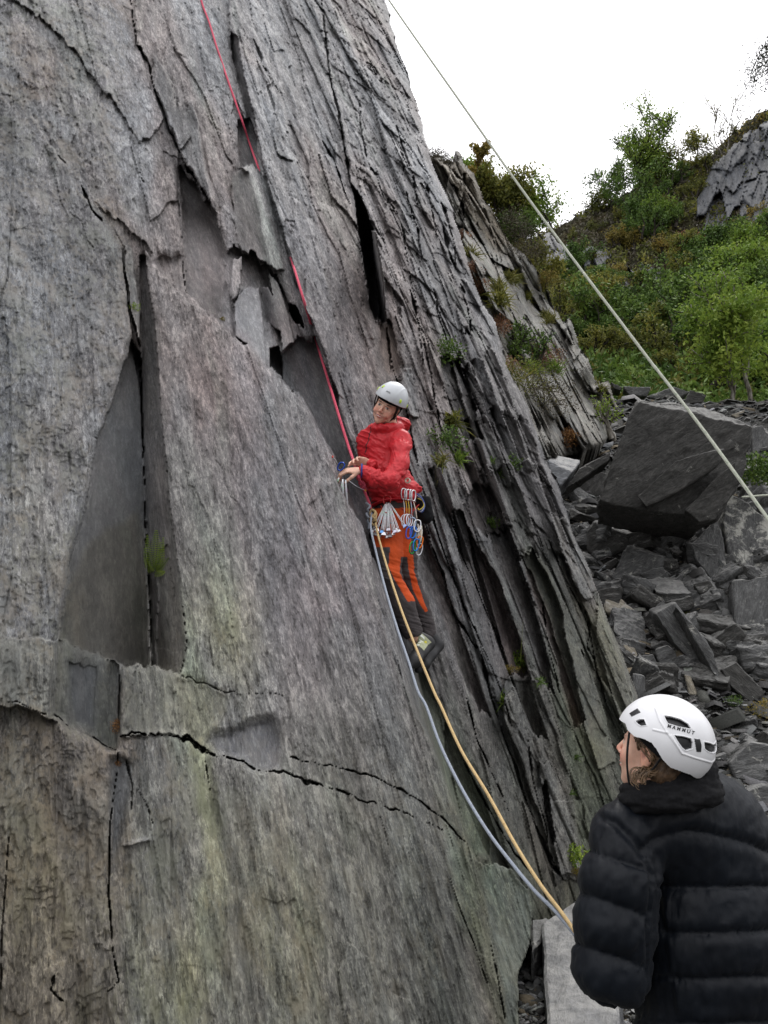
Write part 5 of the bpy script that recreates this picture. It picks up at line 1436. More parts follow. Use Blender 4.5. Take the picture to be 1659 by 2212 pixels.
# ------------------------------------------------------------------ small plants on the rock
def tuft(name, p, size, n, mat, label, cat, seed, stiff=.7, width=.05, group=None, droop=.3):
    r = np.random.default_rng(seed); V = []; F = []; C = []; k0 = 0
    for i in range(n):
        d = rnd_dirs(r, 1, stiff * 2)[0]; L = size * r.uniform(.5, 1.1); b = r.normal(0, size * .16, 3); w = size * width * r.uniform(.6, 1.2)
        s_ = np.cross(d, rnd_dirs(r, 1)[0]); s_ /= np.linalg.norm(s_)
        pts = [b + d * L * t + np.array([0, 0, -droop * L * t * t]) for t in (0, .35, .7, 1)]
        for t, q in zip((1, .9, .6, .05), pts): V += [q - s_ * w * t, q + s_ * w * t]; C += [[r.random()] * 3] * 2
        for j in range(3): F.append((k0 + 2 * j, k0 + 2 * j + 1, k0 + 2 * j + 3, k0 + 2 * j + 2))
        k0 += 8
    C = np.array(C)
    o = mesh_np(name, np.array(V), F, mat, smooth=False, cols={'col': C}); o.location = p
    return tag(o, label, cat, group)
def clump(name, p, size, n, mat, label, cat, seed, leaf=.12, flat=.8, group=None):
    """a leafy or mossy cushion: many small leaves round short stems"""
    r = np.random.default_rng(seed)
    d = rnd_dirs(r, n, .4); rad = size * r.random(n) ** .45
    lump = .65 + .7 * vn3(d * 2.2 + seed, seed)
    c = d * (rad * lump)[:, None] * np.array([1, flat, flat]) * (.8 if n < 160 else 1)
    e1 = d * .6 + rnd_dirs(r, n, .2); e1 /= np.linalg.norm(e1, axis=1)[:, None]; e2 = np.cross(e1, rnd_dirs(r, n)); e2 /= np.linalg.norm(e2, axis=1)[:, None]
    l = size * leaf * r.uniform(.6, 1.4, n)
    V, F = quads(c, e1, e2, l * .55, l)
    ks = r.integers(0, n, 26); cs = c[ks]; ls = np.linalg.norm(cs, axis=1) + 1e-6; d1 = cs / ls[:, None]; d2 = np.cross(d1, rnd_dirs(r, 26)); d2 /= np.linalg.norm(d2, axis=1)[:, None]
    V2, F2 = quads(cs / 2, d1, d2, np.full(26, size * .03), ls)
    V = np.concatenate([V, V2]); F = np.concatenate([F, F2 + 4 * n]); n += 26
    o = mesh_np(name, V, F, mat, smooth=False, cols={'col': np.repeat(r.random((n, 1)) * np.ones((1, 3)), 4, 0)}); o.location = p
    return tag(o, label, cat, group)

# maidenhair fern in the corner left of the slab
fp = cliff_point(332, 1235, .03)
fern = empty('fern', fp)
r_ = np.random.default_rng(81)
fr_pts = [((332, 1235), (320, 1200), (318, 1165)), ((333, 1232), (330, 1195), (335, 1158)), ((334, 1230), (340, 1195), (338, 1160)), ((335, 1230), (348, 1205), (352, 1170)), ((336, 1232), (350, 1222), (350, 1190)),
          ((335, 1236), (350, 1228), (362, 1218)), ((333, 1238), (345, 1244), (355, 1242)), ((330, 1236), (318, 1222), (312, 1195)), ((331, 1237), (322, 1232), (314, 1220)), ((336, 1233), (342, 1215), (345, 1180))]
for i, f3 in enumerate(fr_pts):
    out = [.0, .05, .07 + .02 * (i % 3)]
    pts = [np.array(cliff_point(332, 1235, .03) + (P(x, y, fp.y) - P(332, 1235, fp.y)) + Vector((.3, -1, .1)) * o_) - np.array(fp) for (x, y), o_ in zip(f3, out)]
    path = catmull(pts, 9); mb = MB(); mb.tube(path, .0012, 4, col=(.3, .3, .3))
    T = np.gradient(path, axis=0); T /= np.linalg.norm(T, axis=1)[:, None]
    fine = np.linspace(0, len(path) - 1, 22)
    V = []; F = []; k0 = 0
    for q in fine[2:]:
        a = path[int(q)] + (path[min(int(q) + 1, len(path) - 1)] - path[int(q)]) * (q % 1); t_ = T[int(q)]
        view = np.array([0, 1, 0]); s_ = np.cross(t_, view); s_ /= np.linalg.norm(s_) + 1e-9
        w = .013 * math.sin(math.pi * min(1, .12 + .88 * (q / len(path))) ** .7) + .003
        for sg in (-1, 1):
            e = a + s_ * sg * w + np.array([0, -.002, 0]); hh = t_ * .0016
            V += [a - hh * .5, e - hh + t_ * .002, e + hh + t_ * .002, a + hh * .6]; F.append((k0, k0 + 1, k0 + 2, k0 + 3)); k0 += 4
    mb.add(np.array(V), F, (r_.uniform(.6, 1),) * 3)
    o = mb.build('frond', LF_LIME, smooth=False); o.parent = fern
tag(fern, 'small bright green fern growing from the crack left of the big slab', 'fern')

def cp(z, x, y):
    f, ox, oy = {4: (.36, 796, 265), 5: (.36, 796, 995), 6: (.32, 863, 1526), 1: (.52, 0, 0), 3: (.52, 0, 1460)}[z]
    return ox + f * x, oy + f * y
def on_cliff(z, x, y, out=.03): return cliff_point(*cp(z, x, y), out)
def on_ridge(z, x, y, out=.05): return ridge_pt(*cp(z, x, y), out)
clump('leafy_plant', on_cliff(5, 728, 375), .075, 260, LF_GREEN, 'small green leafy plant on the dark streaked rock right of the climber', 'plant', 1, .26)
clump('leafy_plant', on_cliff(5, 888, 1195), .085, 240, LF_LIME, 'green seedling on the mossy block top below the climber', 'plant', 2, .26)
tuft('grass_tuft', on_cliff(5, 935, 1240), .10, 60, LF_GRASS, 'dry grass on the mossy block top beside the seedling', 'grass', 3, .6, .03)
tuft('grass_stalk', on_cliff(5, 950, 1230, .05), .42, 2, LF_GRASS, 'single long thin grass stalk rising from the mossy block', 'grass', 33, 3.0, .006, droop=.1)
clump('moss', on_cliff(5, 850, 1252), .08, 500, LF_GOLD, 'yellow moss cushion on the block below the climber', 'moss', 4, .10, .45)
tuft('grass_tuft', on_cliff(5, 808, 1440), .09, 110, LF_LIME, 'green grass tuft hanging left of the dark block', 'grass', 5, .2, .05)
tuft('grass_tuft', on_cliff(5, 1250, 1785), .06, 50, LF_GREEN, 'small grass tuft on the cliff left of the belayer face', 'grass', 6, .4, .05)
tuft('grass_tuft', on_cliff(5, 1030, 1330), .07, 50, LF_GREEN, 'grass in the crevice right of the dark block', 'grass', 66, .4, .05)
tuft('grass_tuft', on_cliff(6, 1165, 590), .06, 40, LF_GREEN, 'tiny grass tuft above the leafy plant by the belayer', 'grass', 7, .4, .05)
clump('leafy_plant', on_cliff(6, 1190, 1015, .10), .115, 330, LF_LIME, 'bright green leafy plant on the ledge beside the black jacket', 'plant', 8, .22)
clump('moss', on_cliff(6, 1285, 1015, .08), .06, 600, LF_GOLD, 'orange-yellow moss on the ledge touching the black jacket', 'moss', 9, .12)
clump('moss', on_cliff(6, 1200, 1112, .06), .09, 600, LF_GOLD, 'yellow-brown moss strip along the ledge edge by the jacket', 'moss', 10, .08, .35)
clump('moss', cliff_point(557 * .52 - 32, 1510, .0), .022, 500, LF_RUST, 'upper brown moss cushion in the crack of the lower wall', 'moss', 11, .2)
clump('moss', cliff_point(257, 1570, .0), .036, 700, LF_RUST, 'larger brown moss cushion in the crack beside the dark overhang', 'moss', 12, .15)
clump('moss', cliff_point(252, 1650, .0), .020, 400, LF_RUST, 'small brown moss cushion below the dark overhang', 'moss', 13, .2)
clump('leafy_plant', cliff_point(290, 664, .02), .035, 160, LF_LIME, 'tiny green plant in the crack at the top of the slab corner', 'plant', 14, .25)
clump('leafy_plant', cliff_point(478, 690, .02), .03, 90, LF_GOLD, 'tiny yellowish plant at the foot of the pink panel', 'plant', 15, .25)
clump('leafy_plant', on_cliff(4, 470, 1375, .05), .17, 420, LF_GREEN, 'dark green plant in the broken recess up right of the climber', 'plant', 16, .16)
clump('leafy_plant', on_cliff(4, 520, 1420, .05), .12, 300, LF_OLIVE, 'olive plant just right of the dark green one in the recess', 'plant', 17, .16)
clump('leafy_plant', on_cliff(4, 468, 1915, .08), .17, 480, LF_GREEN, 'green plant level with the climber shoulder on broken ledges', 'plant', 18, .15)
tuft('grass_tuft', on_cliff(4, 500, 1790, .05), .16, 90, LF_OLIVE, 'olive grass above the green plant on broken ledges', 'grass', 19, .5, .04)
tuft('grass_tuft', on_cliff(4, 435, 2035, .05), .12, 90, LF_GRASS, 'yellow grass tuft beside the climber elbow', 'grass', 20, .5, .04)
tuft('grass_tuft', on_cliff(4, 545, 2025, .05), .12, 90, LF_LIME, 'bright green grass tuft on a broken column top', 'grass', 21, .5, .04)
clump('leafy_plant', on_cliff(4, 862, 2050, .05), .11, 260, LF_GREEN, 'green plant high on the rib right of the climber', 'plant', 22, .18)
clump('leafy_plant', on_cliff(4, 790, 2110, .05), .08, 200, LF_GREEN, 'smaller green plant on the rib near the climber waist level', 'plant', 23, .2)
clump('leafy_plant', on_cliff(4, 735, 2030, .05), .07, 140, LF_GREEN, 'tiny plant between the two rib plants', 'plant', 24, .2)
HG = None
for i, (x, y, s_, m_, lb) in enumerate(((565, 690, .22, LF_RED, 'reddish heather clump highest on the ridge edge'), (610, 895, .25, LF_RED, 'reddish heather clump a third of the way down the ridge edge'), (640, 985, .28, LF_RED, 'reddish heather clump below the yellow grass on the ridge edge'),
                                   (768, 1225, .30, LF_RED, 'reddish heather clump halfway down the ridge edge'), (1010, 1410, .50, LF_RUST, 'broad rusty heather cushion above the small stones of the ridge ledge'), (1080, 1440, .4, LF_RED, 'rusty heather at the right end of the ridge ledge'),
                                   (805, 1480, .34, LF_RED, 'reddish heather at the left end of the ridge ledge'), (980, 1600, .85, LF_HEATH, 'large grey-brown heather mat hanging below the ridge ledge'), (900, 1560, .6, LF_OLIVE, 'olive heather mat hanging at the left of the ridge ledge'), (1060, 1690, .6, LF_HEATH, 'grey-brown heather hanging lowest on the ridge'),
                                   (1190, 1890, .26, LF_RUST, 'red-tinted plants at the foot of the ridge'), (870, 590, .5, LF_HEATH, 'dark heather cushion below the ridge-top bushes'), (930, 700, .6, LF_HEATH, 'long dark heather mat on the ridge crest'), (970, 780, .5, LF_HEATH, 'dark heather mat lower on the ridge crest'),
                                   (400, 205, .3, LF_HEATH, 'heather on the skyline where cliff and ridge meet'), (460, 245, .3, LF_HEATH, 'heather beside the ridge pinnacle'), (1080, 940, .4, LF_GOLD, 'golden cushion on the right flank of the ridge'))):
    clump('heather_clump', on_ridge(4, x, y, .1), s_, int(900 + 1400 * s_), m_, lb, 'heather', 200 + i, .055 / max(s_, .2) * .55, .7)
for i, (x, y, s_, m_, lb) in enumerate(((612, 805, .35, LF_GRASS, 'yellow grass between the upper heather clumps on the ridge'), (840, 945, .35, LF_GRASS, 'yellow grass on the ridge shelf by the pale notch'), (870, 950, .3, LF_GRASS, 'yellow grass just right of the pale notch'), (1090, 1200, .34, LF_GRASS, 'yellow grass on the pale shelf near the pinnacle'), (1060, 1170, .3, LF_GRASS, 'yellow grass just above the pale shelf'),
                                   (960, 1490, .35, LF_LIME, 'bright green grass on the ridge ledge'), (1000, 1495, .32, LF_LIME, 'bright green grass at the middle of the ridge ledge'), (1120, 1485, .32, LF_LIME, 'bright green grass at the right of the ridge ledge'), (1340, 1615, .3, LF_GRASS, 'yellow grass on the lowest ridge shelf'), (1390, 1608, .28, LF_GRASS, 'yellow grass at the right end of the lowest ridge shelf'), (945, 1045, .25, LF_OLIVE, 'olive grass under the pale notch'), (790, 1080, .4, LF_OLIVE, 'olive grass streak in the ridge gully'), (780, 1000, .35, LF_GRASS, 'straw-coloured grass at the top of the ridge gully'), (1040, 1000, .3, LF_OLIVE, 'olive grass right of the ridge gully'))):
    tuft('grass_tuft', on_ridge(4, x, y, .1), s_, 170, m_, lb, 'grass', 300 + i, .6, .03)
t = make_tree('shrub', 71, 1.7, 4, 1500, .075, LF_GREEN, BARKD, .7, 3, 3, .5, label='upright green shrub growing on the ridge above the rusty heather', cat='shrub')
t.location = on_ridge(4, 890, 1430, .15)
t = make_tree('shrub', 72, 1.3, 2, 450, .06, LF_LIME, BARK, .7, 3, 3, .5, label='thin light green sapling at the foot of the ridge beside the huge boulder', cat='shrub')
t.location = on_ridge(4, 1415, 1830, .2)
clump('leafy_plant', P(1480, 1330, ground_depth(1480, 1330)) , .12, 500, LF_OLIVE, 'olive moss clump on the long dark scree slab', 'plant', 401, .12, .5)
clump('leafy_plant', P(1660, 1020, 11.5), .55, 1600, LF_GREEN, 'green plants at the right edge beside the huge boulder', 'plant', 402, .10, .5)
clump('leafy_plant', P(1650, 1540, ground_depth(1650, 1540) - .1), .2, 600, LF_GOLD, 'yellow-green plants at the right edge above the angular boulder', 'plant', 403, .12, .8)
clump('leafy_plant', P(1585, 1515, ground_depth(1585, 1515) - .1), .12, 300, LF_GREEN, 'small green plant among the rubble up right of the white helmet', 'plant', 404, .15, .6)
# ------------------------------------------------------------------ bodies: blended distance fields turned into one surface
def project(V):
    """picture coordinates of world points"""
    V = np.asarray(V, float)
    x, y, z = V[:, 0], V[:, 1], V[:, 2] - CAMZ
    fw = y * CT + z * ST; up = -y * ST + z * CT
    return 829.5 + FO * x / fw, 1106 - FO * up / fw

class Field:
    def __init__(self, lo, hi, h):
        self.lo = np.array(lo, float); self.h = h
        self.n = np.ceil((np.array(hi, float) - self.lo) / h).astype(int) + 1
        self.D = np.full(tuple(self.n), .5, np.float32)
        self.ax = [self.lo[i] + np.arange(self.n[i]) * h for i in range(3)]
    def block(self, lo, hi):
        i0 = np.clip(np.floor((np.array(lo) - self.lo) / self.h).astype(int), 0, self.n - 1)
        i1 = np.clip(np.ceil((np.array(hi) - self.lo) / self.h).astype(int) + 1, 1, self.n)
        sl = tuple(slice(a, b) for a, b in zip(i0, i1))
        X, Y, Z = np.meshgrid(*[self.ax[i][sl[i]] for i in range(3)], indexing='ij')
        return sl, np.stack([X, Y, Z], -1)
    def put(self, sl, d, k, mode):
        a = self.D[sl]
        if mode == 'add':
            hh = np.clip(.5 + .5 * (a - d) / k, 0, 1)
            self.D[sl] = a * (1 - hh) + d * hh - k * hh * (1 - hh)
        elif mode == 'cut':
            hh = np.clip(.5 - .5 * (a + d) / k, 0, 1)
            self.D[sl] = a * (1 - hh) + (-d) * hh + k * hh * (1 - hh)
        elif mode == 'and':
            self.D[sl] = np.maximum(a, d)
    def cone(self, a, b, ra, rb=None, k=.02, mode='add', scale=None):
        rb = ra if rb is None else rb
        a = np.array(a, float); b = np.array(b, float); m = max(ra, rb) * (max(scale[1]) if scale else 1) + 3 * k + 3 * self.h
        sl, p = self.block(np.minimum(a, b) - m, np.maximum(a, b) + m)
        if p.size == 0: return self
        ab = b - a
        t = np.clip(((p - a) @ ab) / (ab @ ab + 1e-9), 0, 1)
        v = p - a - t[..., None] * ab
        if scale:       # (basis 3x3 rows, radii factors)
            B = np.array(scale[0], float); q = v @ B.T / np.array(scale[1])
            d = (np.linalg.norm(q, axis=-1) - (ra + (rb - ra) * t)) * min(scale[1])
        else:
            d = np.linalg.norm(v, axis=-1) - (ra + (rb - ra) * t)
        self.put(sl, d, k, mode); return self
    def chain(self, pts, rs, k=.02, mode='add', scale=None):
        for i in range(len(pts) - 1): self.cone(pts[i], pts[i + 1], rs[i], rs[i + 1], k, mode, scale)
        return self
    def ell(self, c, r, B=None, k=.02, mode='add'):
        c = np.array(c, float); r = np.array(r, float); m = r.max() + 3 * k + 3 * self.h
        sl, p = self.block(c - m, c + m)
        if p.size == 0: return self
        v = p - c
        if B is not None: v = v @ np.array(B, float).T
        k0 = np.linalg.norm(v / r, axis=-1); k1 = np.linalg.norm(v / (r * r), axis=-1) + 1e-9
        self.put(sl, k0 * (k0 - 1) / k1, k, mode); return self
    def mesh(self):
        D = self.D; n = self.n; S = D < 0
        sx = S[:-1, :-1, :-1]; cnt = np.zeros(sx.shape, np.int8)
        cs = [(i, j, k) for i in (0, 1) for j in (0, 1) for k in (0, 1)]
        for (i, j, k) in cs: cnt += S[i:n[0] - 1 + i, j:n[1] - 1 + j, k:n[2] - 1 + k]
        act = (cnt > 0) & (cnt < 8); I = np.argwhere(act)
        vid = np.full(act.shape, -1, np.int64); vid[act] = np.arange(len(I))
        acc = np.zeros((len(I), 3)); w = np.zeros(len(I))
        for (a, b) in [(p, q) for p in cs for q in cs if sum(q) - sum(p) == 1 and all(q[t] >= p[t] for t in range(3))]:
            da = D[I[:, 0] + a[0], I[:, 1] + a[1], I[:, 2] + a[2]]; db = D[I[:, 0] + b[0], I[:, 1] + b[1], I[:, 2] + b[2]]
            m = (da < 0) != (db < 0); t = np.where(m, da / (da - db + 1e-12), 0)
            p = np.array(a) + t[:, None] * (np.array(b) - np.array(a))
            acc += p * m[:, None]; w += m
        V = (I + acc / w[:, None]) * self.h + self.lo
        F = []
        for ax in range(3):
            s0 = [slice(1, None)] * 3; s0[ax] = slice(0, -1)
            a = S[tuple(slice(1, n[t] - 1) if t != ax else slice(0, n[t] - 1) for t in range(3))]
            b = S[tuple(slice(1, n[t] - 1) if t != ax else slice(1, n[t]) for t in range(3))]
            cr = np.argwhere(a != b); sg = a[a != b]
            for t in range(3):
                if t != ax: cr[:, t] += 1
            u, v = [(1, 2), (2, 0), (0, 1)][ax]
            def c_(du, dv):
                q = cr.copy(); q[:, u] -= du; q[:, v] -= dv; return vid[q[:, 0], q[:, 1], q[:, 2]]
            f = np.stack([c_(1, 1), c_(0, 1), c_(0, 0), c_(1, 0)], -1)
            f[~sg] = f[~sg][:, ::-1]; F.append(f)
        F = np.concatenate(F); F = F[(F >= 0).all(1)]
        return V, F.astype(np.int32)

def vnormals(V, F):
    N = np.zeros_like(V)
    fn = np.cross(V[F[:, 2]] - V[F[:, 0]], V[F[:, 3]] - V[F[:, 1]])
    for i in range(4): np.add.at(N, F[:, i], fn)
    return N / (np.linalg.norm(N, axis=1)[:, None] + 1e-12)

def relax(V, F, it=2, w=.5):
    for _ in range(it):
        s = np.zeros_like(V); c = np.zeros(len(V))
        for a, b in ((0, 1), (1, 2), (2, 3), (3, 0)):
            np.add.at(s, F[:, a], V[F[:, b]]); np.add.at(s, F[:, b], V[F[:, a]]); np.add.at(c, F[:, a], 1); np.add.at(c, F[:, b], 1)
        V = V + w * (s / np.maximum(c, 1)[:, None] - V)
    return V

class Frame:
    """local axes: s = the person's left, f = forward, u = up"""
    def __init__(self, o, f, u):
        self.o = np.array(o, float); self.f = np.array(f, float); self.f /= np.linalg.norm(self.f)
        u = np.array(u, float); u = u - self.f * (u @ self.f); self.u = u / np.linalg.norm(u)
        self.s = np.cross(self.u, self.f); self.B = np.array([self.s, self.f, self.u])
    def w(self, s, f, u): return self.o + self.s * s + self.f * f + self.u * u
    def loc(self, V): return (np.asarray(V) - self.o) @ self.B.T

def sculpt_head(F_, H, sc=1.0, smile=False):
    def w(s, f, u): return H.w(s * sc, f * sc, u * sc)
    def e(c, r, k=.012, mode='add'): F_.ell(w(*c), np.array(r) * sc, H.B, k * sc, mode)
    e((0, -.012, .035), (.074, .094, .090), .01)
    e((0, .030, -.005), (.064, .062, .085), .02)
    e((0, .048, -.068), (.043, .040, .042), .025)          # jaw
    e((0, .070, -.097), (.018, .018, .016), .018)           # chin
    for s in (-1, 1):
        e((s * .036, .066, -.026), (.024, .020, .026), .018)  # cheek
        e((s * .045, .01, -.065), (.020, .040, .030), .02)    # jaw corner
        e((s * .032, .094, .012), (.016, .012, .0115), .008, 'cut')
        e((s * .031, .0765, .0105), (.0125, .0125, .0125), .002)
        F_.cone(w(s * .018, .087, .026), w(s * .046, .078, .029), .0065 * sc, .005 * sc, .008 * sc)
        # ear
        e((s * .077, -.006, -.004), (.008, .018, .030), .006)
        e((s * .085, .000, .002), (.006, .009, .016), .005, 'cut')
        e((s * .078, -.003, -.030), (.006, .009, .009), .006)
    F_.cone(w(0, .090, .020), w(0, .112, -.020), .006 * sc, .0095 * sc, .008 * sc)   # nose
    for s in (-1, 1): F_.ell(w(s * .010, .100, -.026), np.array((.008, .010, .007)) * sc, H.B, .006 * sc)
    e((0, .092, -.051), (.021, .010, .0055), .006)          # lips
    e((0, .090, -.062), (.018, .010, .0060), .006)
    e((0, .100, -.0565), (.019 if not smile else .024, .010, .0016 if not smile else .0045), .002, 'cut')
    if smile:
        for s in (-1, 1): e((s * .038, .076, -.038), (.018, .016, .014), .014)

SKIN = NT('skin', .48, .35)
stc = SKIN.n('ShaderNodeTexCoord').outputs['Object']
SKIN.b.inputs['Subsurface Weight'].default_value = .12
SKIN.b.inputs['Subsurface Radius'].default_value = (.012, .005, .003)
SKIN = SKIN.done(SKIN.mix(1.0, SKIN.attr('col').outputs['Color'], SKIN.rng(SKIN.noise(stc, 60, 5), .3, .7, .9, 1.08), 'MULTIPLY'), SKIN.bump(SKIN.noise(stc, 500, 3), .15, .001))
SK = np.array([.70, .42, .31])

def face_colours(V, H, sc, eyes=True):
    L = H.loc(V) / sc; col = np.tile(SK, (len(V), 1))
    def spot(c, r, rgb, soft=.35, cond=None):
        d = np.linalg.norm((L - np.array(c)) / np.array(r), axis=1); w = 1 - sst(d, 1 - soft, 1 + soft)
        if cond is not None: w = w * cond
        col[:] = col * (1 - w[:, None]) + np.array(rgb) * w[:, None]
    fr = L[:, 1] > .05
    for s in (-1, 1):
        spot((s * .040, .07, -.028), (.022, .03, .018), (.62, .27, .20), .6)
        spot((s * .033, .085, .030), (.018, .02, .0045), (.13, .07, .045), .3, fr)
        spot((s * .031, .086, .0095), (.014, .012, .0070), (.55, .50, .46), .15, fr)
        spot((s * .031, .088, .0085), (.0062, .012, .0062), (.06, .045, .035), .2, fr)
        spot((s * .031, .088, .0165), (.0165, .014, .0026), (.10, .055, .04), .3, fr)
        spot((s * .082, .0, -.004), (.012, .02, .032), (.60, .31, .21), .5); spot((s * .082, .001, .0), (.009, .008, .014), (.36, .16, .11), .5)
    spot((0, .108, -.020), (.014, .02, .012), (.64, .30, .22), .6)
    spot((0, .095, -.0565), (.026, .02, .0115), (.58, .22, .19), .25, fr)
    spot((0, .090, -.0562), (.021, .014, .0042), (.75, .70, .64), .3, (L[:, 1] > .07) & (L[:, 1] < .0935))
    return col

def hand(F_, wrist, fwd, palm_n, side, sc=1.0, curl=(.5, .6, .6, .65), thumb=.5, r0=.0085, spread=.05, k=.004):
    """palm + five separate fingers; fwd = from wrist to knuckles, palm_n = out of the palm, side=+1 when the thumb lies on fwd x palm_n"""
    w = np.array(wrist, float); f = np.array(fwd, float); f /= np.linalg.norm(f)
    n = np.array(palm_n, float); n = n - f * (n @ f); n /= np.linalg.norm(n)
    t = np.cross(f, n) * side
    B = np.array([t, n, f])
    F_.ell(w + f * .045 * sc, np.array([.040, .0145, .050]) * sc, B, .008 * sc)
    F_.cone(w - f * .02 * sc, w + f * .02 * sc, .026 * sc, .028 * sc, .012 * sc, scale=(B, (1.0, .68, 1.0)))
    tips = []
    for i, (o_, L) in enumerate(((.029, (.042, .025, .020)), (.0095, (.046, .029, .021)), (-.010, (.043, .027, .020)), (-.028, (.034, .020, .017)))):
        p = w + f * (.085 - .004 * abs(i - 1)) * sc + t * o_ * sc; a = 0; d0 = f + t * (o_ * spread * 30); d0 /= np.linalg.norm(d0)
        pts = [p]
        for j, l in enumerate(L):
            a += curl[i] * (1.0, 1.25, .8)[j]
            d = d0 * math.cos(a) + n * math.sin(a); p = p + d * l * sc; pts.append(p)
        F_.chain(pts, [r0 * sc, r0 * .95 * sc, r0 * .86 * sc, r0 * .74 * sc], .003 * sc); tips.append(pts[-1])
    p0 = w + f * .022 * sc + t * .026 * sc + n * .006 * sc
    d1 = f * .75 + t * .62 + n * .25 * (1 + thumb); d1 /= np.linalg.norm(d1); p1 = p0 + d1 * .040 * sc
    d2 = f * .85 + t * .18 + n * (.25 + .5 * thumb); d2 /= np.linalg.norm(d2); p2 = p1 + d2 * .030 * sc
    d3 = f * .85 - t * .05 + n * (.3 + .6 * thumb); d3 /= np.linalg.norm(d3); p3 = p2 + d3 * .024 * sc
    F_.chain([p0, p1, p2, p3], [.013 * sc, .0105 * sc, .0095 * sc, .008 * sc], .006 * sc)
    return tips

def arr(v): return np.array(v, float)
def dome(H, c, r, umin, nseg=140, nring=70, thick=.012, H2=None):
    """helmet shell over a local ellipsoid: outer sheet, rolled rim and inner sheet; umin(f, s) = height of the lower edge"""
    az = np.linspace(0, 2 * math.pi, nseg, endpoint=False)
    rows = []
    c = np.array(c); r = np.array(r)
    el_low = np.zeros(nseg)
    for i, a in enumerate(az):
        e = math.pi / 2
        for e_ in np.linspace(math.pi / 2, -math.pi / 2.2, 260):
            s, f, u = c + r * np.array([math.cos(e_) * math.sin(a), math.cos(e_) * math.cos(a), math.sin(e_)])
            e = e_
            if u < umin(f, s): break
        el_low[i] = e
    def P_(a, e, rr): return c + rr * np.stack([np.cos(e) * np.sin(a), np.cos(e) * np.cos(a), np.sin(e)], -1)
    T = np.linspace(0, 1, nring)
    E = math.pi / 2 + (el_low[:, None] - math.pi / 2) * T[None, :]
    A_ = np.repeat(az[:, None], nring, 1)
    outer = P_(A_, E, r)
    inner = P_(A_[:, ::-1], E[:, ::-1], r - thick)
    rim = P_(az[:, None], el_low[:, None] - .012, r - thick * .5)
    L = np.concatenate([outer, rim, inner], 1)
    return L, sheet_faces(nseg, L.shape[1], True), nring

BLACKCLOTH = plain('black_fleece', (.010, .010, .011), .9, .15, 0, .5, 500, .3)
STRAP = plain('black_webbing', (.012, .012, .013), .7, .3, 0, .3, 600, .2)
WHITE_PLASTIC = vcol_mat('helmet_plastic', .38, .5, 0, 60, .03, .05)
METAL = plain('brushed_metal', (.62, .63, .65), .32, .5, 1.0, .1, 300, .15)
VC = vcol_mat('painted_parts', .4, .5, 0, 300, .1, .1)
VC_METAL = vcol_mat('anodised_metal', .3, .5, .85, 300, .05, .1)
VC_CLOTH = vcol_mat('woven_cloth', .8, .2, 0, 700, .5, .15)

# ================================================================== the climber
def PW(x, y, Y): return arr(P(x, y, Y))
def ca(x, y): return 697 + .16497 * x, 796 + .16497 * y       # detail coordinates, upper body
def cb(x, y): return 730 + .195 * x, 1062 + .195 * y           # detail coordinates, legs
def CA(x, y, Y): return PW(*ca(x, y), Y)
def CB(x, y, Y): return PW(*cb(x, y), Y)

climber = empty('person', P(905, 1450, 4.85))
tag(climber, 'woman in red jacket and orange trousers climbing the slab, smiling under a pale helmet', 'person')
HC = Frame(PW(837, 880, 4.74), (-.36, -.86, -.36), (.50, -.30, .86))
SCH = .95
Bd = Field((-.42, 4.45, 1.68), (.45, 5.2, 3.75), .0042)
sculpt_head(Bd, HC, SCH, True)
neck_lo = PW(843, 932, 4.84)
Bd.cone(HC.w(0, -.02, -.04), neck_lo, .050, .054, .03)
shL, shR = PW(866, 953, 4.76), PW(795, 950, 4.95)
chest, waist, hips = PW(832, 975, 4.87), PW(842, 1045, 4.88), PW(852, 1100, 4.90)
Bd.cone(shL, shR, .032, .032, .02); Bd.cone(chest, waist, .075, .08, .05); Bd.cone(waist, hips, .095, .100, .05)
elL, wrL = PW(843, 1040, 4.60), PW(786, 1017, 4.60)
elR, wrR = PW(795, 1030, 4.93), PW(800, 1003, 4.72)
Bd.chain([shL, PW(863, 1003, 4.66), elL, wrL], [.036, .036, .034, .027], .012); Bd.chain([shR, elR, wrR], [.045, .036, .027], .02)
hdir = PW(728, 1016, 4.60) - wrL
hand(Bd, wrL + hdir / np.linalg.norm(hdir) * .02, hdir, (.15, .55, -.75), 1, 1.0, (.50, .55, .6, .45), .9, spread=.09)
hdr = PW(760, 992, 4.66) - wrR
hand(Bd, wrR + hdr * .1, hdr, (.2, -.6, -.7), -1, .92, (.35, .4, .5, .6), .5)
kR, aR = PW(842, 1243, 4.78), PW(893, 1372, 4.86)
kL, aL = PW(880, 1240, 4.93), PW(926, 1366, 5.02)
hpR, hpL = PW(834, 1135, 4.86), PW(868, 1135, 4.95)
Bd.chain([hips, hpR, kR, aR], [.09, .07, .050, .036], .03); Bd.chain([hips, hpL, kL, aL], [.09, .07, .050, .036], .03)
ftR, ftL = PW(893, 1428, 4.76), PW(912, 1436, 4.93)
heR, heL = PW(925, 1392, 4.88), PW(945, 1395, 5.04)
Bd.chain([aR, heR, ftR], [.034, .03, .024], .02); Bd.chain([aL, heL, ftL], [.034, .03, .024], .02)
V, F = Bd.mesh(); V = relax(V, F, 1, .4)
body = attach(mesh_np('body', V, F, SKIN, cols={'col': face_colours(V, HC, SCH)}), climber); del Bd

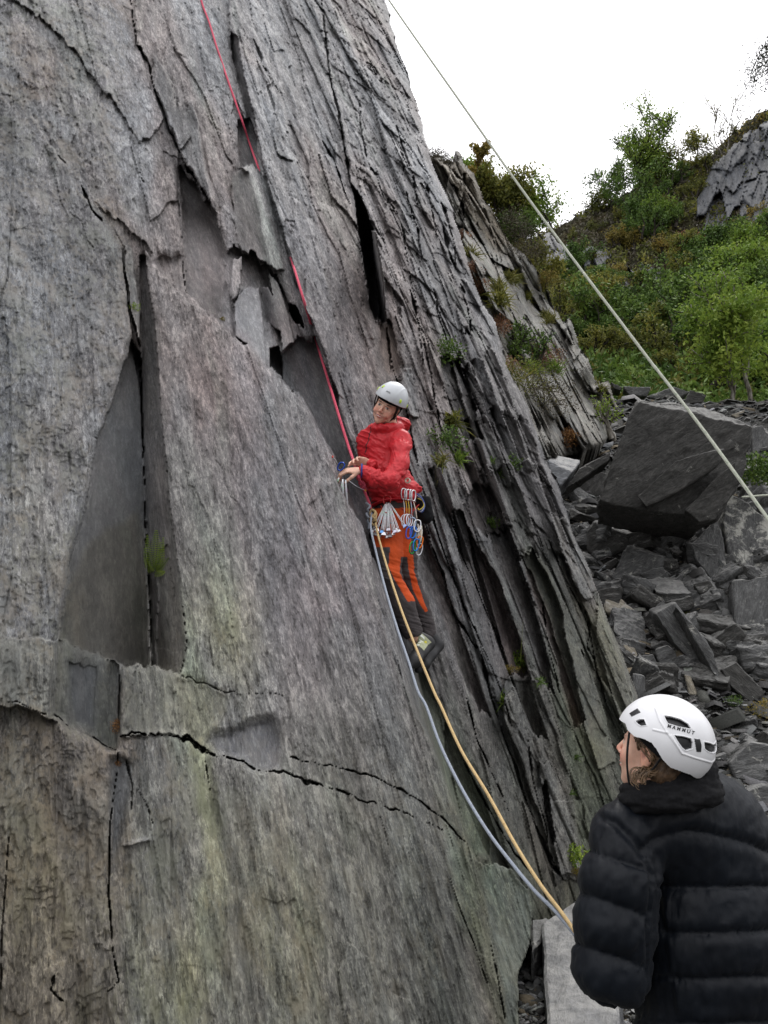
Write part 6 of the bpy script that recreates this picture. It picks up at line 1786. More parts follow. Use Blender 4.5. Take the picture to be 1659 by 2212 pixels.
# hair and headband
Hr = Field(HC.o - .2, HC.o + .2, .005)
Hr.ell(HC.w(0, -.022, .034), (.077, .094, .090), HC.B, .01)
Hr.ell(HC.w(0, -.060, -.05), (.055, .045, .055), HC.B, .02)
Hr.ell(HC.w(.05, -.055, -.08), (.028, .035, .040), HC.B, .02)
Hr.cone(HC.w(-.066, .03, .04), HC.w(-.070, .015, -.055), .012, .007, .01)
Hr.cone(HC.w(.066, .02, .03), HC.w(.070, .0, -.045), .012, .008, .01)
V, F = Hr.mesh(); V = relax(V, F, 1)
V += vnormals(V, F) * ((fbm(HC.loc(V)[:, 0] * 260 + HC.loc(V)[:, 2] * 60, HC.loc(V)[:, 2] * 30, 5, 3) - .5) * .008)[:, None]
HAIR = plain('hair_brown', (.075, .042, .024), .55, .4, 0, .6, 260, .5)
attach(mesh_np('hair', V, F, HAIR), climber)
Hb = Field(HC.o - .2, HC.o + .2, .005)
Hb.ell(HC.w(0, -.008, .036), (.079, .096, .092), HC.B, .01)
sl, p = Hb.block(HC.o - .2, HC.o + .2); q = (p - HC.o) @ HC.B.T
Hb.put(sl, (.037 - q[..., 2]) + .16 * np.clip(-(q[..., 1] - .02), 0, 1), .01, 'and')
V, F = Hb.mesh(); attach(mesh_np('headband', V, F, BLACKCLOTH), climber)

# helmet
hel = [0]
L, F, nr = dome(HC, (0, -.004, .050), (.104, .124, .118), lambda f, s: .049 + .10 * max(0, f - .02) * 1.2 - .40 * max(0, -f - .01) * .55 + .18 * abs(s) * 0, 120, 60)
Lf = L.reshape(-1, 3)
rid = .0022 * sst(np.abs(np.abs(Lf[:, 0]) - .052), .008, .0) * (Lf[:, 2] > .07)
Lf = Lf + rid[:, None] * np.array([0, 0, 1])
V = HC.o + Lf @ HC.B
helm = attach(mesh_np('helmet', V, F, WHITE_PLASTIC, cols={'col': np.tile((.56, .58, .60), (len(V), 1))}), climber)
CLIP = plain('lime_plastic', (.55, .75, .05), .4, .5)
def on_dome(H, c, r, a, e, out=.0):
    c = arr(c); r = arr(r); d = np.array([math.cos(e) * math.sin(a), math.cos(e) * math.cos(a), math.sin(e)])
    n = d / r; n /= np.linalg.norm(n)
    return H.w(*(c + r * d + n * out)), (n @ H.B)
def disc(name, p, n, up, rx, ry, th, mat, parent, sides=18, col=None):
    n = arr(n) / np.linalg.norm(n); u = arr(up) - n * (arr(up) @ n); u /= np.linalg.norm(u); s = np.cross(u, n)
    a = np.arange(sides) * 2 * math.pi / sides
    ring = lambda k, o: p + (np.cos(a) * rx * k)[:, None] * s + (np.sin(a) * ry * k)[:, None] * u + n * o
    V = np.concatenate([ring(1, -th), ring(1, th * .6), ring(.8, th)]); F = [tuple(range(2 * sides, 3 * sides))]
    for j in (0, 1):
        for k in range(sides):
            k2 = (k + 1) % sides; F.append((j * sides + k, j * sides + k2, (j + 1) * sides + k2, (j + 1) * sides + k))
    mb = MB().add(V, F, col or (1, 1, 1)); return mb.build(name, mat, parent)
hc_, hr_ = (0, -.004, .050), (.104, .124, .118)
for a, e in ((-.72, .60), (.95, .30), (1.9, .05), (-1.25, .30), (-.2, 1.1) if False else (2.6, .3)):
    p, n = on_dome(HC, hc_, hr_, a, e, .001)
    o = disc('clip', p, n, HC.u, .0085, .0125, .003, CLIP, climber)
    o.parent = helm; o.matrix_parent_inverse = Matrix.Identity(4)
def wrap_text(txt, size, place_fn, mat, name, extr=.0006, bold=True):
    cu = bpy.data.curves.new(name, 'FONT'); cu.body = txt; cu.size = size; cu.extrude = extr; cu.resolution_u = 3
    cu.align_x = 'CENTER'; cu.align_y = 'CENTER'
    if bold: cu.offset = size * .018
    to = bpy.data.objects.new(name, cu); COL.objects.link(to)
    dg = bpy.context.evaluated_depsgraph_get(); me = bpy.data.meshes.new_from_object(to.evaluated_get(dg))
    bpy.data.objects.remove(to)
    co = np.array([v.co for v in me.vertices])
    nw = np.array([place_fn(x, y, z) for x, y, z in co])
    me.vertices.foreach_set('co', nw.astype(np.float32).ravel()); me.update()
    o = bpy.data.objects.new(name, me); COL.objects.link(o); me.materials.append(mat)
    return o
GREYINK = plain('grey_print', (.22, .23, .24), .5, .4)
def pl(x, y, z):
    p, n = on_dome(HC, hc_, hr_, -.02 + x / .10, .50 + y / .11, .0012 + z); return p
to = wrap_text('PETZL', .012, pl, GREYINK, 'logo'); attach(to, climber); to.parent = helm; to.matrix_parent_inverse = Matrix.Identity(4)
for s in (-1, 1):
    mb = MB()
    for f0 in (.055, -.03):
        mb.tube(catmull([HC.w(s * .080, f0, .045), HC.w(s * .080, f0 * .55 + .005, 0), HC.w(s * .068, .018, -.045), HC.w(s * .045, .035, -.085)], 6), .0045, 6)
    mb.tube(catmull([HC.w(s * .045, .035, -.085), HC.w(s * .02, .048, -.105), HC.w(0, .05, -.108)], 6), .0045, 6)
    o = mb.build('chin_strap', STRAP, climber)

# red jacket
J = Field((-.36, 4.40, 2.80), (.40, 5.25, 3.72), .0052)
Tt = Frame(chest, (-.72, -.66, .05), (0.02, .12, 1))
tb_ = (np.array([Tt.s, Tt.f, Tt.u]), (1.0, .84, 1.0))
J.cone(PW(829, 965, 4.87), PW(836, 1040, 4.88), .138, .136, .05, scale=tb_)
J.cone(PW(836, 1035, 4.88), PW(852, 1064, 4.90), .142, .158, .03, scale=tb_)
J.ell(PW(868, 1058, 4.93), (.13, .10, .035), None, .03)
J.cone(shL, shR, .056, .056, .05)
J.cone(PW(850, 938, 4.83), PW(812, 940, 4.90), .075, .070, .05)
J.chain([shL, PW(863, 1003, 4.66), elL, PW(815, 1035, 4.585), wrL], [.066, .062, .057, .050, .038], .02)
J.chain([shR, elR, wrR], [.074, .062, .040], .03)
# collar and hood
cc_ = PW(836, 925, 4.80)
Jf = Frame(cc_, (-.5, -.84, -.1), (.12, -.05, 1))
for t in np.linspace(0, 2 * math.pi, 13)[:-1]:
    t2 = t + 2 * math.pi / 12
    q = lambda a: Jf.w(math.sin(a) * .075, math.cos(a) * .070 - .008, .010 - .022 * math.cos(a))
    J.cone(q(t), q(t2), .024, .024, .02)
J.ell(PW(868, 920, 4.90), (.052, .06, .05), None, .03)
J.cone(PW(878, 915, 4.86), PW(852, 905, 4.95), .028, .03, .02)
for (a, b) in (((795, 945), (850, 952)), ((800, 958), (862, 940))): pass
J.ell(cc_ + arr([0, -.01, .05]), (.060, .062, .10), None, .01, 'cut')
V, F = J.mesh(); V = relax(V, F, 2); N = vnormals(V, F)
xo, yo = project(V)
# folds: across the sleeve, along the zip, soft creases at the waist
dS, tS = polydist(xo, yo, [(868, 945), (863, 1003), (843, 1040), (815, 1035), (786, 1017)])
arm = (dS < 34) & (V[:, 1] < 4.76)
fold = np.where(arm, (fbm(tS * 15 + 1.5 * vn(xo * .03, yo * .03, 3), dS * .05, 5, 3) - .5) * .018,
                (fbm(xo * .028 + yo * .022, yo * .06 - xo * .03, 6, 4) - .5) * .016)
fold += np.where(yo > 1010, (fbm(xo * .02, yo * .16, 8, 3) - .5) * .016, 0) * (~arm)
rdg = lambda n_: (1 - np.abs(2 * n_ - 1)) ** 4
fold += np.where(arm, rdg(fbm(tS * 11 + .02 * dS, dS * .10 + tS * 5, 25, 3)) * .007, rdg(fbm(xo * .03 + yo * .03, yo * .09 - xo * .045, 26, 3)) * .007) - .003
V = V + N * fold[:, None]
col = np.tile((.52, .018, .026), (len(V), 1))
zd, _ = polydist(xo, yo, [ca(640, 770), ca(610, 850), ca(585, 1000), ca(550, 1150)])
col[(zd < 1.0) & (V[:, 1] < 4.85)] = (.05, .02, .02)
RED = vcol_mat('red_shell', .5, .35, 0, 120, .35, .10)
jk = attach(mesh_np('jacket', V, F, RED, cols={'col': col}), climber)
fin = MB(); cf = hdir / np.linalg.norm(hdir)
ra = np.cross(cf, (0, 0, 1.0)); ra /= np.linalg.norm(ra); rb_ = np.cross(cf, ra)
ring = [wrL + cf * .012 + (ra * math.cos(a) + rb_ * math.sin(a)) * .0385 for a in np.linspace(0, 2 * math.pi, 21)[:-1]]
fin.tube(ring, .0055, 6, closed=True, cap=False)
attach(fin.build('cuff', plain('blue_cuff', (.02, .06, .30), .6, .3), None), climber)

# trousers
T_ = Field((-.25, 4.60, 1.95), (.45, 5.25, 3.05), .0052)
T_.cone(PW(846, 1068, 4.90), PW(851, 1120, 4.91), .132, .142, .04, scale=tb_)
T_.chain([PW(833, 1130, 4.87), PW(838, 1200, 4.80), kR, PW(868, 1305, 4.82), PW(890, 1362, 4.86)], [.108, .086, .068, .070, .066], .035)
T_.chain([PW(868, 1130, 4.95), PW(872, 1200, 4.93), kL, PW(905, 1305, 4.98), PW(922, 1364, 5.02)], [.100, .080, .062, .060, .060], .028)
T_.ell(PW(895, 1378, 4.86), (.043, .043, .030), None, .01, 'cut')
V, F = T_.mesh(); V = relax(V, F, 2); N = vnormals(V, F); xo, yo = project(V)
fold = (fbm(xo * .03 + yo * .02, yo * .06 - xo * .05, 16, 4) - .5) * .012
kn = np.exp(-((yo - 1240) / 28) ** 2) + .9 * np.exp(-((yo - 1350) / 22) ** 2)
fold += kn * (fbm(xo * .02, yo * .22 - xo * .06, 17, 3) - .5) * .020
V = V + N * fold[:, None]
OR_, GR_ = np.array((.56, .078, .016)), np.array((.060, .052, .052))
col = np.tile(GR_, (len(V), 1))
for pl_ in ([(395, 180), (840, 180), (815, 540), (800, 720), (700, 722), (685, 900), (765, 1050), (862, 1212), (770, 1217), (700, 1100), (620, 960), (560, 830), (577, 615), (395, 615)],
            [(765, 700), (830, 700), (860, 940), (915, 1100), (990, 1320), (965, 1335), (900, 1230), (830, 1080), (790, 900)]):
    col[inpoly(xo, yo, [cb(*q) for q in pl_])] = OR_
col[inpoly(xo, yo, [cb(*q) for q in [(610, 0), (720, 0), (720, 180), (610, 160)]])] = GR_ * 1.1
col[(yo < 1092) & (xo > 840)] = GR_
attach(mesh_np('trousers', V, F, vcol_mat('trouser_cloth', .75, .2, 0, 500, .4, .12), cols={'col': col}), climber)
# shoes
def shoe(he, ft, an, lab, light=True):
    S_ = Field(np.minimum(he, ft) - .14, np.maximum(he, ft) + .14, .0035)
    ax = ft - he; ax = ax / np.linalg.norm(ax); side = np.cross(ax, (0, 0, 1.0)); side /= np.linalg.norm(side); up = np.cross(side, ax)
    sc_ = (np.array([side, ax, up]), (1.0, 1.0, .82))
    S_.chain([he - up * .004, he * .5 + ft * .5, ft, ft + ax * .045], [.042, .041, .048, .026], .015, scale=sc_)
    S_.cone(he + up * .02, an * .45 + he * .55 + up * .015, .040, .038, .02)
    S_.cone(he * .6 + ft * .4 + up * .03, ft + up * .008, .030, .030, .015)
    S_.ell(an + (an - he) * .15, (.037, .037, .05), None, .008, 'cut')
    V, F = S_.mesh(); V = relax(V, F, 1)
    q = (V - he); uu = q @ up; ff = q @ ax; ss = q @ side
    col = np.tile((.018, .018, .019), (len(V), 1))
    tongue = light & (uu > .018 + .10 * np.abs(ss)) & (ff > .015) & (ff < .105)
    col[tongue] = (.36, .38, .24); col[tongue & (np.abs(ss) < .012) & ((ff * 90).astype(int) % 2 == 0)] = (.7, .72, .66)
    o = attach(mesh_np('shoe', V, F, vcol_mat('shoe_rubber', .55, .35, 0, 200, .2, .15), cols={'col': col}), climber)
    return o, ax, side, up
sh1, ax_, sd2, up_ = shoe(heR, ftR, aR, '')
shoe(heL, ftL, aL, '', False)
v_cam = arr([0, 0, CAMZ]) - heR; v_cam /= np.linalg.norm(v_cam)
disc('badge', PW(*cb(970, 1668), 4.826), v_cam, up_, .0085, .0085, .002, plain('yellow_badge', (.75, .68, .08), .5, .3), sh1, 14)

# harness: belt, leg loops
HR = MB()
def ring_at(c, rs, rf, tilt=0, nn=28, fr=Tt):
    return np.array([c + fr.s * rs * math.cos(a) + fr.f * rf * math.sin(a) + np.array([0, 0, tilt * math.cos(a)]) for a in np.linspace(0, 2 * math.pi, nn + 1)[:-1]])
belt = ring_at(PW(847, 1097, 4.90), .150, .131, .01)
V, F = tube_vf(belt, .020, 8, closed=True, cap=False, flat=.4)
HR.add(V, F, (.45, .02, .03))
for c, rr, in ((PW(834, 1150, 4.86), .100), (PW(870, 1152, 4.95), .094)):
    HR.tube(ring_at(c, rr, rr * .98, .03), .010, 6, (.04, .03, .035), closed=True, cap=False)
HR.tube(catmull([PW(806, 1098, 4.76), PW(808, 1112, 4.73), PW(812, 1140, 4.76)], 6), .010, 6, (.03, .03, .03))
for a0, a1 in (((822, 1092), (848, 1096)), ((866, 1098), (905, 1090))):
    m_ = ((a0[0] + a1[0]) / 2, (a0[1] + a1[1]) / 2 + 14)
    HR.tube(catmull([PW(*a0, 4.745), PW(*m_, 4.70), PW(*a1, 4.76)], 6), .004, 6, (.35, .03, .03))
HR.build('harness', VC_CLOTH, climber)

# ------------------------------------------------------------------ climbing gear (each a thing of its own)
def biner(mb, c, up, out, L=.10, W=.056, r=.0040, col=(.7, .7, .72)):
    """closed carabiner loop: c centre, up long axis, out normal of its plane"""
    up = arr(up) / np.linalg.norm(up); out = arr(out) - up * (arr(out) @ up); out /= np.linalg.norm(out); s = np.cross(up, out)
    pts = [c + up * L * .5 * y + s * W * .5 * x for x, y in ((-.55, -.86), (0, -1), (.6, -.88), (.98, -.4), (1, .3), (.72, .86), (0, 1), (-.72, .82), (-1, .3), (-.85, -.4))]
    P_ = catmull(pts + [pts[0]], 5)[:-1]
    mb.tube(P_, r, 6, col, closed=True, cap=False)
VIEW = arr([-.1, -.95, -.3])
def nut(x0, y0, x1, y1, Y0, Y1, size, sleeve, hcol, label, group):
    a, b = PW(x0, y0, Y0), PW(x1, y1, Y1)
    e = empty('climbing_nut', a); d = (b - a) / np.linalg.norm(b - a); s = np.cross(d, VIEW); s /= np.linalg.norm(s)
    mb = MB()
    m_ = (a + b) / 2 + arr([0, -.006, 0])
    for sg in (-1, 1): mb.tube(catmull([a + s * sg * .0022, m_ + s * sg * .0028, b + s * sg * size * .25], 4), .0023, 5)
    mb.build('wire', METAL, e)
    c = a + (b - a) * .36
    MB().tube([c - d * .010, c + d * .012], .0058, 7, sleeve).build('sleeve', VC, e)
    Bs = np.array([s, np.cross(d, s), d]).T
    h = MB(); h.box((0, 0, 0), (1, 1, 1)); v = h.V[0]; v = v * np.array([size * .72, size * .42, size * .62]); v[:, :2] *= (1 + .35 * np.sign(v[:, 2:3]))
    h.V[0] = v @ Bs.T + b; h.C[0][:] = hcol
    h.build('wedge', VC_METAL, e, smooth=False, bevel=.001)
    tag(e, label, 'climbing nut', group)
ends = [(650, 2130), (690, 2165), (712, 2110), (750, 2190), (775, 2140), (800, 2165), (838, 2205), (862, 2110), (880, 2190), (925, 2165), (945, 2135), (965, 2110), (1000, 2125), (1075, 2060)]
cols = [(.6, .6, .62), (.5, .5, .52), (.65, .62, .6), (.1, .1, .11), (.12, .3, .6), (.62, .62, .64), (.6, .6, .62), (.55, .55, .6), (.15, .15, .16), (.65, .65, .66), (.5, .5, .6), (.62, .6, .6), (.6, .6, .62), (.3, .4, .65)]
mb = MB(); biner(mb, CA(840, 1725, 4.72), (.15, 0, 1), VIEW, .055, .045, .0042, (.35, .04, .04))
o = mb.build('carabiner', VC_METAL); tag(o, 'red carabiner on the harness holding the fan of silver nuts', 'carabiner')
for i, (ex, ey) in enumerate(ends):
    x0, y0 = ca(850 + (ex - 850) * .10, 1760); x1, y1 = ca(ex, ey)
    nut(x0, y0, x1, y1, 4.715, 4.69 + .012 * math.sin(i * 2.4), .013 + .004 * ((i * 7) % 3) / 2, (.06, .5, .10), cols[i], f"{['leftmost','second','third','fourth','fifth','sixth','seventh','eighth','ninth','tenth','eleventh','twelfth','thirteenth','rightmost'][i]} {'' if i in (0,13) else 'from the left '}of the silver nuts fanned at the climber's hip", 'nuts fanned out at the hip of the climber')
# nuts held in the hand, on a blue carabiner
mb = MB(); biner(mb, CA(238, 1285, 4.60), (.5, 0, .8), VIEW, .052, .034, .0055, (.02, .05, .25))
o = mb.build('carabiner', VC_METAL); tag(o, 'dark blue carabiner held in the hand of the climber', 'carabiner')
for wd, (x0, y0, x1, y1, sl_c) in zip(('short green-sleeved nut dangling leftmost', 'green-sleeved nut dangling second from the left', 'long green-sleeved nut dangling third from the left', 'long purple-sleeved nut dangling rightmost'), ((215, 1430, 165, 1545, (.06, .5, .10)), (265, 1450, 225, 1690, (.06, .5, .10)), (262, 1450, 275, 1800, (.06, .45, .10)), (300, 1460, 325, 1830, (.5, .15, .45)))):
    nut(*ca(x0, y0), *ca(x1, y1), 4.55, 4.56, .011, sl_c, (.6, .58, .45), wd + ' from the climber hand', 'nuts dangling from the hand')
mb = MB(); mb.tube(catmull([CA(200, 1250, 4.55), CA(165, 1190, 4.55), CA(132, 1160, 4.56), CA(90, 1110, 4.58)], 5), .0012, 5, (.5, .5, .5))
mb.box(CA(132, 1158, 4.555), (.004, .004, .006), col=(.7, .06, .03)); o = mb.build('wire', VC); tag(o, 'fine wire with a red bead rising from the hand of the climber', 'wire')
mb = MB(); mb.tube(catmull([CA(345, 1470, 4.56), CA(440, 1540, 4.58), CA(560, 1600, 4.64)], 5), .0016, 5, (.6, .6, .66)); mb.box(CA(560, 1598, 4.635), (.004, .003, .005), col=(.8, .35, .03))
o = mb.build('cord', VC); tag(o, 'thin pale cord with an orange tag running from the hand to the waist', 'cord')
# quickdraws
for i, (xt, yt, xb, yb, sc_, bc, word) in enumerate(((1055, 1640, 1075, 1990, (.75, .72, .70), (.7, .7, .72), 'white'), (1085, 1650, 1105, 1985, (.75, .42, .06), (.7, .7, .72), 'orange'), (1118, 1655, 1135, 1990, (.72, .58, .12), (.7, .7, .72), 'yellow'),
                                            (1152, 1658, 1170, 2030, (.40, .46, .58), (.35, .42, .55), 'blue-grey'), (1188, 1665, 1238, 2060, (.75, .62, .52), (.7, .7, .72), 'cream'))):
    e = empty('quickdraw', CA(xt, yt, 4.72)); Yq = 4.715 - .004 * i
    mb = MB(); biner(mb, CA(xt, yt, Yq), (.1, 0, 1), arr([.9, -.4, 0]) if i % 2 else arr([.7, -.7, 0]), .066, .036, .0038); mb.build('carabiner', METAL, e)
    mb = MB(); biner(mb, CA(xb, yb, Yq - .01), (.1, 0, 1), VIEW + arr([.3 * (i % 3), 0, 0]), .072, .042, .0040, bc); mb.build('carabiner', VC_METAL, e)
    a, b = CA(xt + 4, yt + 90, Yq - .004), CA(xb - 4, yb - 90, Yq - .008)
    V, F = tube_vf(catmull([a, (a + b) / 2 + arr([.002, -.006, 0]), b], 6), .0085, 8, flat=.3)
    MB().add(V, F, sc_).build('sling', VC_CLOTH, e)
    tag(e, f'quickdraw with a {word} sling clipped at the left hip of the climber', 'quickdraw', 'quickdraws at the hip of the climber')
# lower bright carabiners and cams
for (x, y, c_, lab, Y_) in ((785, 455, (.02, .12, .55), 'royal blue carabiner hanging left of the other low ones under the quickdraws', 4.68), (830, 450, (.03, .16, .6), 'blue carabiner next to the royal blue one under the quickdraws', 4.69),
                      (825, 620, (.03, .35, .08), 'green carabiner hanging lowest at the thigh of the climber', 4.70), (865, 590, (.03, .22, .6), 'bright blue carabiner beside the lowest green one', 4.69), (905, 560, (.75, .18, .03), 'orange carabiner at the thigh of the climber', 4.70),
                      (895, 470, (.6, .62, .64), 'plain silver carabiner above the orange one', 4.71), (900, 640, (.55, .57, .6), 'silver carabiner below the orange one', 4.71)):
    mb = MB(); biner(mb, CB(x, y, Y_), (.25, 0, 1), VIEW + arr([.4, 0, 0]), .072, .036, .0042, c_); o = mb.build('carabiner', VC_METAL); tag(o, lab, 'carabiner')
mb = MB()
for (x0, y0, x1, y1, c_) in ((905, 380, 900, 520, (.6, .5, .4)), (925, 380, 915, 560, (.65, .6, .5)), (885, 360, 885, 500, (.6, .55, .5))):
    mb.tube(catmull([CB(x0, y0, 4.72), CB((x0 + x1) / 2 + 8, (y0 + y1) / 2, 4.70), CB(x1, y1, 4.70)], 5), .0042, 6, c_)
o = mb.build('sling', VC_CLOTH); tag(o, 'bunch of cream slings holding the low carabiners at the thigh', 'sling')
# chalk bag with coiled cord
Cb = Field(CA(1330, 1830, 4.82) - .13, CA(1330, 1830, 4.82) + .13, .004)
Cb.cone(CA(1320, 1740, 4.80), CA(1345, 1930, 4.82), .046, .050, .02); Cb.ell(CA(1315, 1668, 4.80), (.036, .036, .022), None, .008, 'cut')
V, F = Cb.mesh(); V = relax(V, F, 2); V += vnormals(V, F) * ((fbm(V[:, 0] * 40, V[:, 2] * 40, 9, 3) - .5) * .008)[:, None]
o = mesh_np('chalk_bag', V, F, BLACKCLOTH); tag(o, 'black chalk bag hanging behind the left hip of the climber', 'chalk bag')
mb = MB()
for k, (c_, off) in enumerate((((.04, .07, .25), 0), ((.55, .58, .62), 8), ((.65, .52, .08), 30), ((.04, .07, .25), 16))):
    mb.tube(catmull([CA(1235 + off * .4, 1640 + off * 2, 4.76), CA(1300 + off * .3, 1700 + off, 4.735), CA(1335 - off * .3, 1800, 4.73), CA(1300 - off, 1880 - off, 4.735), CA(1245, 1860 - off, 4.76)], 6), .0042, 6, c_)
o = mb.build('cord', VC_CLOTH); tag(o, 'coiled blue, white and yellow cords in front of the chalk bag', 'cord')
mb = MB(); c0 = CA(1112, 1468, 4.725); fr2 = Frame(c0, (-.4, -.9, 0), (.1, 0, 1))
for rr, hw in ((.0175, .007),):
    a_ = np.linspace(0, 2 * math.pi, 25)[:-1]
    prof = [(rr * .62, -hw), (rr, -hw), (rr, hw), (rr * .62, hw)]
    V = np.array([fr2.w(math.cos(a) * r_2, z_, math.sin(a) * r_2) for a in a_ for r_2, z_ in prof]); F = [(i * 4 + j, ((i + 1) % 24) * 4 + j, ((i + 1) % 24) * 4 + (j + 1) % 4, i * 4 + (j + 1) % 4) for i in range(24) for j in range(4)]
    mb.add(V, F, (.72, .66, .54))
o = mb.build('tape_roll', VC); tag(o, 'small roll of cream finger tape clipped at the back of the red jacket', 'tape roll')
# ------------------------------------------------------------------ the belayer, near the camera, seen from behind
def zc1(x, y): return 1228 + .34 * x, 1460 + .34 * y
def CC(x, y, Y): return PW(*zc1(x, y), Y)
bel = empty('person', (.95, 2.35, -.02))
tag(bel, 'belayer seen from behind in a black quilted down jacket and white helmet, looking up left', 'person')
fB = arr([-math.cos(.74) * math.cos(.26), math.sin(.74) * math.cos(.26), math.sin(.26)])
earp = CC(488, 515, 2.16)
HB0 = Frame((0, 0, 0), fB, (0, 0, 1))
HBf = Frame(earp - HB0.s * .080 - HB0.f * -.006 - HB0.u * -.004, fB, (.04, -.04, 1))
Bb = Field((.35, 1.75, .95), (1.15, 2.75, 1.72), .0050)
sculpt_head(Bb, HBf, .94)
nb0 = CC(640, 720, 2.30)
Bb.cone(HBf.w(0, -.03, -.04), nb0, .054, .060, .03)
bsL, bsR = PW(1352, 1812, 2.28), PW(1590, 1822, 2.44)
beL, beR = PW(1322, 2085, 2.26), PW(1668, 2120, 2.44)
bwL, bwR = PW(1300, 2075, 2.50), PW(1500, 2080, 2.72)
Bb.cone(bsL, bsR, .04, .04, .03); Bb.cone(nb0, PW(1545, 2100, 2.47), .06, .08, .04)
Bb.chain([bsL, beL, bwL], [.045, .036, .027], .02); Bb.chain([bsR, beR, bwR], [.045, .036, .027], .02)
hand(Bb, bwL, (.12, 1, .12), (.5, 0, -.8), 1, .95, (.7, .8, .85, .9), .8)
hand(Bb, bwR, (-.6, .7, .1), (-.4, -.3, -.8), -1, .95, (.7, .8, .85, .9), .8)
V, F = Bb.mesh(); V = relax(V, F, 1, .4)
attach(mesh_np('body', V, F, SKIN, cols={'col': face_colours(V, HBf, .94)}), bel); del Bb

# hair under the helmet and curls at the nape
Hh = Field(HBf.o - .22, HBf.o + .22, .004)
Hh.ell(HBf.w(0, -.026, .030), (.0785, .092, .088), HBf.B, .01)
Hh.ell(HBf.w(.035, -.040, -.035), (.040, .040, .040), HBf.B, .02)
Hh.cone(HBf.w(.070, .020, .03), HBf.w(.074, .010, .000), .012, .006, .01)
Hh.ell(HBf.w(.082, -.002, -.004), (.030, .022, .036), HBf.B, .006, 'cut')
V, F = Hh.mesh(); V = relax(V, F, 1); L = HBf.loc(V)
V += vnormals(V, F) * ((fbm(L[:, 1] * 300 + L[:, 2] * 90, L[:, 2] * 40, 5, 3) - .5) * .010)[:, None]
HAIRB = plain('hair_light_brown', (.075, .043, .022), .5, .4, 0, .7, 260, .5)
hairo = attach(mesh_np('hair', V, F, HAIRB), bel)
rh = np.random.default_rng(3); mb = MB()
for k in range(34):
    s0 = HBf.w(.060 + rh.uniform(-.012, .014), -.020 + rh.uniform(-.028, .022), -.030 + rh.uniform(-.012, .012)); L_ = rh.uniform(.05, .085)
    ph = rh.uniform(0, 6.28); rr = rh.uniform(.006, .013); base = CC(448 + rh.uniform(-26, 22), 640 + rh.uniform(-34, 36), 2.15)
    pts = [s0 + (base - s0) * t + arr([math.cos(ph + t * 10), -.4 * math.sin(ph + t * 7), math.sin(ph + t * 10)]) * rr * (t * 1.2) for t in np.linspace(0, 1.15, 16)]
    mb.tube(catmull(pts, 2), np.linspace(.0024, .0010, len(catmull(pts, 2))), 4)
for k in range(26):
    a = HBf.w(.066 + rh.uniform(-.004, .006), .030 + rh.uniform(-.03, .01), .042 + rh.uniform(-.01, .01)); b = HBf.w(.074 + rh.uniform(0, .008), -.024 + rh.uniform(-.015, .01), .024 + rh.uniform(-.045, .01))
    mb.tube(catmull([a, (a + b) / 2 + HBf.s * .006, b], 4), .0011, 4)
o = mb.build('curls', plain('hair_curls', (.13, .08, .042), .45, .5, 0, .2, 200, .6), None); attach(o, bel)

# helmet
hcB, hrB = arr((0, -.016, .040)), arr((.114, .128, .118))
def hit_local(x, y, H, c, r):
    d = arr(P(x, y, 2.0)) - arr([0, 0, CAMZ]); o_ = (arr([0, 0, CAMZ]) - H.o) @ H.B.T - c; d = d @ H.B.T
    A_ = (d / r) @ (d / r); B_ = 2 * (d / r) @ (o_ / r); C_ = (o_ / r) @ (o_ / r) - 1; q = B_ * B_ - 4 * A_ * C_
    if q < 0:
        t = -B_ / (2 * A_); v = o_ + d * t; v = v / np.linalg.norm(v / r)
        return c + v
    return c + o_ + d * (-B_ - math.sqrt(q)) / (2 * A_)
edge = [hit_local(*zc1(*q), HBf, hcB, hrB) for q in ((362, 300), (378, 345), (420, 383), (478, 398), (530, 425), (562, 468), (600, 532), (650, 582), (710, 603), (780, 628), (858, 650))]
ef = np.array([e[1] for e in edge]); eu = np.array([e[2] for e in edge]); od = np.argsort(ef); ef, eu = ef[od], eu[od]
def uminB(f, s): return float(np.interp(f, ef, eu))
L, F, nr = dome(HBf, hcB, hrB, uminB, 560, 320, .014)
nseg_, nrow_ = L.shape[:2]
Lf = L.reshape(-1, 3).copy()
W = HBf.o + Lf @ HBf.B; xo, yo = project(W)
mir = Lf.copy(); mir[:, 0] = np.abs(mir[:, 0]); Wm = HBf.o + mir @ HBf.B; xm, ym = project(Wm)   # the far side mirrors the near one
outer_ = np.zeros((nseg_, nrow_), bool); outer_[:, :nr] = True; outer_ = outer_.ravel()
nrm = (Lf - hcB) / hrB ** 2; nrm /= np.linalg.norm(nrm, axis=1)[:, None]
vents = [[(608, 253), (650, 258), (710, 275), (760, 305), (780, 336), (700, 322), (632, 300), (620, 280)],
         [(673, 378), (730, 385), (778, 398), (790, 425), (788, 462), (745, 474), (722, 455), (695, 415)],
         [(862, 420), (900, 428), (936, 445), (920, 490), (890, 482), (866, 462)],
         [(426, 288), (452, 276), (480, 276), (495, 314), (462, 318), (440, 305)]]
plates = [[(386, 238), (440, 205), (460, 232), (402, 260)], [(798, 398), (836, 402), (846, 440), (842, 484), (812, 482), (805, 440)]]
dep = np.zeros(len(Lf)); colB = np.tile((.70, .70, .71), (len(Lf), 1))
mx = (xm - 1228) / .34; my = (ym - 1460) / .34
vis = (((HBf.o + mir @ HBf.B) - arr([0, 0, CAMZ])) * (nrm * np.where(np.sign(Lf[:, :1]) < 0, arr([-1, 1, 1]), 1) @ HBf.B)).sum(1) < 0
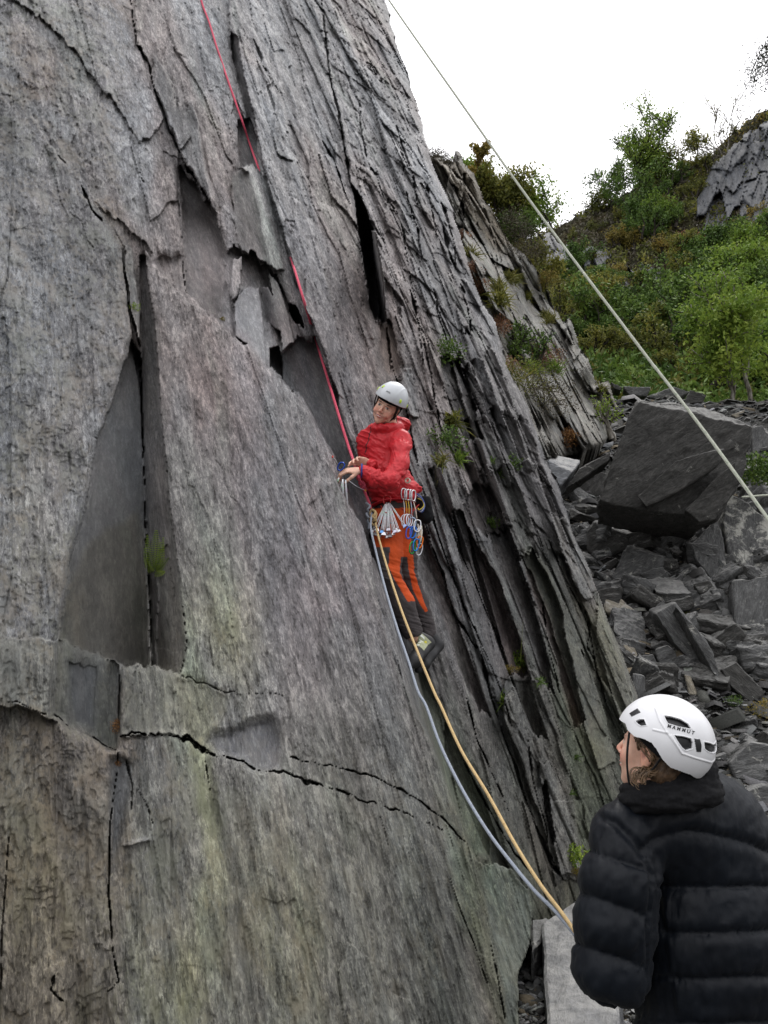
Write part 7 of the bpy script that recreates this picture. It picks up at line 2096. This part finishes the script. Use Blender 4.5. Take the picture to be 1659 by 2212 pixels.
for v in vents:
    m = inpoly(mx, my, v) & outer_ & vis; e_, _ = polydist(mx, my, v + [v[0]])
    dep[m] = -.011 * sst(e_[m], 0, 7); colB[m & (e_ > 1.5)] = (.012, .012, .013)
    rim = (~m) & (e_ < 9) & outer_ & vis; dep[rim] += .0012 * (1 - sst(e_[rim], 3, 9))
for v in plates:
    m = inpoly(mx, my, v) & outer_ & vis; e_, _ = polydist(mx, my, v + [v[0]])
    dep[m] = .0022 * sst(e_[m], 0, 4); colB[m] = (.012, .012, .013)
for ln in ([(555, 208), (580, 285), (628, 362), (722, 492), (800, 520), (912, 552)], [(540, 342), (628, 362)], [(722, 495), (690, 440), (655, 380)]):
    e_, _ = polydist(mx, my, ln); m = outer_ & vis & (e_ < 14)
    dep[m] += .0020 * (1 - sst(np.abs(e_[m] - 0), 1, 11))
Lf = Lf + nrm * dep[:, None]
helB = attach(mesh_np('helmet', HBf.o + Lf @ HBf.B, F, WHITE_PLASTIC, cols={'col': colB}), bel)
ux = arr(zc1(790, 364)) - arr(zc1(638, 322)); ux_n = ux / np.linalg.norm(ux)
def plB(x, y, z):
    c_ = (arr(zc1(790, 357)) + arr(zc1(638, 326))) / 2
    sag = 3.0 * ((x / .5) ** 2) * 0
    q = c_ + ux_n * x * 1.0 + arr([ux_n[1], -ux_n[0]]) * y * 1.0
    v = hit_local(q[0], q[1], HBf, hcB, hrB); n = (v - hcB) / hrB ** 2; n /= np.linalg.norm(n)
    return HBf.w(*(v + n * (.0012 + z)))
INK = plain('black_print', (.012, .012, .013), .5, .4)
to = wrap_text('M A M M U T', 10.5, plB, INK, 'logo', .0004); attach(to, bel)
to.parent = helB; to.matrix_parent_inverse = Matrix.Identity(4)
for s in (-1, 1):
    mb = MB()
    for f0 in (.050,):
        pts = [HBf.w(s * .0835, .046, .045), HBf.w(s * .0815, .044, .0), HBf.w(s * .070, .042, -.045), HBf.w(s * .045, .040, -.090), HBf.w(0, .045, -.112)]
        V, F = tube_vf(catmull(pts, 8), .0058, 8, flat=.45); mb.add(V, F)
    pts = [HBf.w(s * .084, -.05, .01), HBf.w(s * .080, -.025, -.035), HBf.w(s * .068, .02, -.055)]
    V, F = tube_vf(catmull(pts, 8), .005, 8, flat=.45); mb.add(V, F)
    mb.build('chin_strap', STRAP, bel)
In = Field(HBf.o - .2, HBf.o + .2, .005)
In.ell(HBf.w(0, -.014, .038), (.090, .112, .098), HBf.B, .01)
sl, p = In.block(HBf.o - .2, HBf.o + .2); q = (p - HBf.o) @ HBf.B.T
In.put(sl, (.022 + .55 * np.clip(q[..., 1] + .01, -.08, .1)) - q[..., 2], .01, 'and')
V, F = In.mesh(); attach(mesh_np('helmet_liner', V, F, BLACKCLOTH), bel)

# fleece collar / hood of the layer underneath
Fl = Field((.40, 1.9, 1.35), (1.05, 2.65, 1.62), .0050)
ccB = CC(620, 672, 2.27)
Fr = Frame(ccB, fB * arr([1, 1, 0]), (-.10, 0, 1))
for rs, rf, uu, rr in ((.108, .104, -.030, .030), (.100, .098, .004, .023)):
    q = lambda a: Fr.w(math.sin(a) * rs, math.cos(a) * rf - .01, uu - .030 * math.cos(a) * (1 if uu > 0 else .3))
    for k in range(16): Fl.cone(q(k / 16 * 6.2832), q((k + 1) / 16 * 6.2832), rr, rr, .02)
Fl.cone(CC(700, 695, 2.20), CC(810, 725, 2.25), .036, .032, .03)
Fl.ell(Fr.w(0, .02, .03), (.088, .088, .10), Fr.B, .01, 'cut')
V, F = Fl.mesh(); V = relax(V, F, 2); N = vnormals(V, F); xo, yo = project(V)
e_, _ = polydist(xo, yo, [zc1(*q) for q in ((480, 690), (600, 700), (740, 680), (870, 640))])
V = V + N * ((fbm(xo * .035, yo * .09, 33, 3) - .5) * .014 - .004 * np.exp(-(e_ / 2.2) ** 2))[:, None]
attach(mesh_np('collar', V, F, BLACKCLOTH), bel)

# down jacket: torso and sleeves, quilted
Q = Field((.20, 1.85, .42), (1.55, 3.0, 1.56), .0072)
tl = arr([.93, .36, 0]); tl /= np.linalg.norm(tl); tfw = arr([-tl[1], tl[0], 0])
tB = (np.array([tl, tfw, [0, 0, 1.0]]), (1.0, .74, 1.0))
Q.chain([PW(1535, 1880, 2.42), PW(1545, 2000, 2.42), PW(1552, 2300, 2.44), PW(1556, 2560, 2.48)], [.205, .222, .232, .240], .05, scale=tB)
Q.chain([bsL, PW(1450, 1776, 2.33), PW(1540, 1768, 2.40), bsR], [.082, .105, .100, .080], .06)
Q.ell(PW(1500, 1830, 2.40), (.17, .13, .10), None, .06)
Q.chain([PW(1395, 1772, 2.30), PW(1440, 1752, 2.31), PW(1505, 1752, 2.35), PW(1570, 1790, 2.40)], [.070, .080, .084, .085], .05)
VT = PW(1540, 1800, 2.4)
armL = [bsL, PW(1342, 1900, 2.25), PW(1332, 1990, 2.25), beL, PW(1312, 2085, 2.40), bwL]
Q.chain(armL, [.090, .097, .098, .094, .082, .052], .022)
armR = [bsR, PW(1655, 1960, 2.42), beR, bwR]
Q.chain(armR, [.085, .092, .090, .05], .022)
V, F = Q.mesh(); V = relax(V, F, 2); N = vnormals(V, F); xo, yo = project(V)
zx, zy = (xo - 1228) / .34, (yo - 1460) / .34
# which panel: sleeve or torso
def seg_par(V, pts):
    best = np.full(len(V), 9.); par = np.zeros(len(V)); acc = 0
    for i in range(len(pts) - 1):
        a, b = arr(pts[i]), arr(pts[i + 1]); ab = b - a; l = np.linalg.norm(ab)
        t = np.clip(((V - a) @ ab) / (l * l), 0, 1); d = np.linalg.norm(V - a - t[:, None] * ab, axis=1)
        m = d < best; best = np.where(m, d, best); par = np.where(m, acc + t * l, par); acc += l
    return best, par
dA, pA = seg_par(V, armL); dR, pR = seg_par(V, armR)
seamline = np.interp(zy, [880, 920, 985, 1110, 1250, 1400, 1600, 1900, 2300], [200, 290, 370, 455, 540, 525, 510, 500, 430])
slv = (zx < seamline) & (dA < .20)
slvR = (dR < .105) & (V[:, 0] > 1.0) & (~slv)
def puff(x, sp, sharp=3.0):
    f = x / sp - np.floor(x / sp); return 1 - np.abs(2 * f - 1) ** sharp, np.minimum(f, 1 - f) * sp
# torso rows: yoke curve first, then level seams
yoke = np.interp(zx, [455, 540, 640, 760, 900, 1020, 1150, 1300], [1110, 1040, 1000, 985, 1000, 1028, 1062, 1130])
below = zy - yoke
rowy = [0, 345, 640, 930, 1215, 1500]
curve = 20 * np.cos((zx - 850) / 260)
row = np.zeros(len(V)); dist = np.full(len(V), 300.)
body_y = zy + 18 - curve * .9
seams = [1345, 1635, 1925, 2215, 2500]
h = np.zeros(len(V))
def bulge(y, y0, y1):
    t = (y - y0) / (y1 - y0); return np.where((t > 0) & (t < 1), 1 - np.abs(2 * np.clip(t, 0, 1) - 1) ** 3.8, 0)
h = np.where(zy < yoke, np.minimum(1, (yoke - zy) / 60) ** .6, 0)
prev = yoke
for s_ in seams:
    h = np.where((zy >= prev) & (body_y < s_), bulge(np.where(prev is yoke, zy, body_y), prev, np.full(len(V), float(s_))), h); prev = np.where(zy > yoke, np.full(len(V), float(s_)), 1e9) if prev is yoke else np.full(len(V), float(s_))
    dist = np.minimum(dist, np.abs(body_y - s_))
dist = np.minimum(dist, np.abs(zy - yoke))
# sleeve rows slant down towards the body
arm_y = zy - .34 * (zx - 300)
hA = np.zeros(len(V)); prev_ = 700.
for s_ in (1165, 1455, 1790, 2120, 2400):
    hA = np.where((arm_y >= prev_) & (arm_y < s_), bulge(arm_y, np.full(len(V), prev_), np.full(len(V), float(s_))), hA); prev_ = float(s_)
dA_ = np.min([np.abs(arm_y - s_) for s_ in (1165, 1455, 1790, 2120)], axis=0)
hR, dRr = puff(pR, .13)
H_ = np.where(slv, hA, np.where(slvR, hR, h)); Dd = np.where(slv, dA_, np.where(slvR, dRr * 800, dist))
H_ = np.clip(H_, 0, 1)
# armhole crease
eh, _ = polydist(zx, zy, [(215, 905), (290, 930), (370, 1010), (455, 1110), (545, 1250), (530, 1400), (512, 1620), (505, 1900)])
H_ = H_ * sst(eh, 0, 45); near = V[:, 1] < 2.55
vseam, _ = polydist(zx, zy, [(545, 1030), (560, 1250), (575, 1400), (600, 1640), (640, 1930), (700, 2260)])
H_ = np.where(slv, H_, H_ * (.45 + .55 * sst(vseam, 0, 40)))
H_ = np.where((~slv) & (~slvR) & (zx < np.interp(zy, [1030, 1640, 2260], [545, 600, 690])) & (zy > 1150), .5, H_)
wr = np.exp(-Dd / 55)
wrk = (fbm(zx * .055 + .3 * vn(zx * .02, zy * .02, 4), zy * .008, 55, 3) - .5) * (.006 * wr + .003) + (fbm(zx * .10 + .5 * vn(zx * .03, zy * .02, 14), zy * .012, 58, 2) - .5) * .007 * np.exp(-Dd / 24)
wrk += (fbm(zx * .018 + zy * .004, zy * .010, 56, 3) - .5) * .011
wrk += (fbm(zx * .03, zy * .03, 57, 3) - .5) * .007 * np.exp(-eh / 90)
V = V + N * ((H_ - .55) * np.where(slv, .0125, .0145) + wrk - .004 * np.exp(-(Dd / 5) ** 2))[:, None]
NYL = NT('black_nylon', .5, .20)
ntc = NYL.n('ShaderNodeTexCoord').outputs['Object']
NYL.b.inputs['Sheen Weight'].default_value = .02
fine_ = NYL.noise(NYL.scale(ntc, (34, 34, 9)), 1, 4, .6, .4)
NYL = NYL.done(NYL.ramp(NYL.noise(ntc, 5, 4), [(.35, (.0018, .0030, .0056)), (.65, (.0036, .0056, .0092))]), NYL.bump(NYL.math('ADD', fine_, NYL.math('MULTIPLY', NYL.noise(ntc, 900, 2), .06)), .35, .006), NYL.rng(fine_, .3, .7, .44, .6))
attach(mesh_np('down_jacket', V, F, NYL), bel)
# cuff, trousers and boots
TB = Field((.30, 2.1, -.06), (1.35, 2.9, .72), .010)
TB.cone(PW(1545, 2560, 2.46), PW(1545, 2640, 2.46), .165, .17, .04, scale=tB)
zf = terrain_z(.8, 2.4) if 'terrain_z' in globals() else -.2
lg = [(arr([.78, 2.42, .70]), arr([.74, 2.44, .36]), arr([.72, 2.46, float(zf) + .10])), (arr([1.02, 2.52, .70]), arr([1.06, 2.54, .36]), arr([1.08, 2.56, float(zf) + .10]))]
for l in lg: TB.chain(list(l), [.10, .075, .060], .03)
V, F = TB.mesh(); V = relax(V, F, 1); attach(mesh_np('trousers', V, F, plain('dark_trousers', (.025, .025, .028), .8, .2, 0, .3, 200, .2)), bel)
for l in lg:
    S_ = Field(l[2] - .25, l[2] + .25, .008)
    S_.chain([l[2] + arr([.02, -.05, -.05]), l[2] + arr([-.03, .08, -.06]), l[2] + arr([-.05, .15, -.065])], [.045, .045, .035], .02); S_.cone(l[2], l[2] + arr([0, 0, -.05]), .05, .048, .02)
    V, F = S_.mesh(); attach(mesh_np('boot', V, F, plain('boot_leather', (.05, .035, .025), .6, .3)), bel)
# ------------------------------------------------------------------ ropes
def rope_mat(name, c1, c2, c3, k=900):
    t = NT(name, .75, .25)
    uv = t.attr('rp').outputs['Vector']
    sp = t.n('ShaderNodeSeparateXYZ'); t.l(uv, sp.inputs[0])
    a = t.math('SINE', t.math('ADD', t.math('MULTIPLY', sp.outputs[0], k), t.math('MULTIPLY', sp.outputs[1], 6)))
    b = t.math('SINE', t.math('SUBTRACT', t.math('MULTIPLY', sp.outputs[0], k), t.math('MULTIPLY', sp.outputs[1], 6)))
    w = t.math('MULTIPLY', a, b)
    col = t.mix(t.rng(w, -.6, .6), c1, c2)
    col = t.mix(t.rng(t.noise(t.scale(uv, (60, 3, 1)), 1, 3), .56, .62), col, c3)
    return t.done(col, t.bump(w, .6, .002))
def rope(name, pts, r, mat, label, dens=14, parent=None, sides=10):
    path = catmull(pts, dens)
    L = np.concatenate([[0], np.cumsum(np.linalg.norm(np.diff(path, axis=0), axis=1))])
    V, F = tube_vf(path, r, sides)
    rp = np.stack([np.repeat(L, sides), np.tile(np.arange(sides) / sides * 2 * math.pi, len(path)), np.zeros(len(V))], -1)
    o = mesh_np(name, V, F, mat, attrs={'rp': rp})
    if parent is not None: attach(o, parent)
    if label: tag(o, label, 'rope')
    return o
R_PINK = rope_mat('rope_pink', (.72, .07, .13), (.85, .17, .24), (.45, .05, .10))
R_GREY = rope_mat('rope_grey', (.27, .30, .35), (.42, .46, .52), (.20, .22, .28))
R_TAN = rope_mat('rope_tan', (.52, .36, .16), (.72, .54, .29), (.42, .27, .12))
R_WHITE = rope_mat('rope_white', (.44, .46, .36), (.62, .62, .54), (.14, .22, .13))
def z1p(x, y): return .52 * x, .52 * y
pts = [cliff_point(425, -60, .05)] + [cliff_point(*z1p(*q), .035) for q in ((835, 0), (870, 92), (898, 185))]
pts += [cliff_point(*z1p(925, 270), .01), cliff_point(*z1p(945, 330), .03), cliff_point(*z1p(1000, 492), .05), cliff_point(*z1p(1040, 600), .05), cliff_point(*z1p(1070, 690), .02)]
d1 = P(*z1p(1140, 880), cliff_point(620, 470, 0).y + .35); d2 = P(*z1p(1200, 1050), cliff_point(650, 560, 0).y + .25)
pts += [d1, d2, cliff_point(*z1p(1222, 1120), .04), cliff_point(*z1p(1262, 1240), .04)]
def blend(x, y, Y): return PW(x, y, Y)
yA = cliff_point(681, 730, .05).y
for k, (x, y) in enumerate(((681, 730), (706, 812), (732, 898), (752, 962), (763, 994))):
    pts.append(P(x, y, yA + (4.72 - yA) * (k / 4) ** .8))
pts += [P(774, 1030, 4.72), P(788, 1062, 4.73), P(797, 1086, 4.73), P(801, 1100, 4.73)]
rope('climbing_rope', [arr(p) for p in pts], .0088, R_PINK, 'taut pink rope running down the wall to the harness of the climber', 10)
# pink knot bunch by the waist
for i in range(1):
    q = [CA(470, 1440, 4.66), CA(500, 1475, 4.62), CA(530, 1510, 4.64), CA(495, 1530, 4.69), CA(480, 1490, 4.68), CA(520, 1480, 4.64), CA(555, 1530, 4.63), CA(530, 1570, 4.66), CA(500, 1560, 4.69), CA(540, 1545, 4.64), CA(575, 1590, 4.66)]
    rope('rope_knot', q, .0062, R_PINK, 'knotted bunch of pink rope at the waist of the climber', 8)
def depth_line(pts, Y0, Y1, power=1.0):
    n = len(pts); L = np.concatenate([[0], np.cumsum([math.hypot(pts[i + 1][0] - pts[i][0], pts[i + 1][1] - pts[i][1]) for i in range(n - 1)])]); L /= L[-1]
    return [PW(x, y, 1 / (1 / Y0 + (1 / Y1 - 1 / Y0) * t ** power)) for (x, y), t in zip(pts, L)]
grey = [(803, 1108), (801, 1140), (810, 1183), (831, 1267), (857, 1354), (882, 1427), (903, 1493), (921, 1526), (946, 1596), (975, 1660), (1013, 1731), (1055, 1798), (1093, 1849), (1151, 1920), (1199, 1968), (1247, 2025), (1275, 2062), (1290, 2080)]
rope('climbing_rope', depth_line(grey, 4.68, 2.56), .0062, R_GREY, 'slack grey rope hanging from the climber down to the belayer')
tan = [(811, 1130), (820, 1169), (839, 1234), (866, 1315), (896, 1393), (937, 1493), (953, 1526), (997, 1622), (1055, 1718), (1113, 1824), (1167, 1910), (1215, 1974), (1252, 2028), (1278, 2068), (1294, 2082)]
rope('climbing_rope', depth_line(tan, 4.66, 2.54), .0062, R_TAN, 'straighter tan rope running from the climber down to the belayer')
rope('rope_knot', [CA(640, 1850, 4.70), CA(690, 1875, 4.66), CA(665, 1930, 4.65), CA(625, 1900, 4.69), CA(650, 1850, 4.68), CA(700, 1900, 4.66), CA(680, 1985, 4.66), CA(625, 1990, 4.69), CA(650, 1940, 4.65), CA(700, 2000, 4.67), CA(670, 2050, 4.68), CA(635, 2020, 4.67)], .0072, R_TAN, 'tan figure-eight knot tied into the harness of the climber', 8)
rope('rope_knot', [CA(570, 1760, 4.72), CA(620, 1800, 4.68), CA(590, 1850, 4.68), CA(620, 1900, 4.71), CA(575, 1900, 4.69), CA(600, 1950, 4.68), CA(640, 1960, 4.72), CA(590, 1990, 4.70), CA(610, 2040, 4.70), CA(600, 2100, 4.70)], .0070, R_GREY, 'grey rope knot beside the tan figure-eight knot', 8)
wh = [(700, -220), (760, -125), (838, -3), (1026, 265), (1156, 449), (1393, 765), (1418, 797), (1524, 935), (1659, 1121), (1760, 1262), (1850, 1390)]
rope('climbing_rope', depth_line(wh, 3.9, 1.75), .0044, R_WHITE, 'long pale green-flecked rope crossing the sky diagonally to the right edge', 10)
wl_ = [(1603, 1074), (1640, 1071), (1700, 1067), (1800, 1062)]
rope('rope_end', [PW(x, y, 8.8) for x, y in wl_], .012, R_WHITE, 'short grey rope lying over rocks at the right edge', 6)
# strap end of the belayer glove by the sleeve
